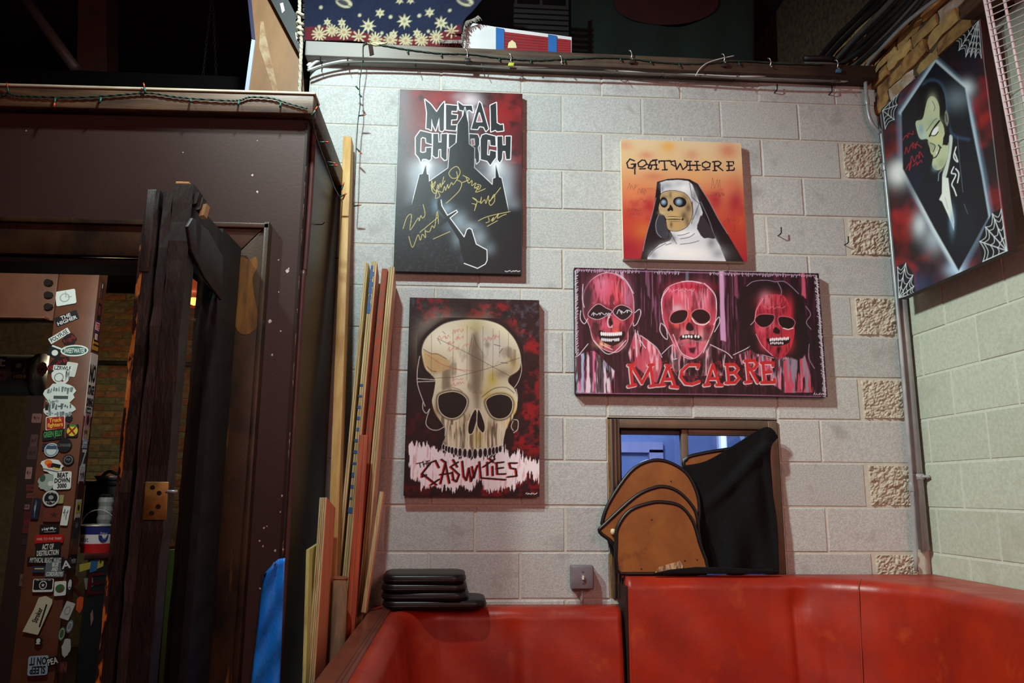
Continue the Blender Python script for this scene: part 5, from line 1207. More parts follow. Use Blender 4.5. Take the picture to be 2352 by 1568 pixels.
# ------------------------------------------------------------------ corner conduits
big = thing('conduit_pipe', (1.655, -.04, 1.2), 'thick grey conduit down the wall corner ending above the booth', 'pipe')
bt, bb = Vector((1.668, -.020, 3.40)), Vector((1.662, -.022, 1.235))
MB().cyl(bb, bt, .024, n=20).build('pipe', STEEL, big, smooth=True)
for zz in (1.565,):
    MB().lathe([(.026, -.014), (.029, -.012), (.029, .012), (.026, .014)], (1.663, -.022, zz), 20).build('strap', STEEL, big, smooth=True)
    MB().cyl((1.672, -.04, zz), (1.690, -.075, zz), .007, n=8).build('strap_bolt', STEEL, big)
thin = thing('conduit_pipe', (1.62, -.05, 1.1), 'thin silver conduit bending round the bricks and down to the booth', 'pipe')
pts = [at_x(2175, -20, 1.575), at_x(2090, 45, 1.575), at_x(2030, 105, 1.58), at_y(1992, 150, -.05), at_y(1988, 180, -.05), at_y(1990, 220, -.05), at_y(1995, 262, -.05), at_y(2004, 286, -.05), at_y(2020, 306, -.05), at_y(2027, 330, -.05), at_y(2060, 690, -.05), at_y(2090, 1060, -.05), at_y(2105, 1312, -.05)]
MB().tube(smooth_path(pts, 6), .0095, 10).build('tube', STEEL, thin, smooth=True)
for x, y in ((1991, 232), (2032, 384), (2093, 1118)):
    q = at_y(x, y, -.05); MB().lathe([(.0115, -.02), (.0125, -.016), (.0125, .016), (.0115, .02)], q, 12).build('coupling', STEEL, thin, smooth=True)

# cables along the brickwork
CBL = mat('black_cable', (26, 25, 25), (34, 32, 31), rough=.55)
CBG = mat('grey_cable', (96, 94, 88), (80, 78, 74), rough=.5)
rc = random.Random(9)
for i in range(9):
    z0 = 3.70 + .034 * i - .012 * (i % 2); x0 = 1.575 + .004 * (i % 3)
    pts = []
    for k in range(9):
        y = -1.1 + k * .22
        pts.append((x0 + rc.uniform(-.006, .006), y, z0 + rc.uniform(-.004, .004) + .02 * math.sin(y * 4)))
    if i < 3: pts[-3:] = [(1.575 - .03 * i, .18, 3.71 + .03 * i), (1.5 - .02 * i, .06, 3.69 + .03 * i), (1.30, .06, 3.69 + .03 * i)]
    c = MB().tube(smooth_path(pts, 4), (.013, .009, .016)[i % 3], 7).build('cable', CBG if i in (1, 5) else CBL, smooth=True)
    tag(c, '%s black cable from the bottom of the bundle along the rough brickwork' % {0: 'lowest', 2: 'second', 3: 'third', 4: 'fourth', 6: 'fifth', 7: 'sixth', 8: 'seventh'}[i] if i not in (1, 5) else ('grey cable lowest in the bundle along the brickwork' if i == 1 else 'grey cable higher in the bundle along the brickwork'), 'cable', 'cables along the brickwork')

# cables under the beam
WCB = mat('pale_grey_cable', (206, 208, 206), (176, 178, 176), rough=.45)
rows = [[(706, 152), (722, 138), (745, 131), (790, 133), (860, 135), (960, 136), (1100, 146), (1300, 156), (1500, 164), (1750, 172), (1900, 184), (1960, 178), (1983, 152)],
        [(708, 158), (730, 140), (770, 135), (840, 138), (950, 140), (1080, 150), (1250, 158), (1450, 168), (1650, 174), (1820, 180), (1940, 186), (1975, 165)],
        [(706, 162), (740, 150), (800, 138), (880, 132), (1000, 138), (1180, 152), (1340, 154), (1500, 170), (1600, 172), (1700, 176), (1800, 170), (1940, 158)],
        [(712, 164), (760, 148), (830, 142), (1000, 146), (1180, 158), (1400, 166), (1560, 172), (1780, 184), (1930, 186)]]
names_ = ('uppermost pale cable sagging under the long beam', 'second pale cable clipped under the long beam', 'pale cable weaving through the run under the beam', 'lowest grey cable under the long beam')
for i, rwp in enumerate(rows):
    pp = [at_y(x, y, (-.030, -.047, -.063, -.078)[i]) for x, y in rwp]
    c = MB().tube(smooth_path(pp, 5), (.0085, .007, .006, .006)[i], 8).build('cable', WCB if i < 3 else CBG, smooth=True)
    tag(c, names_[i], 'cable', 'pale cables under the beam')
o = MB().tube(smooth_path([at_y(x, y, -.1) for x, y in ((1598, 174), (1606, 160), (1622, 146), (1650, 136), (1686, 128))], 5), .003, 6).build('cable', WCB, smooth=True)
tag(o, 'loose thin pale cable curling up over the beam', 'cable')
ZT = mat('black_zip_tie', (16, 16, 18), rough=.5)
for i, (x, y) in enumerate(((738, 138), (800, 140), (955, 144), (1106, 152), (1415, 162), (1520, 170), (1690, 176), (1908, 182))):
    q = at_y(x, y, -.055); ring = [(q.x + .002 * math.sin(a), q.y + .022 * math.cos(a), q.z + .020 * math.sin(a)) for a in [k * math.pi / 6 for k in range(12)]]
    z = MB().tube(ring, .0025, 5, closed=True).tube([q + Vector((0, -.02, -.01)), q + Vector((.012, -.03, -.045))], .0016, 5).build('zip_tie', ZT)
    tag(z, '%s black zip tie from the rope end, around the cables under the beam' % ('first', 'second', 'third', 'fourth', 'fifth', 'sixth', 'seventh', 'eighth')[i], 'zip tie', 'zip ties under the beam')
# hooks and clips on the beam
HK = mat('bright_hook_wire', (206, 208, 206), rough=.3, metal=.8)
hooks = [(1072, 125, 'black'), (1172, 135, 'yellow'), (1288, 140, None), (1449, 128, 'dark'), (1662, 136, 'dark'), (1768, 146, None), (1922, 150, 'blue')]
lbl = {1072: 'bright wire hook with a black clip on the beam', 1172: 'bright wire hook with a yellow-green clip on the beam', 1288: 'plain bright hook on the beam left of the red and green tapestry', 1449: 'bright wire hook with a dark clip below the tapestry middle', 1662: 'bright wire hook with a dark clip below the tapestry end', 1768: 'plain bright hook on the dark right part of the beam', 1922: 'bright wire hook with a blue clip nearest the corner'}
cc = {'black': (22, 22, 24), 'yellow': (176, 186, 60), 'dark': (40, 36, 34), 'blue': (60, 110, 150)}
for x, y, c in hooks:
    h = thing('beam_hook', at_y(x, y + 10, -.10), lbl[x], 'hook', 'hooks along the beam')
    q = at_y(x, y, -.10)
    MB().tube(smooth_path([q + Vector((-.008, 0, .028)), q + Vector((-.004, -.012, .02)), q + Vector((.004, -.006, .004)), q + Vector((.002, 0, -.012)), q + Vector((.006, -.012, -.024))], 4), .0028, 6).build('wire', HK, h, smooth=True)
    if c: MB().obox(q + Vector((.004, -.004, -.034)), (.014, 0, 0), (0, .006, 0), (.002, 0, .009)).build('clip', mat('clip_' + c, cc[c], rough=.5), h, bevel=.002)

# ------------------------------------------------------------------ timber leaning in the corner
PINE = mat('pine_stud', (206, 170, 104), (182, 140, 78), rough=.6, nscale=5, stretch=(9, 9, .5), bump=.1, c3=(120, 74, 36), s3=3.2, t3=(.70, .76), st3=(6, 6, 2))
PLYE = mat('plywood_edge', (206, 186, 134), (150, 122, 76), rough=.7, nscale=9, stretch=(26, 4, .25), bump=.2, c3=(60, 40, 24), s3=7, t3=(.70, .74), st3=(10, 4, 1))
PLYF = mat('plywood_face', (240, 182, 146), (226, 160, 122), rough=.55, nscale=4, stretch=(2, 14, .6), bump=.08)
PLYR = mat('red_stained_board', (186, 78, 34), (142, 50, 22), rough=.6, nscale=6, stretch=(22, 5, .3), bump=.25, c3=(40, 16, 10), s3=5, t3=(.66, .72), st3=(14, 5, .5))
MARK = mat('blue_marker', (40, 84, 140), rough=.6)
def board(label, bot, top, t, w, edge, face=None, name='plywood_board', group='boards leaning in the corner', cut=0.0, lam=0):
    """bot/top: near-left edge (x, y, z); t: thickness to the right, w: width running away from the viewer"""
    bot, top = Vector(bot), Vector(top)
    ax = (top - bot); Lz = ax.length; az = ax.normalized()
    dx = Vector((1, 0, 0)); dx = (dx - az * dx.dot(az)).normalized()
    dy = az.cross(dx)
    root = thing(name, bot, label, 'board', group)
    f_t = t if face is None else t - .0015
    p = [bot, bot + dx * f_t, bot + dx * f_t + dy * w, bot + dy * w]
    q = [top, top + dx * f_t, top + dx * f_t + dy * w - az * cut, top + dy * w - az * cut]
    MB().hexa(p + q).build('core', edge, root, bevel=.0015)
    if face is not None:
        o_ = dx * (f_t + .0001); e_ = dx * .0015
        MB().hexa([bot + o_, bot + o_ + e_, bot + o_ + e_ + dy * w, bot + o_ + dy * w, top + o_, top + o_ + e_, top + o_ + e_ + dy * w - az * cut, top + o_ + dy * w - az * cut]).build('face_veneer', face, root)
    for k in range(lam):
        xo = t * (k + 1) / (lam + 1)
        MB().hexa([bot + dx * (xo - .0008) - dy * .0008, bot + dx * (xo + .0008) - dy * .0008, bot + dx * (xo + .0008) + dy * .004, bot + dx * (xo - .0008) + dy * .004,
                   top + dx * (xo - .0008) - dy * .0008, top + dx * (xo + .0008) - dy * .0008, top + dx * (xo + .0008) + dy * .004, top + dx * (xo - .0008) + dy * .004]).build('ply_line', mat('dark_ply_line', (96, 66, 40), rough=.8), root)
    return root, az, dx, dy, bot, top
board('tall pine stud leaning beside the brown side wall', (-.955, -.52, .01), (-1.060, -.118, 3.135), .038, .088, PINE, name='wood_stud')
def line3(xb, yb, Yb, xt, yt, Yt, zb=.01):
    a, b = at_y(xb, yb, Yb), at_y(xt, yt, Yt); s = (zb - b.z) / (a.z - b.z)
    return (b + (a - b) * s, b)
p0, p1 = line3(801, 1000, -.22, 838, 603, -.14); board('thin yellowish plywood strip leftmost of the leaning stack', p0, p1, .016, .10, PLYE, lam=1)
p0, p1 = line3(816, 1000, -.22, 853, 600, -.14)
r_, az, dx, dy, bt_, tp_ = board('plywood strip marked in blue along its edge', p0, p1, .026, .12, PLYE, PLYF, cut=.03, lam=2)
rm = random.Random(4)
for k in range(26):
    s = .02 + k * .012 if k < 14 else .42 + (k - 14) * .035
    c = tp_ + (bt_ - tp_) * (s / 1.0) * .55 + dx * (.005 + rm.uniform(0, .003)) - dy * .0012
    MB().obox(c, dx * rm.uniform(.005, .009), dy * .0006, az * rm.uniform(.004, .012)).build('marker_stroke', MARK, r_)
p0, p1 = line3(840, 1000, -.20, 877, 616, -.15); board('reddish layered board in the middle of the leaning stack', p0, p1, .026, .11, PLYR, lam=4)
p0, p1 = line3(857, 1000, -.20, 893, 612, -.15); board('wide pinkish plywood board rightmost of the leaning stack', p0, p1, .026, .145, PLYE, PLYF, cut=.045, lam=2)
p0, p1 = line3(806, 1280, -.36, 826, 998, -.30); board('short dark red board in front of the leaning stack', p0, p1, .034, .03, PLYR, lam=1)
p0, p1 = line3(828, 1415, -.32, 872, 1128, -.25, zb=1.010); board('narrow red-faced offcut leaning behind the low booth arm', p0, p1, .016, .07, PLYE, PLYF, cut=.0)
p0, p1 = line3(705, 1560, -.74, 734, 1142, -.62); board('pale plywood plank with broken top nearest the side wall', p0, p1, .026, .22, PLYE, mat('pink_plywood_face', (240, 158, 118), (224, 134, 94), rough=.5, nscale=4, stretch=(2, 14, .5)), lam=3, cut=.0)
p0, p1 = line3(694, 1560, -.80, 703, 1262, -.72); board('thin greenish plywood offcut with a stepped edge', p0, p1, .012, .25, mat('greenish_ply', (196, 186, 110), (160, 146, 80), rough=.6, nscale=7, stretch=(9, 9, .5)), cut=-.06)
a = at_y(782, 1330, -.46); b = at_y(772, 1565, -.52); s = (.01 - a.z) / (b.z - a.z)
po = thing('round_post', a + (b - a) * s, 'weathered round wooden post standing by the booth arm', 'post')
MB().cyl(a + (b - a) * s, a, .030, .028, 18).build('shaft', mat('weathered_post', (132, 92, 58), (84, 58, 40), rough=.8, nscale=6, stretch=(3, 3, .6), bump=.4), po, smooth=True)
MB().lathe([(.028, 0), (.030, .004), (.026, .010), (0, .012)], a, 18).build('top_end', mat('post_end_grain', (150, 84, 52), (110, 60, 38), rough=.8), po)

# blue tarp on the wall corner
tarp_out = [(606, 1321), (618, 1305), (634, 1288), (640, 1283), (655, 1281)]
tp = thing('blue_tarp', (-1.10, -.83, .2), 'blue plastic sheet taped over the lower wall corner', 'tarp')
def tarp_pt(u, v):
    top = samp(tarp_out, u); bx = 560 + (636 - 560) * u
    x = top[0] + (bx - top[0]) * v; y = top[1] + (1720 - top[1]) * v
    return at_y(x, y, YF - .012 - .006 * math.sin(7 * u + 3 * v) - .004 * math.sin(23 * v + 5 * u) - .010 * math.sin(3.1 * u))
BLU = mat('blue_plastic', (30, 140, 250), (20, 120, 232), rough=.4, nscale=5, stretch=(3, 1, 1), bump=.5, bscale=22, c3=(120, 160, 206), s3=11, t3=(.70, .73), st3=(1, 1, 3))
t_ = MB().grid(14, 30, tarp_pt).build('sheet', BLU, tp, smooth=True)
m_ = t_.modifiers.new('thick', 'SOLIDIFY'); m_.thickness = .002
MB().tube([at_y(x, y, YF - .022) for x, y in ((606, 1322), (619, 1312), (632, 1292))], .006, 6).build('folded_flap', mat('dark_blue_fold', (24, 60, 96), rough=.5), tp, smooth=True)

# ------------------------------------------------------------------ string lights
WIRE = mat('green_light_wire', (26, 62, 54), (18, 46, 42), rough=.5)
SOCK = mat('green_bulb_socket', (20, 70, 62), rough=.5)
BULB = mat('orange_mini_bulb', (206, 74, 34), (190, 60, 28), rough=.25)
def string(label, pts, bulbs, wire_r=.0022):
    root = thing('string_lights', pts[0], label, 'string lights', 'green wire string lights')
    path = smooth_path(pts, 8)
    tw = []
    for i, p in enumerate(path): tw.append(p + Vector((0, .002 * math.cos(i * 1.3), .002 * math.sin(i * 1.3))))
    MB().tube(tw, wire_r, 5).tube([p + Vector((0, -.002 * math.cos(i * 1.3), -.002 * math.sin(i * 1.3))) for i, p in enumerate(path)], wire_r, 5).build('wire', WIRE, root, smooth=True)
    for (q, d, lit) in bulbs:
        q = Vector(q); d = Vector(d).normalized()
        s_ = MB().tube([q, q + d * .022], [.0035, .0042], 7).build('bulb_socket', SOCK, root, smooth=True)
        if lit: MB().tube([q + d * .022, q + d * .030, q + d * .040], [.003, .0036, .0008], 7).build('bulb', BULB, s_, smooth=True)
    return root
ft = YF - .052
pts = [at_y(x, y, ft) for x, y in ((-60, 224), (0, 220), (18, 214), (40, 220), (90, 222), (160, 224), (235, 221), (300, 216), (345, 214), (400, 222), (450, 227), (520, 231), (552, 230), (575, 223), (625, 226), (665, 238), (706, 249))]
bl = [(at_y(x, y, ft - .002), d, lit) for x, y, d, lit in ((19, 214, (-.15, -.2, 1), 1), (127, 225, (.1, -.2, -1), 1), (232, 224, (0, -.2, -1), 0), (334, 214, (-.2, -.2, 1), 1), (438, 227, (.2, -.4, -.6), 0), (549, 231, (0, -.2, -1), 0), (645, 235, (0, -.2, -1), 0))]
string('green string lights with orange tips along the brown front wall rail', pts, bl)
def on_side(x, y): return at_x(x, y, XE + .038)
pts = [on_side(x, y) for x, y in ((716, 262), (722, 300), (735, 340), (752, 385), (768, 430), (786, 462))]
bl = [(on_side(x, y), d, 1) for x, y, d in ((718, 266, (.5, -.3, .9)), (734, 327, (1, -.2, 0)), (753, 372, (.7, -.2, -.2)), (757, 380, (1, -.2, -.05)), (784, 436, (.3, 0, 1)), (779, 452, (.6, -.2, .2)))]
string('green string lights down the enclosure side rail', pts, bl)
pts = [at_y(x, y, -.10) for x, y in ((842, 99), (834, 105), (833, 140), (826, 190), (827, 240), (822, 280), (818, 340), (816, 400), (812, 470))]
bl = [(at_y(x, y, -.10), d, lit) for x, y, d, lit in ((824, 206, (-.3, -.2, .3), 0), (825, 216, (.6, -.2, -.8), 0), (824, 266, (1, -.2, .1), 1), (819, 341, (.7, 0, -.7), 1), (812, 473, (1, -.2, .1), 1))]
string('single strand of green string lights hanging beside the tall stud', pts, bl)
pts = [at_y(x, y, -.098) for x, y in ((842, 99), (880, 104), (940, 114), (1010, 122), (1080, 124), (1150, 133), (1230, 138), (1300, 135), (1380, 132), (1440, 134), (1520, 143), (1600, 146), (1700, 140), (1800, 146), (1890, 148))]
bl = [(at_y(x, y, -.10), (0, -.3, -1), 0) for x, y in ((937, 114), (1014, 122), (1147, 132), (1219, 137), (1296, 136), (1425, 132), (1494, 138), (1560, 146), (1697, 142))]
string('green string lights running along the long beam', pts, bl)

# ------------------------------------------------------------------ above the beam: rug, box, tapestry
def art_rug(p):
    p.fill((20, 29, 54))
    p.mottle((14, 21, 42), 3, 3, .4, .7, 201, .6)
    MAR = (88, 22, 32); CR = (172, 166, 134)
    border = [(696, 62), (760, 60), (800, 68), (840, 76), (880, 84), (940, 88), (1000, 80), (1056, 56), (1070, 130), (696, 130)]
    p.poly(border, MAR)
    for x, y, r, n in ((733, 79, 16, 12), (762, 70, 13, 12), (790, 74, 16, 12), (824, 84, 15, 8), (862, 90, 15, 12), (896, 92, 15, 12), (932, 93, 15, 12), (968, 92, 15, 12), (1002, 85, 15, 12), (1037, 71, 15, 8)):
        for k in range(n):
            a = 2 * math.pi * k / n; p.line([(x + 4 * math.cos(a), y + 4 * math.sin(a)), (x + r * math.cos(a), y + r * math.sin(a))], 3.2, CR, soft=1.2)
        p.oval(x, y, 4, 4, (150, 120, 90))
    def star(x, y, r, n, w):
        pts_ = []
        for k in range(2 * n):
            a = math.pi * k / n - math.pi / 2; rr_ = r if k % 2 == 0 else r * w; pts_.append((x + rr_ * math.cos(a), y + rr_ * math.sin(a)))
        p.poly(pts_, CR, soft=1.2); p.oval(x, y, r * .2, r * .2, (120, 116, 96))
    for s_ in ((846, 60, 19, 8, .42), (929, 49, 19, 8, .42), (1013, 53, 18, 8, .42), (873, 30, 12, 6, .5), (987, 29, 12, 6, .5), (752, 51, 10, 6, .5), (785, 52, 11, 6, .5), (904, 78, 11, 6, .5), (958, 76, 11, 6, .5), (918, 1, 10, 6, .5), (943, 1, 10, 6, .5)): star(*s_)
    for x, y, r in ((737, 17, 4), (826, 35, 3.5), (897, 39, 4), (963, 36, 4), (1033, 24, 3.5), (733, 61, 3.5), (877, 76, 3.5), (984, 72, 3.5)): p.oval(x, y, r, r, (170, 166, 138))
    for x, y in ((790, 6), (1068, 2)):
        p.oval(x, y, 20, 11, CR, ang=20); p.oval(x - 2, y, 13, 6, (60, 60, 66), ang=20); p.line([(x - 18, y - 5), (x + 18, y + 10)], 2.5, (40, 46, 66))
rug = thing('star_rug', (-.95, .06, 3.65), 'navy woven throw with cream stars and maroon border hanging over the beam', 'rug')
nu, nv = 210, 62
xs = np.linspace(0, 1, nu + 1); vs_ = np.linspace(1, 0, nv + 1)
PX = np.zeros((nv + 1, nu + 1)); PY = np.zeros_like(PX); P3 = np.zeros((nv + 1, nu + 1, 3))
right_edge = crom([(1120, -40), (1122, 0), (1105, 28), (1088, 42), (1068, 50), (1062, 64), (1060, 84), (1058, 104)])
for j, v in enumerate(vs_):
    for i, u in enumerate(xs):
        re = samp(right_edge, v); yb = np.interp(u, [0, .3, .38, .55, .8, 1], [92, 93, 96, 102, 106, 106])
        y = -40 + (yb + 40) * v; x = 700 + (re[0] - 700) * u
        PX[j, i] = x; PY[j, i] = y
        fold = .008 * math.sin(x * .035 + 1) + .005 * math.sin(x * .08 + y * .05) + (.03 * max(0, u - .86) / .14 if v < .8 else 0) * -1
        P3[j, i] = at_y(x, y, .055 + fold)
pr = Paint(PX.ravel(), PY.ravel(), 1.15); art_rug(pr)
ro = painted_grid('weave', nu, nv, P3, pr.C, paint_material('woven_cotton', .9, 500, .4), rug)
md = ro.modifiers.new('thick', 'SOLIDIFY'); md.thickness = .006; md.offset = -1
fb = MB(); rf = random.Random(2)
for k in range(64):
    re = samp(right_edge, .35 + .62 * k / 63); q = at_y(re[0], re[1], .045); d = Vector((rf.uniform(.006, .022), rf.uniform(-.01, .0), rf.uniform(-.03, -.012)))
    fb.tube([q, q + d * .5 + Vector((.004, 0, 0)), q + d], .0016, 4)
for k in range(46):
    x = 1010 + k * 1.1; q = at_y(x, 92, .03); fb.tube([q, q + Vector((rf.uniform(-.006, .006), -.006, -.022))], .0016, 4)
o = fb.build('fringe', mat('cream_fringe', (170, 164, 150), (90, 88, 92), rough=.9, nscale=60), rug); o['kind'] = 'stuff'
fb = MB()
for k in range(40):
    q = at_y(700, -30 + 3.2 * k, .05); fb.tube([q, q + Vector((-.010, -.004, rf.uniform(-.014, .004)))], .0014, 4)
o = fb.build('side_fringe', mat('dark_fringe', (110, 112, 118), (60, 62, 70), rough=.9, nscale=60), rug); o['kind'] = 'stuff'

bx = thing('striped_carton', (-.2, .12, 3.62), 'white and red striped carton bound with blue tape on the beam', 'box')
WHC = mat('white_card', (216, 218, 220), (206, 208, 212), rough=.6)
RDC = mat('red_ribbed_card', (150, 30, 40), (126, 22, 32), rough=.6, nscale=3)
BTP = mat('blue_painter_tape', (36, 104, 176), (30, 92, 160), rough=.5)
yw = .10
MB().prism([Vector((at_y(1060, 118, yw).x, yw, 3.602)), Vector((at_y(1140, 122, yw).x, yw, 3.602)), at_y(1140, 62, yw), at_y(1086, 53, yw), at_y(1068, 66, yw)], (0, .3, 0)).build('white_panel', WHC, bx)
MB().prism([Vector((at_y(1140.5, 122, yw).x, yw - .001, 3.602)), Vector((at_y(1312, 128, yw).x, yw - .001, 3.602)), at_y(1313, 85, yw - .001), at_y(1140.5, 62, yw - .001)], (0, .3, 0)).build('carton_body', WHC, bx)
for k in range(7):
    f0 = .08 + k * .13; f1 = f0 + .115
    def ed(x, f): return at_y(x, (66 + (x - 1140) * .132) + ((122 + (x - 1140) * .035) - (66 + (x - 1140) * .132)) * f, yw - .006)
    MB().prism([ed(1158, f1), ed(1311, f1), ed(1311, f0), ed(1158, f0)], (0, .004, 0)).build('red_rib', RDC, bx)
for x0, x1 in ((1139, 1158), (1259, 1279)):
    q = [at_y(x0, 124, yw - .009), at_y(x1, 125, yw - .009), at_y(x1, 64 + (x1 - 1140) * .13, yw - .009), at_y(x0, 63 + (x0 - 1140) * .13, yw - .009)]
    MB().prism(q, (0, .002, 0)).build('tape', BTP, bx)
q = [at_y(x, y, yw - .0075) for x, y in ((1166, 110), (1168, 98), (1176, 92), (1184, 98), (1187, 110))]
MB().prism(q, (0, .0012, 0)).build('cream_mark', mat('cream_print', (214, 206, 160), rough=.6), bx)

tap = thing('tapestry', (.75, .9, 3.7), 'dark green and red tapestry hanging in the gloom above the beam', 'tapestry')
def tap_pt(u, v):
    x = 1312 + 420 * u; y = -60 + 220 * v
    return at_y(x, y, .90 + .012 * math.sin(24 * u) + .01 * math.sin(11 * u + 2 * v))
o = MB().grid(60, 10, tap_pt).build('cloth', mat('dark_green_cloth', (16, 38, 32), (12, 28, 26), rough=.95, nscale=4), tap, smooth=True)
md = o.modifiers.new('thick', 'SOLIDIFY'); md.thickness = .005; md.offset = -1
oc = [at_y(1530 + 120 * math.cos(a), 5 + 52 * math.sin(a), .872) for a in [k * math.pi / 14 for k in range(28)]]
MB().prism(oc, (0, .006, 0)).build('red_patch', mat('dark_red_cloth', (50, 10, 12), (42, 8, 10), rough=.95), tap)
cr = thing('black_crate', (-.05, .7, 4.1), 'black slatted crate in the gloom above the striped carton', 'crate')
for k in range(6):
    y = 8 + k * 12
    MB().prism([at_y(1180, y + 8, .55), at_y(1306, y + 14, .55), at_y(1306, y + 6, .55), at_y(1180, y, .55)], (0, .02, 0)).build('slat', mat('black_slat', (15, 15, 16), rough=.7), cr)
for x in (1182, 1240, 1300): MB().prism([Vector((at_y(x, 60, .57).x, .57, 3.603)), Vector((at_y(x + 6, 60, .57).x, .57, 3.603)), at_y(x + 6, 0, .57), at_y(x, 0, .57)], (0, .02, 0)).build('upright', mat('black_slat', (30, 30, 32)), cr)

# ------------------------------------------------------------------ on the passage roof, top left
PLA = mat('tan_plywood_sheet', (120, 84, 46), (104, 70, 38), rough=.6, nscale=4, stretch=(3, 3, 1))
sh = thing('plywood_sheet', at_y(630, 214, -.35), 'tan plywood sheet leaning on the passage roof beside the rope', 'panel')
poly = [(574, -30), (576, 0), (586, 92), (563, 216), (698, 218), (691, 112), (628, 0), (612, -30)]
MB().prism([at_y(x, y, -.35) for x, y in poly], (0, .02, 0)).build('sheet', PLA, sh)
MB().prism([at_y(x, y, -.357) for x, y in ((566, -30), (574, -30), (586, 92), (578, 88))], (0, .03, 0)).build('navy_edge', mat('navy_edge_paint', (26, 26, 62), rough=.5), sh)
MB().prism([at_y(x, y, -.357) for x, y in ((578, 90), (586, 92), (570, 216), (561, 216))], (0, .03, 0)).build('pale_edge', mat('pale_blue_edge', (150, 160, 190), rough=.6), sh)
MB().prism([at_y(x, y, -.352) for x, y in ((598, 50), (605, 48), (612, 90), (640, 214), (628, 216), (606, 140), (595, 110))], (0, .002, 0)).build('scuffed_patch', mat('scuffed_paper', (150, 130, 104), (120, 88, 60), rough=.9, nscale=30), sh)
bb_ = thing('black_board', at_y(660, 120, -.39), 'black edged board slanting across the tan plywood sheet', 'panel')
MB().prism([at_y(x, y, -.39) for x, y in ((612, -20), (652, -20), (694, 62), (697, 100), (687, 122))], (0, .015, 0)).build('board', mat('black_painted_board', (30, 32, 34), (22, 24, 26), rough=.6), bb_)
for q in (((643, 8), (650, 6), (654, 24), (648, 30)), ((678, 74), (683, 78), (686, 98), (681, 94))):
    MB().prism([at_y(x, y, -.393) for x, y in q], (0, .002, 0)).build('white_label', mat('paper_label', (190, 188, 184), rough=.7), bb_)
rope = thing('knotted_rope', at_y(691, 212, -.42), 'knotted off-white rope hanging at the end of the block wall', 'rope')
ROPE = mat('cotton_rope', (178, 170, 152), (140, 132, 116), rough=.9, nscale=40, stretch=(1, 1, 4), bump=.6)
pts = [at_y(x, y, -.42) for x, y in ((688, -20), (688, 20), (687, 40), (690, 70), (692, 100), (690, 150), (688, 218))]
path = smooth_path(pts, 10)
for ph_ in (0, math.pi * 2 / 3, math.pi * 4 / 3):
    MB().tube([p + Vector((.004 * math.cos(i * .9 + ph_), .004 * math.sin(i * .9 + ph_), 0)) for i, p in enumerate(path)], .0046, 6).build('strand', ROPE, rope, smooth=True)
for y, r in ((34, .016), (55, .014), (68, .013), (80, .012)):
    q = at_y(689, y, -.42); MB().tube([q + Vector((r * .8 * math.cos(a), r * .8 * math.sin(a), .004 * math.sin(2 * a))) for a in [k * math.pi / 6 for k in range(12)]], .0075, 6, closed=True).build('knot_turn', ROPE, rope, smooth=True)
CH = mat('dull_chain', (44, 42, 42), (32, 30, 30), rough=.5, metal=.7)
for i, (xa, xb) in enumerate(((487, 462), (488, 498))):
    a, b = at_y(xa, -20, .55), at_y(xb, 210, .55); c = MB(); n = 26
    for k in range(n):
        q = a + (b - a) * ((k + .5) / n); h = (b - a).length / n * .72; e = Vector((1, 0, 0)) if k % 2 else Vector((0, 1, 0))
        c.tube([q + e * (.006 * math.cos(t)) + Vector((0, 0, h * math.sin(t))) for t in [j * math.pi / 4 for j in range(8)]], .0022, 4, closed=True)
    o = c.build('chain', CH); tag(o, ('dull hanging chain slanting to the left', 'dull hanging chain slanting to the right')[i], 'chain', 'chains hanging top left')
pp = MB().prism([at_y(x, y, .6) for x, y in ((176, 215), (246, 215), (244, -30), (180, -30))], (0, .15, 0)).build('brown_post', mat('brown_post_paint', (58, 32, 26), (44, 26, 22), rough=.6))
tag(pp, 'dim brown post standing in the dark above the passage', 'post')
dp = MB().tube([at_y(30, -40, .7), at_y(175, 160, .5)], .03, 10).build('slanting_pipe', mat('dim_grey_pipe', (70, 70, 72), rough=.5), smooth=True)
tag(dp, 'dim grey pipe slanting through the dark top left', 'pipe')

# ------------------------------------------------------------------ white wire rack, top right
RK = mat('white_coated_wire', (222, 212, 216), (210, 200, 206), rough=.4)
rk = thing('wire_rack', (1.28, -1.36, 2.0), 'white coated wire grid rack angled out from the side wall', 'rack')
d_ = Vector((.53, -.848, 0)); base = at_y(2352, 470, -1.36); topp = at_y(2262, 0, -1.36); upv = (topp - base).normalized()
nrm_ = d_.cross(upv).normalized()
P0 = base - upv * .35
Ht = (topp - base).length + .85
for k in range(7):
    s = P0 + d_ * (.055 * k if k < 2 else .055 + .10 * (k - 1))
    MB().cyl(s, s + upv * Ht, .0048 if k else .0055, n=8).build('upright_wire', RK, rk, smooth=True)
s = P0 + d_ * .012; MB().cyl(s, s + upv * Ht, .004, n=8).build('upright_wire', RK, rk, smooth=True)
nw = int(Ht / .0235)
for k in range(nw):
    z = P0 + upv * (.02 + k * .0235) + nrm_ * .005
    MB().cyl(z, z + d_ * .70, .0020, n=6).build('cross_wire', RK, rk, smooth=True)

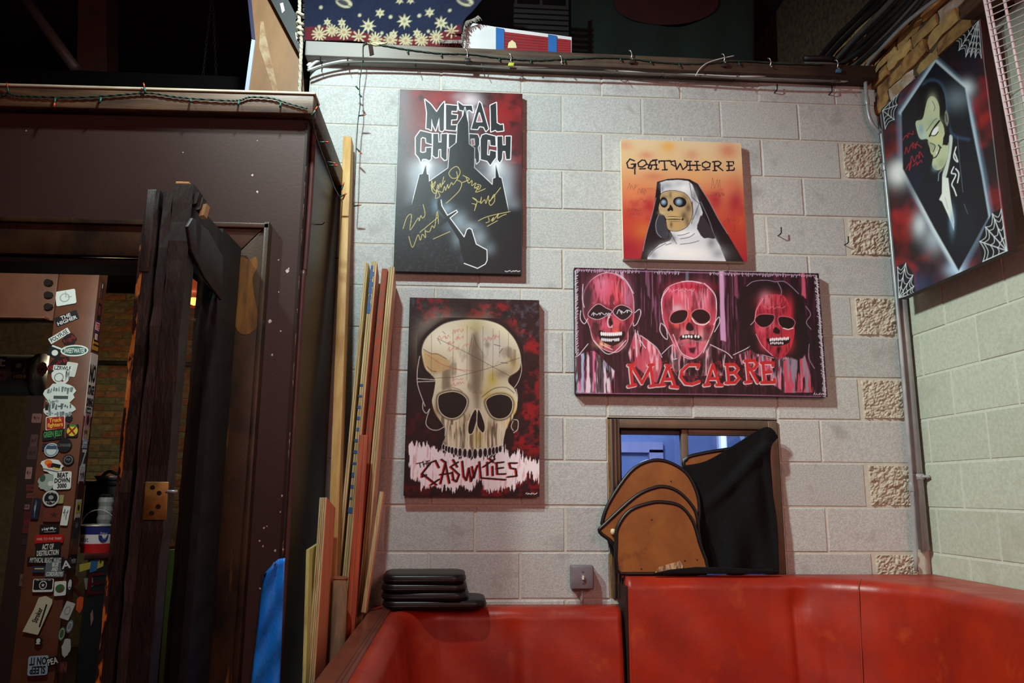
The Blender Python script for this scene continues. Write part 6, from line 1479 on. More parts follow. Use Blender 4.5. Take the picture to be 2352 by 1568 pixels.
# ------------------------------------------------------------------ battered folding door standing open
DW = mat('charred_door_wood', (38, 35, 34), (18, 17, 17), rough=.45, nscale=7, stretch=(3, 3, .7), bump=.5, bscale=26, c3=(120, 70, 36), s3=6, t3=(.72, .76), st3=(3, 3, .8))
DY = mat('scraped_yellow_door_edge', (40, 28, 22), (28, 20, 18), rough=.5, nscale=7, stretch=(3, 3, .7), bump=.5, bscale=26, c3=(206, 140, 56), s3=3.2, t3=(.52, .55), st3=(5, 5, 1.5))
DG = mat('grey_worn_door_wood', (58, 56, 56), (27, 26, 27), rough=.5, nscale=6, stretch=(5, 5, .6), bump=.6, bscale=30, c3=(150, 100, 60), s3=7, t3=(.73, .76))
DB = mat('black_door_paint', (9, 8, 8), (7, 6, 6), rough=.6)
door = thing('door_1', (-1.33, -1.1, 0), 'battered dark folding door leaves standing open in the doorway', 'door', kind='structure')
def rough_stile(x0, x1, y0, y1, z0, z1, name, mt, seed, amp=.0025):
    """upright with chipped edges: rings of jittered corners"""
    r = random.Random(seed); b = MB(); n = 40
    for k in range(n + 1):
        z = z0 + (z1 - z0) * k / n; j = lambda: r.uniform(-amp, amp)
        b.v += [(x0 + j(), y0 + j(), z), (x1 + j(), y0 + j(), z), (x1 + j() * .3, y1, z), (x0 + j() * .3, y1, z)]
    for k in range(n):
        for c in range(4): b.f.append((4 * k + c, 4 * k + (c + 1) % 4, 4 * k + 4 + (c + 1) % 4, 4 * k + 4 + c))
    b.f += [(3, 2, 1, 0), (4 * n, 4 * n + 1, 4 * n + 2, 4 * n + 3)]
    return b.build(name, mt, door)
rough_stile(-1.400, -1.372, -1.36, -1.26, .02, 2.352, 'leaf_stile', DW, 1, .002)
rough_stile(-1.414, -1.4005, -1.358, -1.28, .02, 2.30, 'scraped_edge', DY, 6, .0025)
MB().box(-1.410, -1.362, 2.10, -1.382, -1.30, 2.354).build('dark_stile_top', DG, door, bevel=.004)
rough_stile(-1.410, -1.376, -.875, -.84, .02, 2.34, 'leaf_stile', DB, 2)
MB().box(-1.408, -1.26, 2.20, -1.378, -.875, 2.34).build('leaf_rail', DB, door); MB().box(-1.408, -1.26, .02, -1.378, -.875, .35).build('leaf_rail', DB, door)
rough_stile(-1.364, -1.335, -1.355, -1.27, .02, 2.352, 'leaf_stile', DG, 3, .003)
rough_stile(-1.331, -1.276, -1.365, -1.305, .02, 2.372, 'leaf_stile', DW, 4, .002)
MB().box(-1.329, -1.364, 2.368, -1.290, -1.320, 2.380).build('raw_wood_top', mat('raw_broken_wood', (196, 150, 92), (160, 112, 64), rough=.8, nscale=40), door, bevel=.003)
for i, (x, y, z) in enumerate(((-1.268, -1.345, 2.34), (-1.258, -1.34, 2.325), (-1.25, -1.33, 2.31))):
    MB().obox((x, y, z - .01), (.007, 0, .002), (0, .015, 0), (.003, 0, .018)).build('splinter', (DW, DG, mat('pale_splinter', (214, 206, 150)))[i], door)
rough_stile(-1.330, -1.278, -1.06, -.845, .02, 2.34, 'leaf_stile', DB, 5, .002)
MB().box(-1.326, -1.305, 2.22, -1.282, -1.06, 2.33).build('leaf_rail', DW, door); MB().box(-1.326, -1.305, .02, -1.282, -1.06, .35).build('leaf_rail', DW, door)
GLD = glass('door_glass', (236, 234, 230), .10, .03)
MB().box(-1.306, -1.305, .35, -1.302, -1.06, 2.22).build('pane', GLD, door)
fl = [at_x(x, y, -1.262) for x, y in ((432, 520), (444, 500), (480, 530), (513, 590), (510, 690), (472, 640), (440, 575))]
MB().prism(fl, (-.010, 0, 0)).build('black_rubber_flap', mat('dusty_black_rubber', (34, 32, 32), (26, 24, 25), rough=.55), door, bevel=.003)
BR = mat('tarnished_brass', (170, 140, 74), (120, 96, 50), rough=.45, metal=.5, nscale=22)
pc = (at_y(335, 1105, -1.372) + at_y(381, 1195, -1.372)) / 2
pl_ = MB().obox(pc, (.031, 0, 0), (0, .003, 0), (-.001, 0, .051)).build('brass_plate', BR, door, bevel=.002)
for x, y in ((350, 1119), (365, 1132), (363, 1163), (348, 1178)): q = at_y(x, y, -1.378); MB().cyl(q, q + Vector((0, .004, 0)), .0062, n=12).build('screw_hole', BLACK, pl_)
q = at_y(381, 1129, -1.372); MB().cyl(q, q + Vector((.030, 0, 0)), .005, n=10).build('hinge_pin', STEEL, door, smooth=True)

# behind the door glass: green plank, grey panel, pale offcut
def plank(label, px, Y, z0, mt, name):
    a, b, c, d = [at_y(x, y, Y) for x, y in px]
    o = MB().hexa([Vector((a.x, Y, z0)), Vector((b.x, Y, z0)), Vector((b.x, Y + .03, z0)), Vector((a.x, Y + .03, z0)), d, c, c + Vector((0, .03, 0)), d + Vector((0, .03, 0))]).build(name, mt)
    tag(o, label, 'board'); return o
plank('green painted plank behind the folding door glass', ((376, 1500), (398, 1500), (400, 1262), (388, 1262)), -.42, 0, mat('green_paint', (70, 130, 48), (56, 106, 40), rough=.6, nscale=6), 'green_plank')
plank('grey panel behind the folding door glass', ((400, 1500), (446, 1500), (446, 1300), (402, 1320)), -.36, 0, mat('grey_panel', (76, 76, 74), (66, 66, 64), rough=.7), 'grey_panel')
o = MB().prism([at_y(x, y, -.40) for x, y in ((400, 1290), (430, 1240), (436, 1250), (432, 1268), (402, 1315))], (0, .02, 0)).build('pale_offcut', mat('pale_offcut', (176, 166, 140), rough=.7)); tag(o, 'pale diagonal wooden offcut behind the door glass', 'board')
# made-up pendant, added to supply the orange glow in the door glass
lp = thing('added_pendant', (-2.08, 1.0, 2.45), 'pendant lamp added to put an orange glow in the door glass', 'lamp')
c = at_y(443, 680, 1.0)
MB().lathe([(.03, .12), (.045, .10), (.12, .03), (.15, -.04), (.145, -.04), (.115, .02), (.04, .095), (.02, .11)], c, 24).build('added_pendant_shade', mat('added_pendant_copper', (170, 70, 36), rough=.4, metal=.4, emit=((206, 70, 30), .35)), lp, smooth=True)
GLO = mat('added_pendant_glow', (255, 150, 70), rough=.4, emit=((255, 140, 60), 9.0))
for dx_, dz_ in ((-.05, .01), (.045, -.015), (.0, .03)):
    q = c + Vector((dx_, -.10, dz_ - .04)); MB().lathe([(0, -.026), (.019, -.018), (.026, 0), (.019, .018), (0, .026)], q, 12).build('bulb', GLO, lp, smooth=True)
MB().cyl(c + Vector((0, 0, .12)), Vector((c.x, c.y, 3.49)), .004, n=6).build('added_pendant_cord', BLACK, lp)

# ------------------------------------------------------------------ passage behind the doorway
FBR = [mat('dim_brick_a', (150, 110, 66), (120, 84, 48), rough=.95, nscale=20, objvar=.22, bump=.6, bscale=40), mat('dim_brick_b', (156, 96, 60), (126, 70, 44), rough=.95, nscale=20, objvar=.22, bump=.6, bscale=40), mat('dim_brick_c', (132, 116, 76), (104, 90, 58), rough=.95, nscale=20, objvar=.22, bump=.6, bscale=40)]
wf = MB().box(-6.2, 4.512, 0, -1.0, 4.7, 3.5).build('wall_far', mat('dim_mortar', (112, 98, 74), (92, 80, 60), rough=1.0, nscale=20, bump=.5)); tag(wf, 'dim old brick wall at the far end of the passage', 'wall', kind='structure')
fm = []
for s in range(6):
    b = rough_brick(.205, .058, .03, 40 + s); me = b.mesh('far_brick'); me.materials.append(FBR[s % 3]); fm.append(me)
rz = random.Random(21)
for i in range(46):
    z = 1.28 + i * .068
    xa, xb = (-4.62, -2.75) if i < 14 else (-4.75, -2.6)
    x = -4.55 + (i % 2) * .11
    if z > 3.46: break
    while x < -2.9:
        o = bpy.data.objects.new('brick', rz.choice(fm)); o.location = (x, 4.5 + rz.uniform(-.006, .006), z); o.rotation_euler = (0, rz.uniform(-.01, .01), rz.uniform(-.02, .02))
        col.objects.link(o); o.parent = wf; x += .218
o = MB().box(-6.2, -.66, 0, -6.1, 4.5, 2.9).build('wall_passage', DARKC); tag(o, 'dark side wall of the passage', 'wall', kind='structure')
pp = MB().tube([(-4.9, 4.4, at_y(270, 832, 4.4).z), (-2.8, 4.4, at_y(330, 835, 4.4).z)], .022, 10).build('wall_pipe', mat('dark_pipe', (40, 36, 32), rough=.5), smooth=True); tag(pp, 'dark horizontal pipe across the far brick wall', 'pipe')

# steel column covered in stickers
CY = .70
COLM = mat('brown_steel_paint', (108, 66, 46), (92, 54, 38), rough=.45, nscale=6, bump=.08)
cl0, cl1 = at_y(118, 700, CY), at_y(203, 700, CY); cl2, cl3 = at_y(58, 1400, CY), at_y(150, 1400, CY)
cx0, cx1 = (cl0.x + cl2.x) / 2 - .005, (cl1.x + cl3.x) / 2 + .012
colm = thing('steel_column', ((cx0 + cx1) / 2, CY + .1, 0), 'brown steel column plastered with band stickers', 'column')
MB().box(cx0, CY, 0, cx1, CY + .012, 3.49).box(cx0 + .09, CY + .012, 0, cx0 + .105, CY + .09, 3.49).box(cx0, CY + .09, 0, cx1, CY + .102, 3.49).build('flanges', COLM, colm, bevel=.002)
MB().box(cx1 - .008, CY + .012, 0, cx1, CY + .09, 3.49).build('side_plate', COLM, colm)
sb = thing('steel_beam', (-3.2, CY + .1, 2.4), 'brown steel beam bolted to the sticker column', 'beam')
zb0 = at_y(50, 735, CY).z; MB().box(-4.4, CY - .005, zb0, cx0 - .004, CY + .02, 2.88).box(-4.4, CY - .06, zb0, cx0 - .02, CY + .1, zb0 + .012).build('web', COLM, sb, bevel=.002)
for y in (650, 678, 705):
    q = at_y(112, y, CY - .012); MB().cyl((q.x, CY - .03, q.z), (q.x, CY - .004, q.z), .019, .022, 8).build('bolt', mat('dark_bolt', (40, 34, 32), rough=.5, metal=.5), sb)

def text_mesh(txt, size, mt, name='lettering', width=None, bold=.0):
    cu = bpy.data.curves.new('lettering', 'FONT'); cu.body = txt; cu.size = size; cu.align_x = 'CENTER'; cu.align_y = 'CENTER'; cu.extrude = .0003; cu.resolution_u = 2; cu.space_line = .85; cu.offset = bold * size
    o = bpy.data.objects.new('lettering', cu); col.objects.link(o)
    bpy.context.view_layer.update()
    me = bpy.data.meshes.new_from_object(o.evaluated_get(bpy.context.evaluated_depsgraph_get()))
    bpy.data.objects.remove(o); bpy.data.curves.remove(cu)
    n = len(me.vertices); co = np.zeros(n * 3, np.float32); me.vertices.foreach_get('co', co); co = co.reshape(-1, 3)
    return me, co
def flat(name): return mat('ink_%d_%d_%d' % name, name, rough=.5, nscale=30)
DEPTH = {}
def sticker(px, py, w, h, rot, bg, txt=None, fg=(235, 238, 235), plane='front', shape='rect', size=None, tall=1.0, flip=False, owner=None, marks=(), bold=.02):
    """w, h in photo pixels, rot in degrees anticlockwise; plane front: column face, side: its right face"""
    key = (plane, owner.name if owner else '')
    DEPTH[key] = DEPTH.get(key, 0) + .0003
    lift = .0015 + DEPTH[key]
    if plane == 'front':
        Y = PLANEY.get(owner.name if owner else '', CY) - lift
        c = at_y(px, py, Y); sc = (at_y(px + 1, py, Y) - c).length; ex, ez, nn = Vector((1, 0, 0)), Vector((0, 0, 1)), Vector((0, -1, 0))
    else:
        X = cx1 + lift
        c = at_x(px, py, X); zc = at_y(px - 12, py, CY + .05).z; c = Vector((X, CY + .052 + min(.012, max(-.012, c.y - CY - .05)), zc)); ex, ez, nn = Vector((0, 1, 0)), Vector((0, 0, 1)), Vector((1, 0, 0))
        sc = (CAM - c).length / FPX; w = min(w * 2.4, .086 / sc)
    ca, sa = math.cos(math.radians(rot)), math.sin(math.radians(rot))
    e1 = ex * ca + ez * sa; e2 = -ex * sa + ez * ca
    def P(x, y): return c + e1 * (x * sc) + e2 * (y * sc)
    rr_ = random.Random(int(px * 7 + py))
    if shape == 'round': out = [P(w / 2 * math.cos(t), h / 2 * math.sin(t)) for t in [k * math.pi / 12 for k in range(24)]]
    elif shape == 'blob': out = [P(w / 2 * math.cos(t) * rr_.uniform(.82, 1.08), h / 2 * math.sin(t) * rr_.uniform(.82, 1.08)) for t in [k * math.pi / 10 for k in range(20)]]
    elif shape == 'torn': out = [P(-w / 2, -h / 2), P(w * .3, -h / 2), P(w / 2, h * .35), P(w * .45, h * .45), P(w * .05, h / 2), P(-w * .25, h * .42), P(-w * .3, h * .1)]
    else:
        q = min(w, h) * .1; out = []
        for sx_, sy_, a0 in ((1, 1, 0), (-1, 1, 90), (-1, -1, 180), (1, -1, 270)):
            for k in range(3): t = math.radians(a0 + 45 * k); out.append(P(sx_ * (w / 2 - q) + q * math.cos(t), sy_ * (h / 2 - q) + q * math.sin(t)))
    root = owner or colm
    st = MB().prism(out, -nn * .0012).build('sticker', flat(bg), root)
    def mesh_child(me_co, mt, name):
        me, co = me_co; co = co.copy(); 
        Pn = np.array(c)[None] + (co[:, :1] * np.array(e1)[None] + co[:, 1:2] * np.array(e2)[None]) + np.array(nn)[None] * (.0006 + co[:, 2:3])
        me.vertices.foreach_set('co', Pn.astype(np.float32).ravel()); me.update(); me.materials.append(mt)
        o = bpy.data.objects.new(name, me); col.objects.link(o); attach(o, st)
    if txt:
        me, co = text_mesh(txt, 1.0, flat(fg), bold=bold)
        wx = (co[:, 0].max() - co[:, 0].min()); hy = (co[:, 1].max() - co[:, 1].min())
        co[:, 0] -= (co[:, 0].max() + co[:, 0].min()) / 2; co[:, 1] -= (co[:, 1].max() + co[:, 1].min()) / 2
        tw, thh = w * .86 * sc, h * .72 * sc * tall
        co[:, 0] *= tw / wx; co[:, 1] *= min(thh / hy, tw / wx * 3.0)
        if flip: co[:, 0] *= -1; co[:, 1] *= -1
        mesh_child((me, co), flat(fg), 'lettering')
    for mk in marks:      # extra printed shapes: ('rect'|'disc'|'ring'|'zig', x, y, w, h, colour) in fractions of the sticker
        kind, mx, my, mw, mh, cc_ = mk
        b = MB(); lz = nn * (.0005 + .0002 * (marks.index(mk) + 1))
        def Q(x, y): return P((mx + x * mw) * w, (my + y * mh) * h) + lz
        if kind == 'rect': b.add([Q(-.5, -.5), Q(.5, -.5), Q(.5, .5), Q(-.5, .5)], [(0, 1, 2, 3)])
        elif kind == 'disc': b.add([Q(.5 * math.cos(t), .5 * math.sin(t)) for t in [k * math.pi / 8 for k in range(16)]], [tuple(range(16))])
        elif kind == 'ring':
            n = 20; b.add([Q(.5 * math.cos(t), .5 * math.sin(t)) for t in [2 * k * math.pi / n for k in range(n)]] + [Q(.4 * math.cos(t), .4 * math.sin(t)) for t in [2 * k * math.pi / n for k in range(n)]], [(k, (k + 1) % n, n + (k + 1) % n, n + k) for k in range(n)])
        elif kind == 'zig':
            n = 9
            for k in range(n):
                x0, x1 = -.5 + k / n, -.5 + (k + rr_.uniform(.4, .9)) / n; y0 = rr_.uniform(-.5, .1); y1 = rr_.uniform(.1, .5)
                b.add([Q(x0, y0), Q(x1, y0 + rr_.uniform(-.1, .1)), Q(x1 + rr_.uniform(-.04, .04), y1), Q(x0 + rr_.uniform(-.04, .04), y1)], [(0, 1, 2, 3)])
        elif kind == 'star':
            b.add([Q((.5 if k % 2 == 0 else .2) * math.cos(math.pi * k / 5 + math.pi / 2), (.5 if k % 2 == 0 else .2) * math.sin(math.pi * k / 5 + math.pi / 2)) for k in range(10)], [tuple(range(10))])
        b.build('printed_mark', flat(cc_), st)
    return st
PLANEY = {}
W_, K_, R_, G_ = (214, 224, 220), (22, 22, 26), (150, 26, 30), (60, 130, 70)
S = sticker
S(151, 686, 46, 34, 10, K_); S(151, 683, 46, 36, 12, W_, marks=(('ring', -.05, 0, .5, .6, (150, 160, 158)), ('rect', .02, .2, .04, .4, (150, 160, 158)), ('rect', .2, 0, .2, .05, (150, 160, 158))))
S(153, 731, 54, 24, 24, K_, 'THE\nHIGHER', (214, 214, 216), tall=1.15)
S(136, 771, 50, 15, 35, W_, 'POLYFUSE', K_)
S(160, 780, 34, 30, 30, (30, 14, 16), shape='blob', marks=(('zig', 0, 0, .8, .6, (130, 24, 28)),)); S(134, 838, 58, 36, 32, (36, 14, 16), shape='blob', marks=(('zig', 0, .1, .85, .4, (140, 24, 30)), ('zig', 0, -.3, .7, .2, (140, 24, 30))))
S(126, 807, 30, 28, -20, K_, marks=(('disc', .05, -.1, .5, .5, W_), ('rect', 0, .38, .8, .14, W_)))
S(171, 805, 64, 28, 2, W_, shape='round'); S(171, 805, 57, 21, 2, (34, 84, 70), 'SWEETWATER', W_, shape='round', tall=.8)
S(163, 848, 26, 34, -8, (196, 204, 196))
S(140, 862, 44, 44, 3, W_, shape='blob', marks=(('ring', -.1, -.1, .5, .5, (120, 124, 124)), ('zig', .35, 0, .22, .7, K_), ('disc', .1, -.3, .12, .1, R_))); S(144, 845, 44, 13, -2, W_, 'LZRWLF', K_)
S(137, 905, 74, 62, 0, (206, 220, 216), shape='blob', marks=(('zig', 0, .15, .8, .3, (110, 126, 124)), ('rect', .05, -.12, .45, .12, (70, 84, 84)), ('zig', -.2, -.3, .4, .2, (130, 146, 144))))
S(136, 940, 72, 46, 0, (200, 214, 212), shape='blob', marks=(('zig', 0, .1, .85, .5, (90, 104, 106)), ('zig', 0, -.25, .8, .3, (120, 134, 136)), ('rect', -.4, .1, .1, .3, K_)))
S(158, 960, 18, 20, 10, K_, shape='blob')
S(127, 971, 44, 33, 6, W_); S(127, 971, 41, 29, 6, (164, 34, 30), 'Truck\nfighters', (226, 196, 60), tall=1.15)
S(122, 998, 50, 25, 8, K_, 'GREEN JELLY', (70, 150, 80), bold=.03)
S(166, 989, 27, 31, 0, K_); S(166, 989, 25, 25, 0, (206, 196, 50), shape='round', marks=(('rect', 0, .5, .6, .2, G_),)); S(165, 989, 24, 4, 48, R_); S(165, 989, 24, 4, -48, R_)
S(103, 1026, 12, 16, 0, (26, 34, 60)); S(118, 1033, 33, 33, 0, (196, 210, 214), shape='round', marks=(('ring', 0, 0, .9, .9, (110, 140, 160)), ('rect', 0, .18, .7, .25, (60, 84, 104)))); S(148, 1022, 34, 34, 0, K_, 'CANNABIS', (96, 100, 96), shape='round', tall=.3); S(157, 1056, 26, 26, 0, K_, shape='round', marks=(('ring', 0, 0, .8, .8, (110, 116, 120)), ('zig', 0, 0, .4, .4, (110, 116, 120))))
S(120, 1070, 54, 36, -12, W_, shape='blob', marks=(('disc', -.2, .15, .35, .4, (226, 120, 40)), ('disc', -.1, 0, .25, .3, (196, 50, 36)), ('rect', .15, .05, .4, .3, K_), ('rect', 0, -.28, .7, .08, (110, 116, 120)), ('rect', .2, -.1, .3, .1, (226, 196, 60))))
S(108, 1106, 44, 42, 0, (150, 170, 160), shape='blob', marks=(('disc', -.25, .2, .3, .4, (60, 84, 70)), ('disc', .2, -.1, .3, .3, (206, 216, 210))))
S(143, 1103, 41, 42, 3, W_, 'BEAT\nDOWN\n3000', K_, tall=1.2, bold=.04)
S(125, 1146, 42, 20, 0, (150, 150, 96)); S(117, 1144, 40, 40, 0, K_, shape='round', marks=(('ring', 0, 0, .95, .95, (190, 196, 196)), ('disc', 0, .05, .3, .25, (150, 156, 156)), ('zig', 0, -.22, .6, .2, (190, 196, 196)), ('zig', 0, .32, .5, .12, (190, 196, 196))))
S(82, 1168, 18, 49, -3, (24, 32, 52), marks=(('zig', -.1, 0, .25, .85, (170, 180, 190)),)); S(120, 1182, 40, 32, 0, (104, 48, 40), marks=(('star', .1, 0, .5, .5, (60, 34, 34)),)); S(150, 1184, 17, 45, -4, W_, marks=(('zig', 0, .1, .7, .6, K_),))
S(113, 1214, 44, 20, 2, K_, marks=(('zig', 0, 0, .75, .4, W_), ('rect', .05, -.35, .6, .08, (150, 156, 156))))
S(113, 1237, 65, 20, 2, (176, 26, 26), 'HAIL TO THE THIEF', (214, 170, 160), tall=.4)
S(110, 1262, 58, 34, 4, K_, 'ACT OF\nDESTRUCTION', (206, 214, 206), tall=1.1, bold=.03)
S(105, 1286, 84, 15, 0, K_, 'MYTHICAL BEAST WARS', (196, 206, 200), tall=1.1)
S(90, 1307, 30, 15, 0, (40, 56, 84), marks=(('rect', 0, .1, .7, .2, (196, 190, 100)),)); S(126, 1307, 44, 36, 0, (96, 112, 116), 'BLUE\nAND\nCORDUROYS', W_, tall=1.2, bold=.03); S(152, 1296, 24, 26, 10, K_, 'A', (200, 206, 206))
S(99, 1344, 47, 30, 1, W_); S(99, 1342, 43, 24, 1, K_, marks=(('ring', 0, -.05, .42, .8, W_), ('star', 0, -.05, .22, .4, W_), ('zig', 0, .42, .8, .1, W_)))
S(138, 1351, 27, 33, 4, W_, marks=(('disc', 0, 0, .8, .6, (56, 104, 60)), ('disc', .1, -.1, .3, .25, (110, 56, 40)))); S(160, 1346, 14, 40, 0, K_, shape='blob', marks=(('disc', 0, .1, .6, .6, (190, 194, 206)), ('zig', 0, -.1, .5, .2, K_)))
S(88, 1411, 46, 88, -12, (196, 196, 170), shape='torn', marks=(('rect', .25, .0, .08, .6, K_),)); S(86, 1412, 40, 14, 72, (196, 196, 172), 'Stroker', K_, tall=1.3)
S(155, 1402, 22, 40, -18, (176, 182, 182), marks=(('ring', 0, 0, .6, .5, (120, 126, 128)),)); S(160, 1438, 14, 30, -12, (110, 120, 134), shape='round', marks=(('ring', 0, 0, .7, .7, (190, 196, 200)),)); S(142, 1455, 15, 32, -6, (56, 90, 66), shape='round', marks=(('ring', 0, 0, .8, .8, (170, 190, 170)),)); S(152, 1486, 21, 46, -3, (170, 178, 178), shape='blob')
S(88, 1472, 19, 19, 0, K_, shape='round', marks=(('disc', 0, .05, .5, .6, (206, 210, 210)), ('rect', 0, -.3, .5, .12, (206, 210, 210))))
S(87, 1528, 46, 44, 3, (150, 178, 196), 'SLEEP\nON IT', (24, 26, 34), flip=True, tall=1.2, bold=.03); S(121, 1518, 27, 20, 16, K_, 'PEA', (214, 218, 220)); S(146, 1532, 16, 26, 0, (70, 34, 34), 'IN', (110, 60, 56)); 
s_ = dict(plane='side')
S(214, 668, 5, 34, 0, (90, 66, 60), marks=(('disc', .2, .3, .4, .3, W_),), **s_); S(212, 718, 6, 38, 0, K_, marks=(('rect', 0, .1, .7, .5, (110, 56, 50)),), **s_); S(207, 750, 8, 27, 0, (76, 44, 104), **s_); S(207, 750, 7.5, 16, 0, (222, 200, 196), 'TE', (190, 60, 50), **s_)
S(205, 781, 4, 26, 0, (214, 190, 184), **s_); S(208, 793, 10, 22, 0, (196, 140, 40), marks=(('rect', 0, 0, .9, .15, K_), ('rect', 0, .4, .9, .15, K_)), **s_)
S(196, 884, 13.5, 128, 0, (218, 208, 200), **s_); S(197, 858, 12, 60, 0, (218, 208, 200), 'NO', K_, tall=1.35, bold=.04, **s_); S(196, 896, 12, 30, 0, (218, 208, 200), 'STAGE', K_, tall=1.3, bold=.04, **s_); S(195, 924, 12, 28, 0, (218, 208, 200), 'DIVING', K_, tall=1.2, bold=.04, **s_)
S(190, 945, 8, 16, 0, (60, 54, 62), marks=(('zig', 0, 0, .8, .6, W_),), **s_); S(191, 968, 9, 32, 0, (176, 120, 130), marks=(('disc', 0, .1, .5, .6, (60, 34, 40)),), **s_); S(190, 996, 10, 30, 0, (190, 150, 150), marks=(('zig', -.1, .1, .6, .4, (90, 60, 60)), ('rect', .3, 0, .3, .7, (196, 170, 50))), **s_)
S(183, 1022, 8, 24, 0, (150, 176, 190), marks=(('rect', 0, .2, .6, .2, W_),), **s_); S(183, 1052, 9, 40, 0, (60, 56, 66), 'Z', W_, tall=1.2, **s_); S(178, 1090, 9, 36, 0, (206, 200, 206), marks=(('zig', 0, 0, .8, .7, (50, 44, 54)),), **s_); S(175, 1128, 8, 40, 0, (66, 22, 26), **s_)
S(172, 1170, 9, 40, 0, (206, 196, 180), marks=(('rect', 0, .1, .8, .5, (196, 180, 50)), ('disc', 0, .1, .4, .3, K_)), **s_); S(166, 1212, 8, 40, 0, (44, 38, 42), marks=(('zig', 0, .1, .6, .5, (150, 150, 156)),), **s_); S(164, 1286, 12, 22, 0, K_, 'Gravetone', (150, 156, 156), **s_)
# second, dim sticker post to the left
post2 = thing('sticker_post', at_y(80, 1568, 1.35), 'dim post with faded stickers left of the column', 'post')
pa, pb = at_y(82, 945, 1.35), at_y(110, 945, 1.35)
MB().box(pa.x - .06, 1.35, 0, pb.x, 1.45, 2.05).build('upright', mat('dim_brown_paint', (52, 34, 30), rough=.6), post2)
PLANEY['sticker_post'] = 1.35
for x, y, w, h, c in ((84, 960, 22, 22, (150, 110, 104)), (78, 1012, 16, 30, (100, 74, 76)), (74, 1040, 22, 30, (84, 62, 64)), (66, 1086, 14, 28, (170, 130, 126)), (70, 1120, 20, 16, (110, 50, 50)), (70, 1138, 18, 12, (120, 70, 60)), (62, 1164, 12, 12, (140, 100, 100)), (64, 1186, 20, 24, (96, 32, 36)), (62, 1210, 18, 30, (110, 40, 46)), (58, 1244, 16, 14, (60, 50, 52)), (52, 1332, 14, 28, (120, 90, 86))):
    S(x, y, w, h, 0, c, owner=post2, marks=(('zig', 0, 0, .7, .5, (60, 40, 42)),))
# duct with stickers
dc = thing('air_duct', at_y(40, 900, 1.9), 'dim grey round duct with stickers behind the column', 'duct')
dz = at_y(40, 862, 1.9); rd = (at_y(40, 812, 1.9) - at_y(40, 905, 1.9)).length / 2
MB().cyl((-4.6, 1.9, dz.z), (at_y(96, 862, 1.9).x, 1.9, dz.z), rd, n=28).build('pipe', mat('dull_duct_metal', (84, 86, 82), (70, 72, 70), rough=.45, metal=.3), dc, smooth=True)
q = at_y(96, 862, 1.9); MB().lathe([(rd * 1.06, -.0)], q, 4)
MB().cyl((q.x - .02, 1.9, dz.z), (q.x + .02, 1.9, dz.z), rd * 1.08, n=28).build('collar', mat('dull_duct_metal', (84, 86, 82)), dc, smooth=True)
PLANEY['air_duct'] = 1.9 - rd
S(3, 832, 24, 28, 0, K_, 't', W_, owner=dc); S(5, 862, 22, 22, 0, (150, 130, 126), owner=dc, marks=(('disc', 0, 0, .5, .5, (150, 50, 56)),)); S(40, 842, 26, 30, 0, K_, owner=dc, marks=(('disc', .1, .1, .55, .4, (150, 150, 150)),)); S(52, 864, 48, 14, 2, K_, 'HISHOP', (190, 176, 50), owner=dc, bold=.04); S(97, 848, 26, 34, 0, (150, 116, 112), owner=dc, shape='blob', marks=(('ring', 0, 0, .7, .55, (80, 40, 44)), ('disc', 0, 0, .3, .24, (60, 30, 34))))
# bar counter, bucket, cups, carton, bin, tray
CT = at_y(215, 1270, .92).z
bar = thing('bar_counter', (-2.3, 1.0, 0), 'black bar counter with stickers and red painted letters', 'counter')
fA, fB = at_y(170, 1285, .86), at_y(300, 1262, 1.18)
fA.x = cx1 + .03
fr_ = [Vector((fA.x, .86, 0)), Vector((fB.x + .12, 1.22, 0)), Vector((fB.x + .12, 1.9, 0)), Vector((fA.x, 1.9, 0))]
MB().prism(fr_, (0, 0, CT - .03)).build('front_panel', mat('black_bar_front', (26, 27, 25), (20, 21, 20), rough=.5, nscale=5), bar)
MB().prism([p + Vector((-.01 if i in (0, 3) else .02, -.03 if i < 2 else 0, CT - .03)) for i, p in enumerate(fr_)], (0, 0, .03)).build('counter_top', mat('dark_red_top', (74, 30, 28), (56, 24, 22), rough=.4), bar, bevel=.004)
fd = (fr_[1] - fr_[0]).normalized(); fn = Vector((fd.y, -fd.x, 0))
def on_front(x, y):
    d = _ray(x, y); t = (fr_[0] - CAM).dot(fn) / d.dot(fn); return CAM + d * t
def bar_mark(px, c, name='sticker'):
    MB().prism([on_front(x, y) + fn * .003 for x, y in px], -fn * .0015).build(name, flat(c), bar)
bar_mark(((182, 1296), (208, 1290), (206, 1306), (182, 1313)), (170, 166, 60)); bar_mark(((207, 1288), (225, 1283), (221, 1310), (205, 1315)), (40, 96, 150)); bar_mark(((225, 1286), (239, 1279), (236, 1300), (222, 1306)), (176, 166, 60)); bar_mark(((248, 1274), (275, 1266), (272, 1290), (247, 1299)), (150, 110, 90))
bar_mark(((192, 1328), (212, 1325), (214, 1345), (196, 1354)), (120, 126, 128)); bar_mark(((176, 1376), (184, 1368), (191, 1372), (189, 1396), (182, 1408), (174, 1400)), (214, 90, 40)); bar_mark(((207, 1410), (212, 1400), (214, 1420), (208, 1438)), (150, 120, 116))
def bar_text(t, x, y, hpx, c):
    me, co = text_mesh(t, 1.0, flat(c)); p = on_front(x, y) + fn * .005; s = hpx * (p - CAM).length / FPX / max(1e-6, (co[:, 1].max() - co[:, 1].min()))
    Pn = np.array(p)[None] + co[:, :1] * s * 1.5 * np.array(fd)[None] + co[:, 1:2] * s * np.array((0, 0, 1.0))[None]
    me.vertices.foreach_set('co', Pn.astype(np.float32).ravel()); me.update(); me.materials.append(flat(c)); o = bpy.data.objects.new('lettering', me); col.objects.link(o); attach(o, bar)
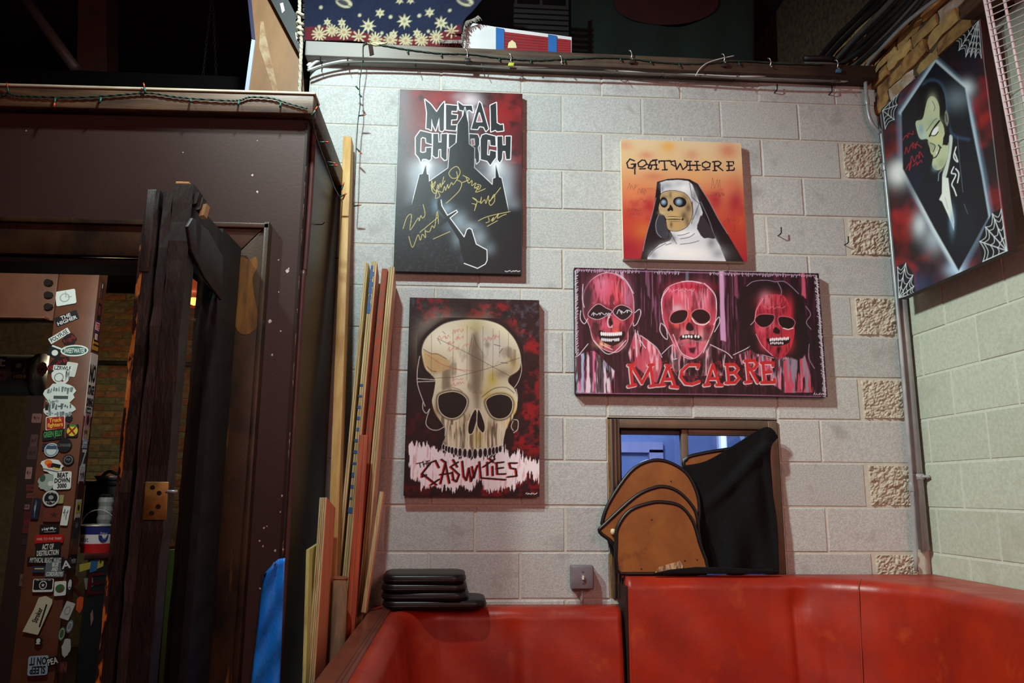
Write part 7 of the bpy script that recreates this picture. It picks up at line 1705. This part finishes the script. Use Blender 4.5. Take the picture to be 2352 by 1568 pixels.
bar_text('REAL', 242, 1340, 40, (110, 28, 26)); bar_text('RAW', 261, 1283, 13, (110, 40, 36))
bk = at_y(215, 1268, .97); BKZ = CT
r1, r0 = .092, .078
bkt = thing('beer_bucket', (bk.x, 1.0, BKZ), 'blue white and red metal beer bucket on the bar counter', 'bucket')
hb = at_y(215, 1206, 1.0).z - BKZ
cB, cW, cR = mat('bucket_blue', (34, 44, 110), rough=.35), mat('bucket_white', (216, 218, 222), rough=.35), mat('bucket_red', (178, 30, 34), rough=.35)
cen = (bk.x, 1.0, BKZ)
def rad(f): return r0 + (r1 - r0) * f
for f0, f1, mt, nm in ((0, .34, cR, 'red_band'), (.34, .68, cW, 'white_band'), (.68, 1.0, cB, 'blue_band')):
    MB().lathe([(rad(f0), hb * f0), (rad(f1), hb * f1)], cen, 28).build(nm, mt, bkt, smooth=True)
MB().lathe([(0, .004), (r0, .004)], cen, 28).build('base', cR, bkt)
MB().tube([(bk.x + r1 * math.cos(a), 1.0 + r1 * math.sin(a), BKZ + hb) for a in [k * math.pi / 14 for k in range(28)]], .004, 6, closed=True).build('rim', STEEL, bkt, smooth=True)
MB().tube([(bk.x + r1 * math.cos(a), 1.0 - .02 * math.sin(a), BKZ + hb + .085 * math.sin(a)) for a in [k * math.pi / 14 for k in range(15)]], .0025, 6).build('handle', STEEL, bkt, smooth=True)
def bucket_text(t, ang, f, size, c):
    me, co = text_mesh(t, size, flat(c)); R0 = rad(f) + .0012
    A = ang + co[:, 0] / R0; Pn = np.stack([bk.x + R0 * np.sin(A), 1.0 - R0 * np.cos(A), BKZ + hb * f + co[:, 1]], 1)
    me.vertices.foreach_set('co', Pn.astype(np.float32).ravel()); me.update(); me.materials.append(flat(c)); o = bpy.data.objects.new('lettering', me); col.objects.link(o); attach(o, bkt)
bucket_text('Pabst', -.55, .5, .034, (34, 44, 110)); 
b = MB(); R0 = rad(.6) + .0008
sh_ = [(R0 * 0 + .026 * math.cos(t), hb * .62 + .034 * math.sin(t)) for t in [k * math.pi / 10 for k in range(20)]]
b.add([(bk.x + R0 * math.sin(.75 + x / R0), 1.0 - R0 * math.cos(.75 + x / R0), BKZ + z) for x, z in sh_], [tuple(range(20))]); b.build('badge', cB, bkt)
bucket_text('Pabst', .75, .72, .018, W_); bucket_text('Blue Ribbon', .75, .52, .010, W_)
# cups in plastic sleeve, carton, bin, tray
cq = at_y(238, 1205, 1.16)
cu = thing('cup_stack', (cq.x, 1.16, CT), 'white plastic cup stack in a clear sleeve behind the bucket', 'cups')
ct_ = at_y(238, 1142, 1.16).z
CUP = mat('white_plastic_cups', (206, 208, 206), (180, 184, 184), rough=.3)
MB().lathe([(0, 0), (.032, 0)] + [(.033 + .006 * (k % 2) + .004 * k / 12, (ct_ - CT) * k / 12) for k in range(13)] + [(0, ct_ - CT)], (cq.x, 1.16, CT), 18).build('cups', CUP, cu, smooth=False)
MB().lathe([(.046, .0), (.048, (ct_ - CT) * .5), (.046, ct_ - CT + .004), (.03, ct_ - CT + .02)], (cq.x, 1.16, CT), 14).build('plastic_sleeve', glass('clear_film', (225, 228, 228), .12, .1), cu)
ca_, cb_ = at_y(248, 1262, 1.12), at_y(285, 1260, 1.12); cz = at_y(266, 1206, 1.12).z
o = thing('cardboard_carton', ((ca_.x + cb_.x) / 2, 1.16, CT), 'small brown cardboard carton beside the beer bucket', 'box')
CARD = mat('brown_cardboard', (150, 112, 60), (136, 100, 52), rough=.8)
MB().box(ca_.x, 1.12, CT + .001, cb_.x, 1.22, cz).build('carton', CARD, o); MB().box(ca_.x, 1.119, cz, (ca_.x + cb_.x) / 2 - .001, 1.221, cz + .003).build('flap', CARD, o); MB().box((ca_.x + cb_.x) / 2 + .001, 1.119, cz, cb_.x, 1.221, cz + .003).build('flap', CARD, o)
bi = thing('black_bin', (-2.55, 1.45, CT), 'black lidded storage bin behind the bucket', 'bin')
x0, x1 = at_y(192, 1150, 1.38).x, at_y(312, 1150, 1.38).x; zt_ = at_y(250, 1104, 1.38).z
BBN = mat('black_bin_plastic', (22, 22, 24), (18, 18, 20), rough=.45)
MB().box(x0, 1.38, CT, x1, 1.65, zt_ - .03).build('tub', BBN, bi, bevel=.006); MB().box(x0 - .008, 1.372, zt_ - .03, x1 + .008, 1.66, zt_).build('lid', BBN, bi, bevel=.006)
tq = at_y(258, 1098, 1.48); ty = thing('metal_tray', (tq.x, 1.48, zt_), 'round metal tray on top of the black bin', 'tray')
MB().lathe([(0, .004), (.08, .004), (.10, .03), (.104, .03), (.084, 0), (0, 0)], (tq.x, 1.48, zt_ + .001), 24).build('dish', mat('dull_tin', (110, 110, 108), rough=.4, metal=.6), ty, smooth=True)
MB().tube(smooth_path([(tq.x - .06, 1.48, zt_ + .03), (tq.x - .02, 1.47, zt_ + .06), (tq.x + .02, 1.49, zt_ + .045), (tq.x + .05, 1.48, zt_ + .05)], 4), .012, 6).build('crumpled_rag', mat('dark_rag', (34, 34, 36), rough=.9), ty, smooth=True)
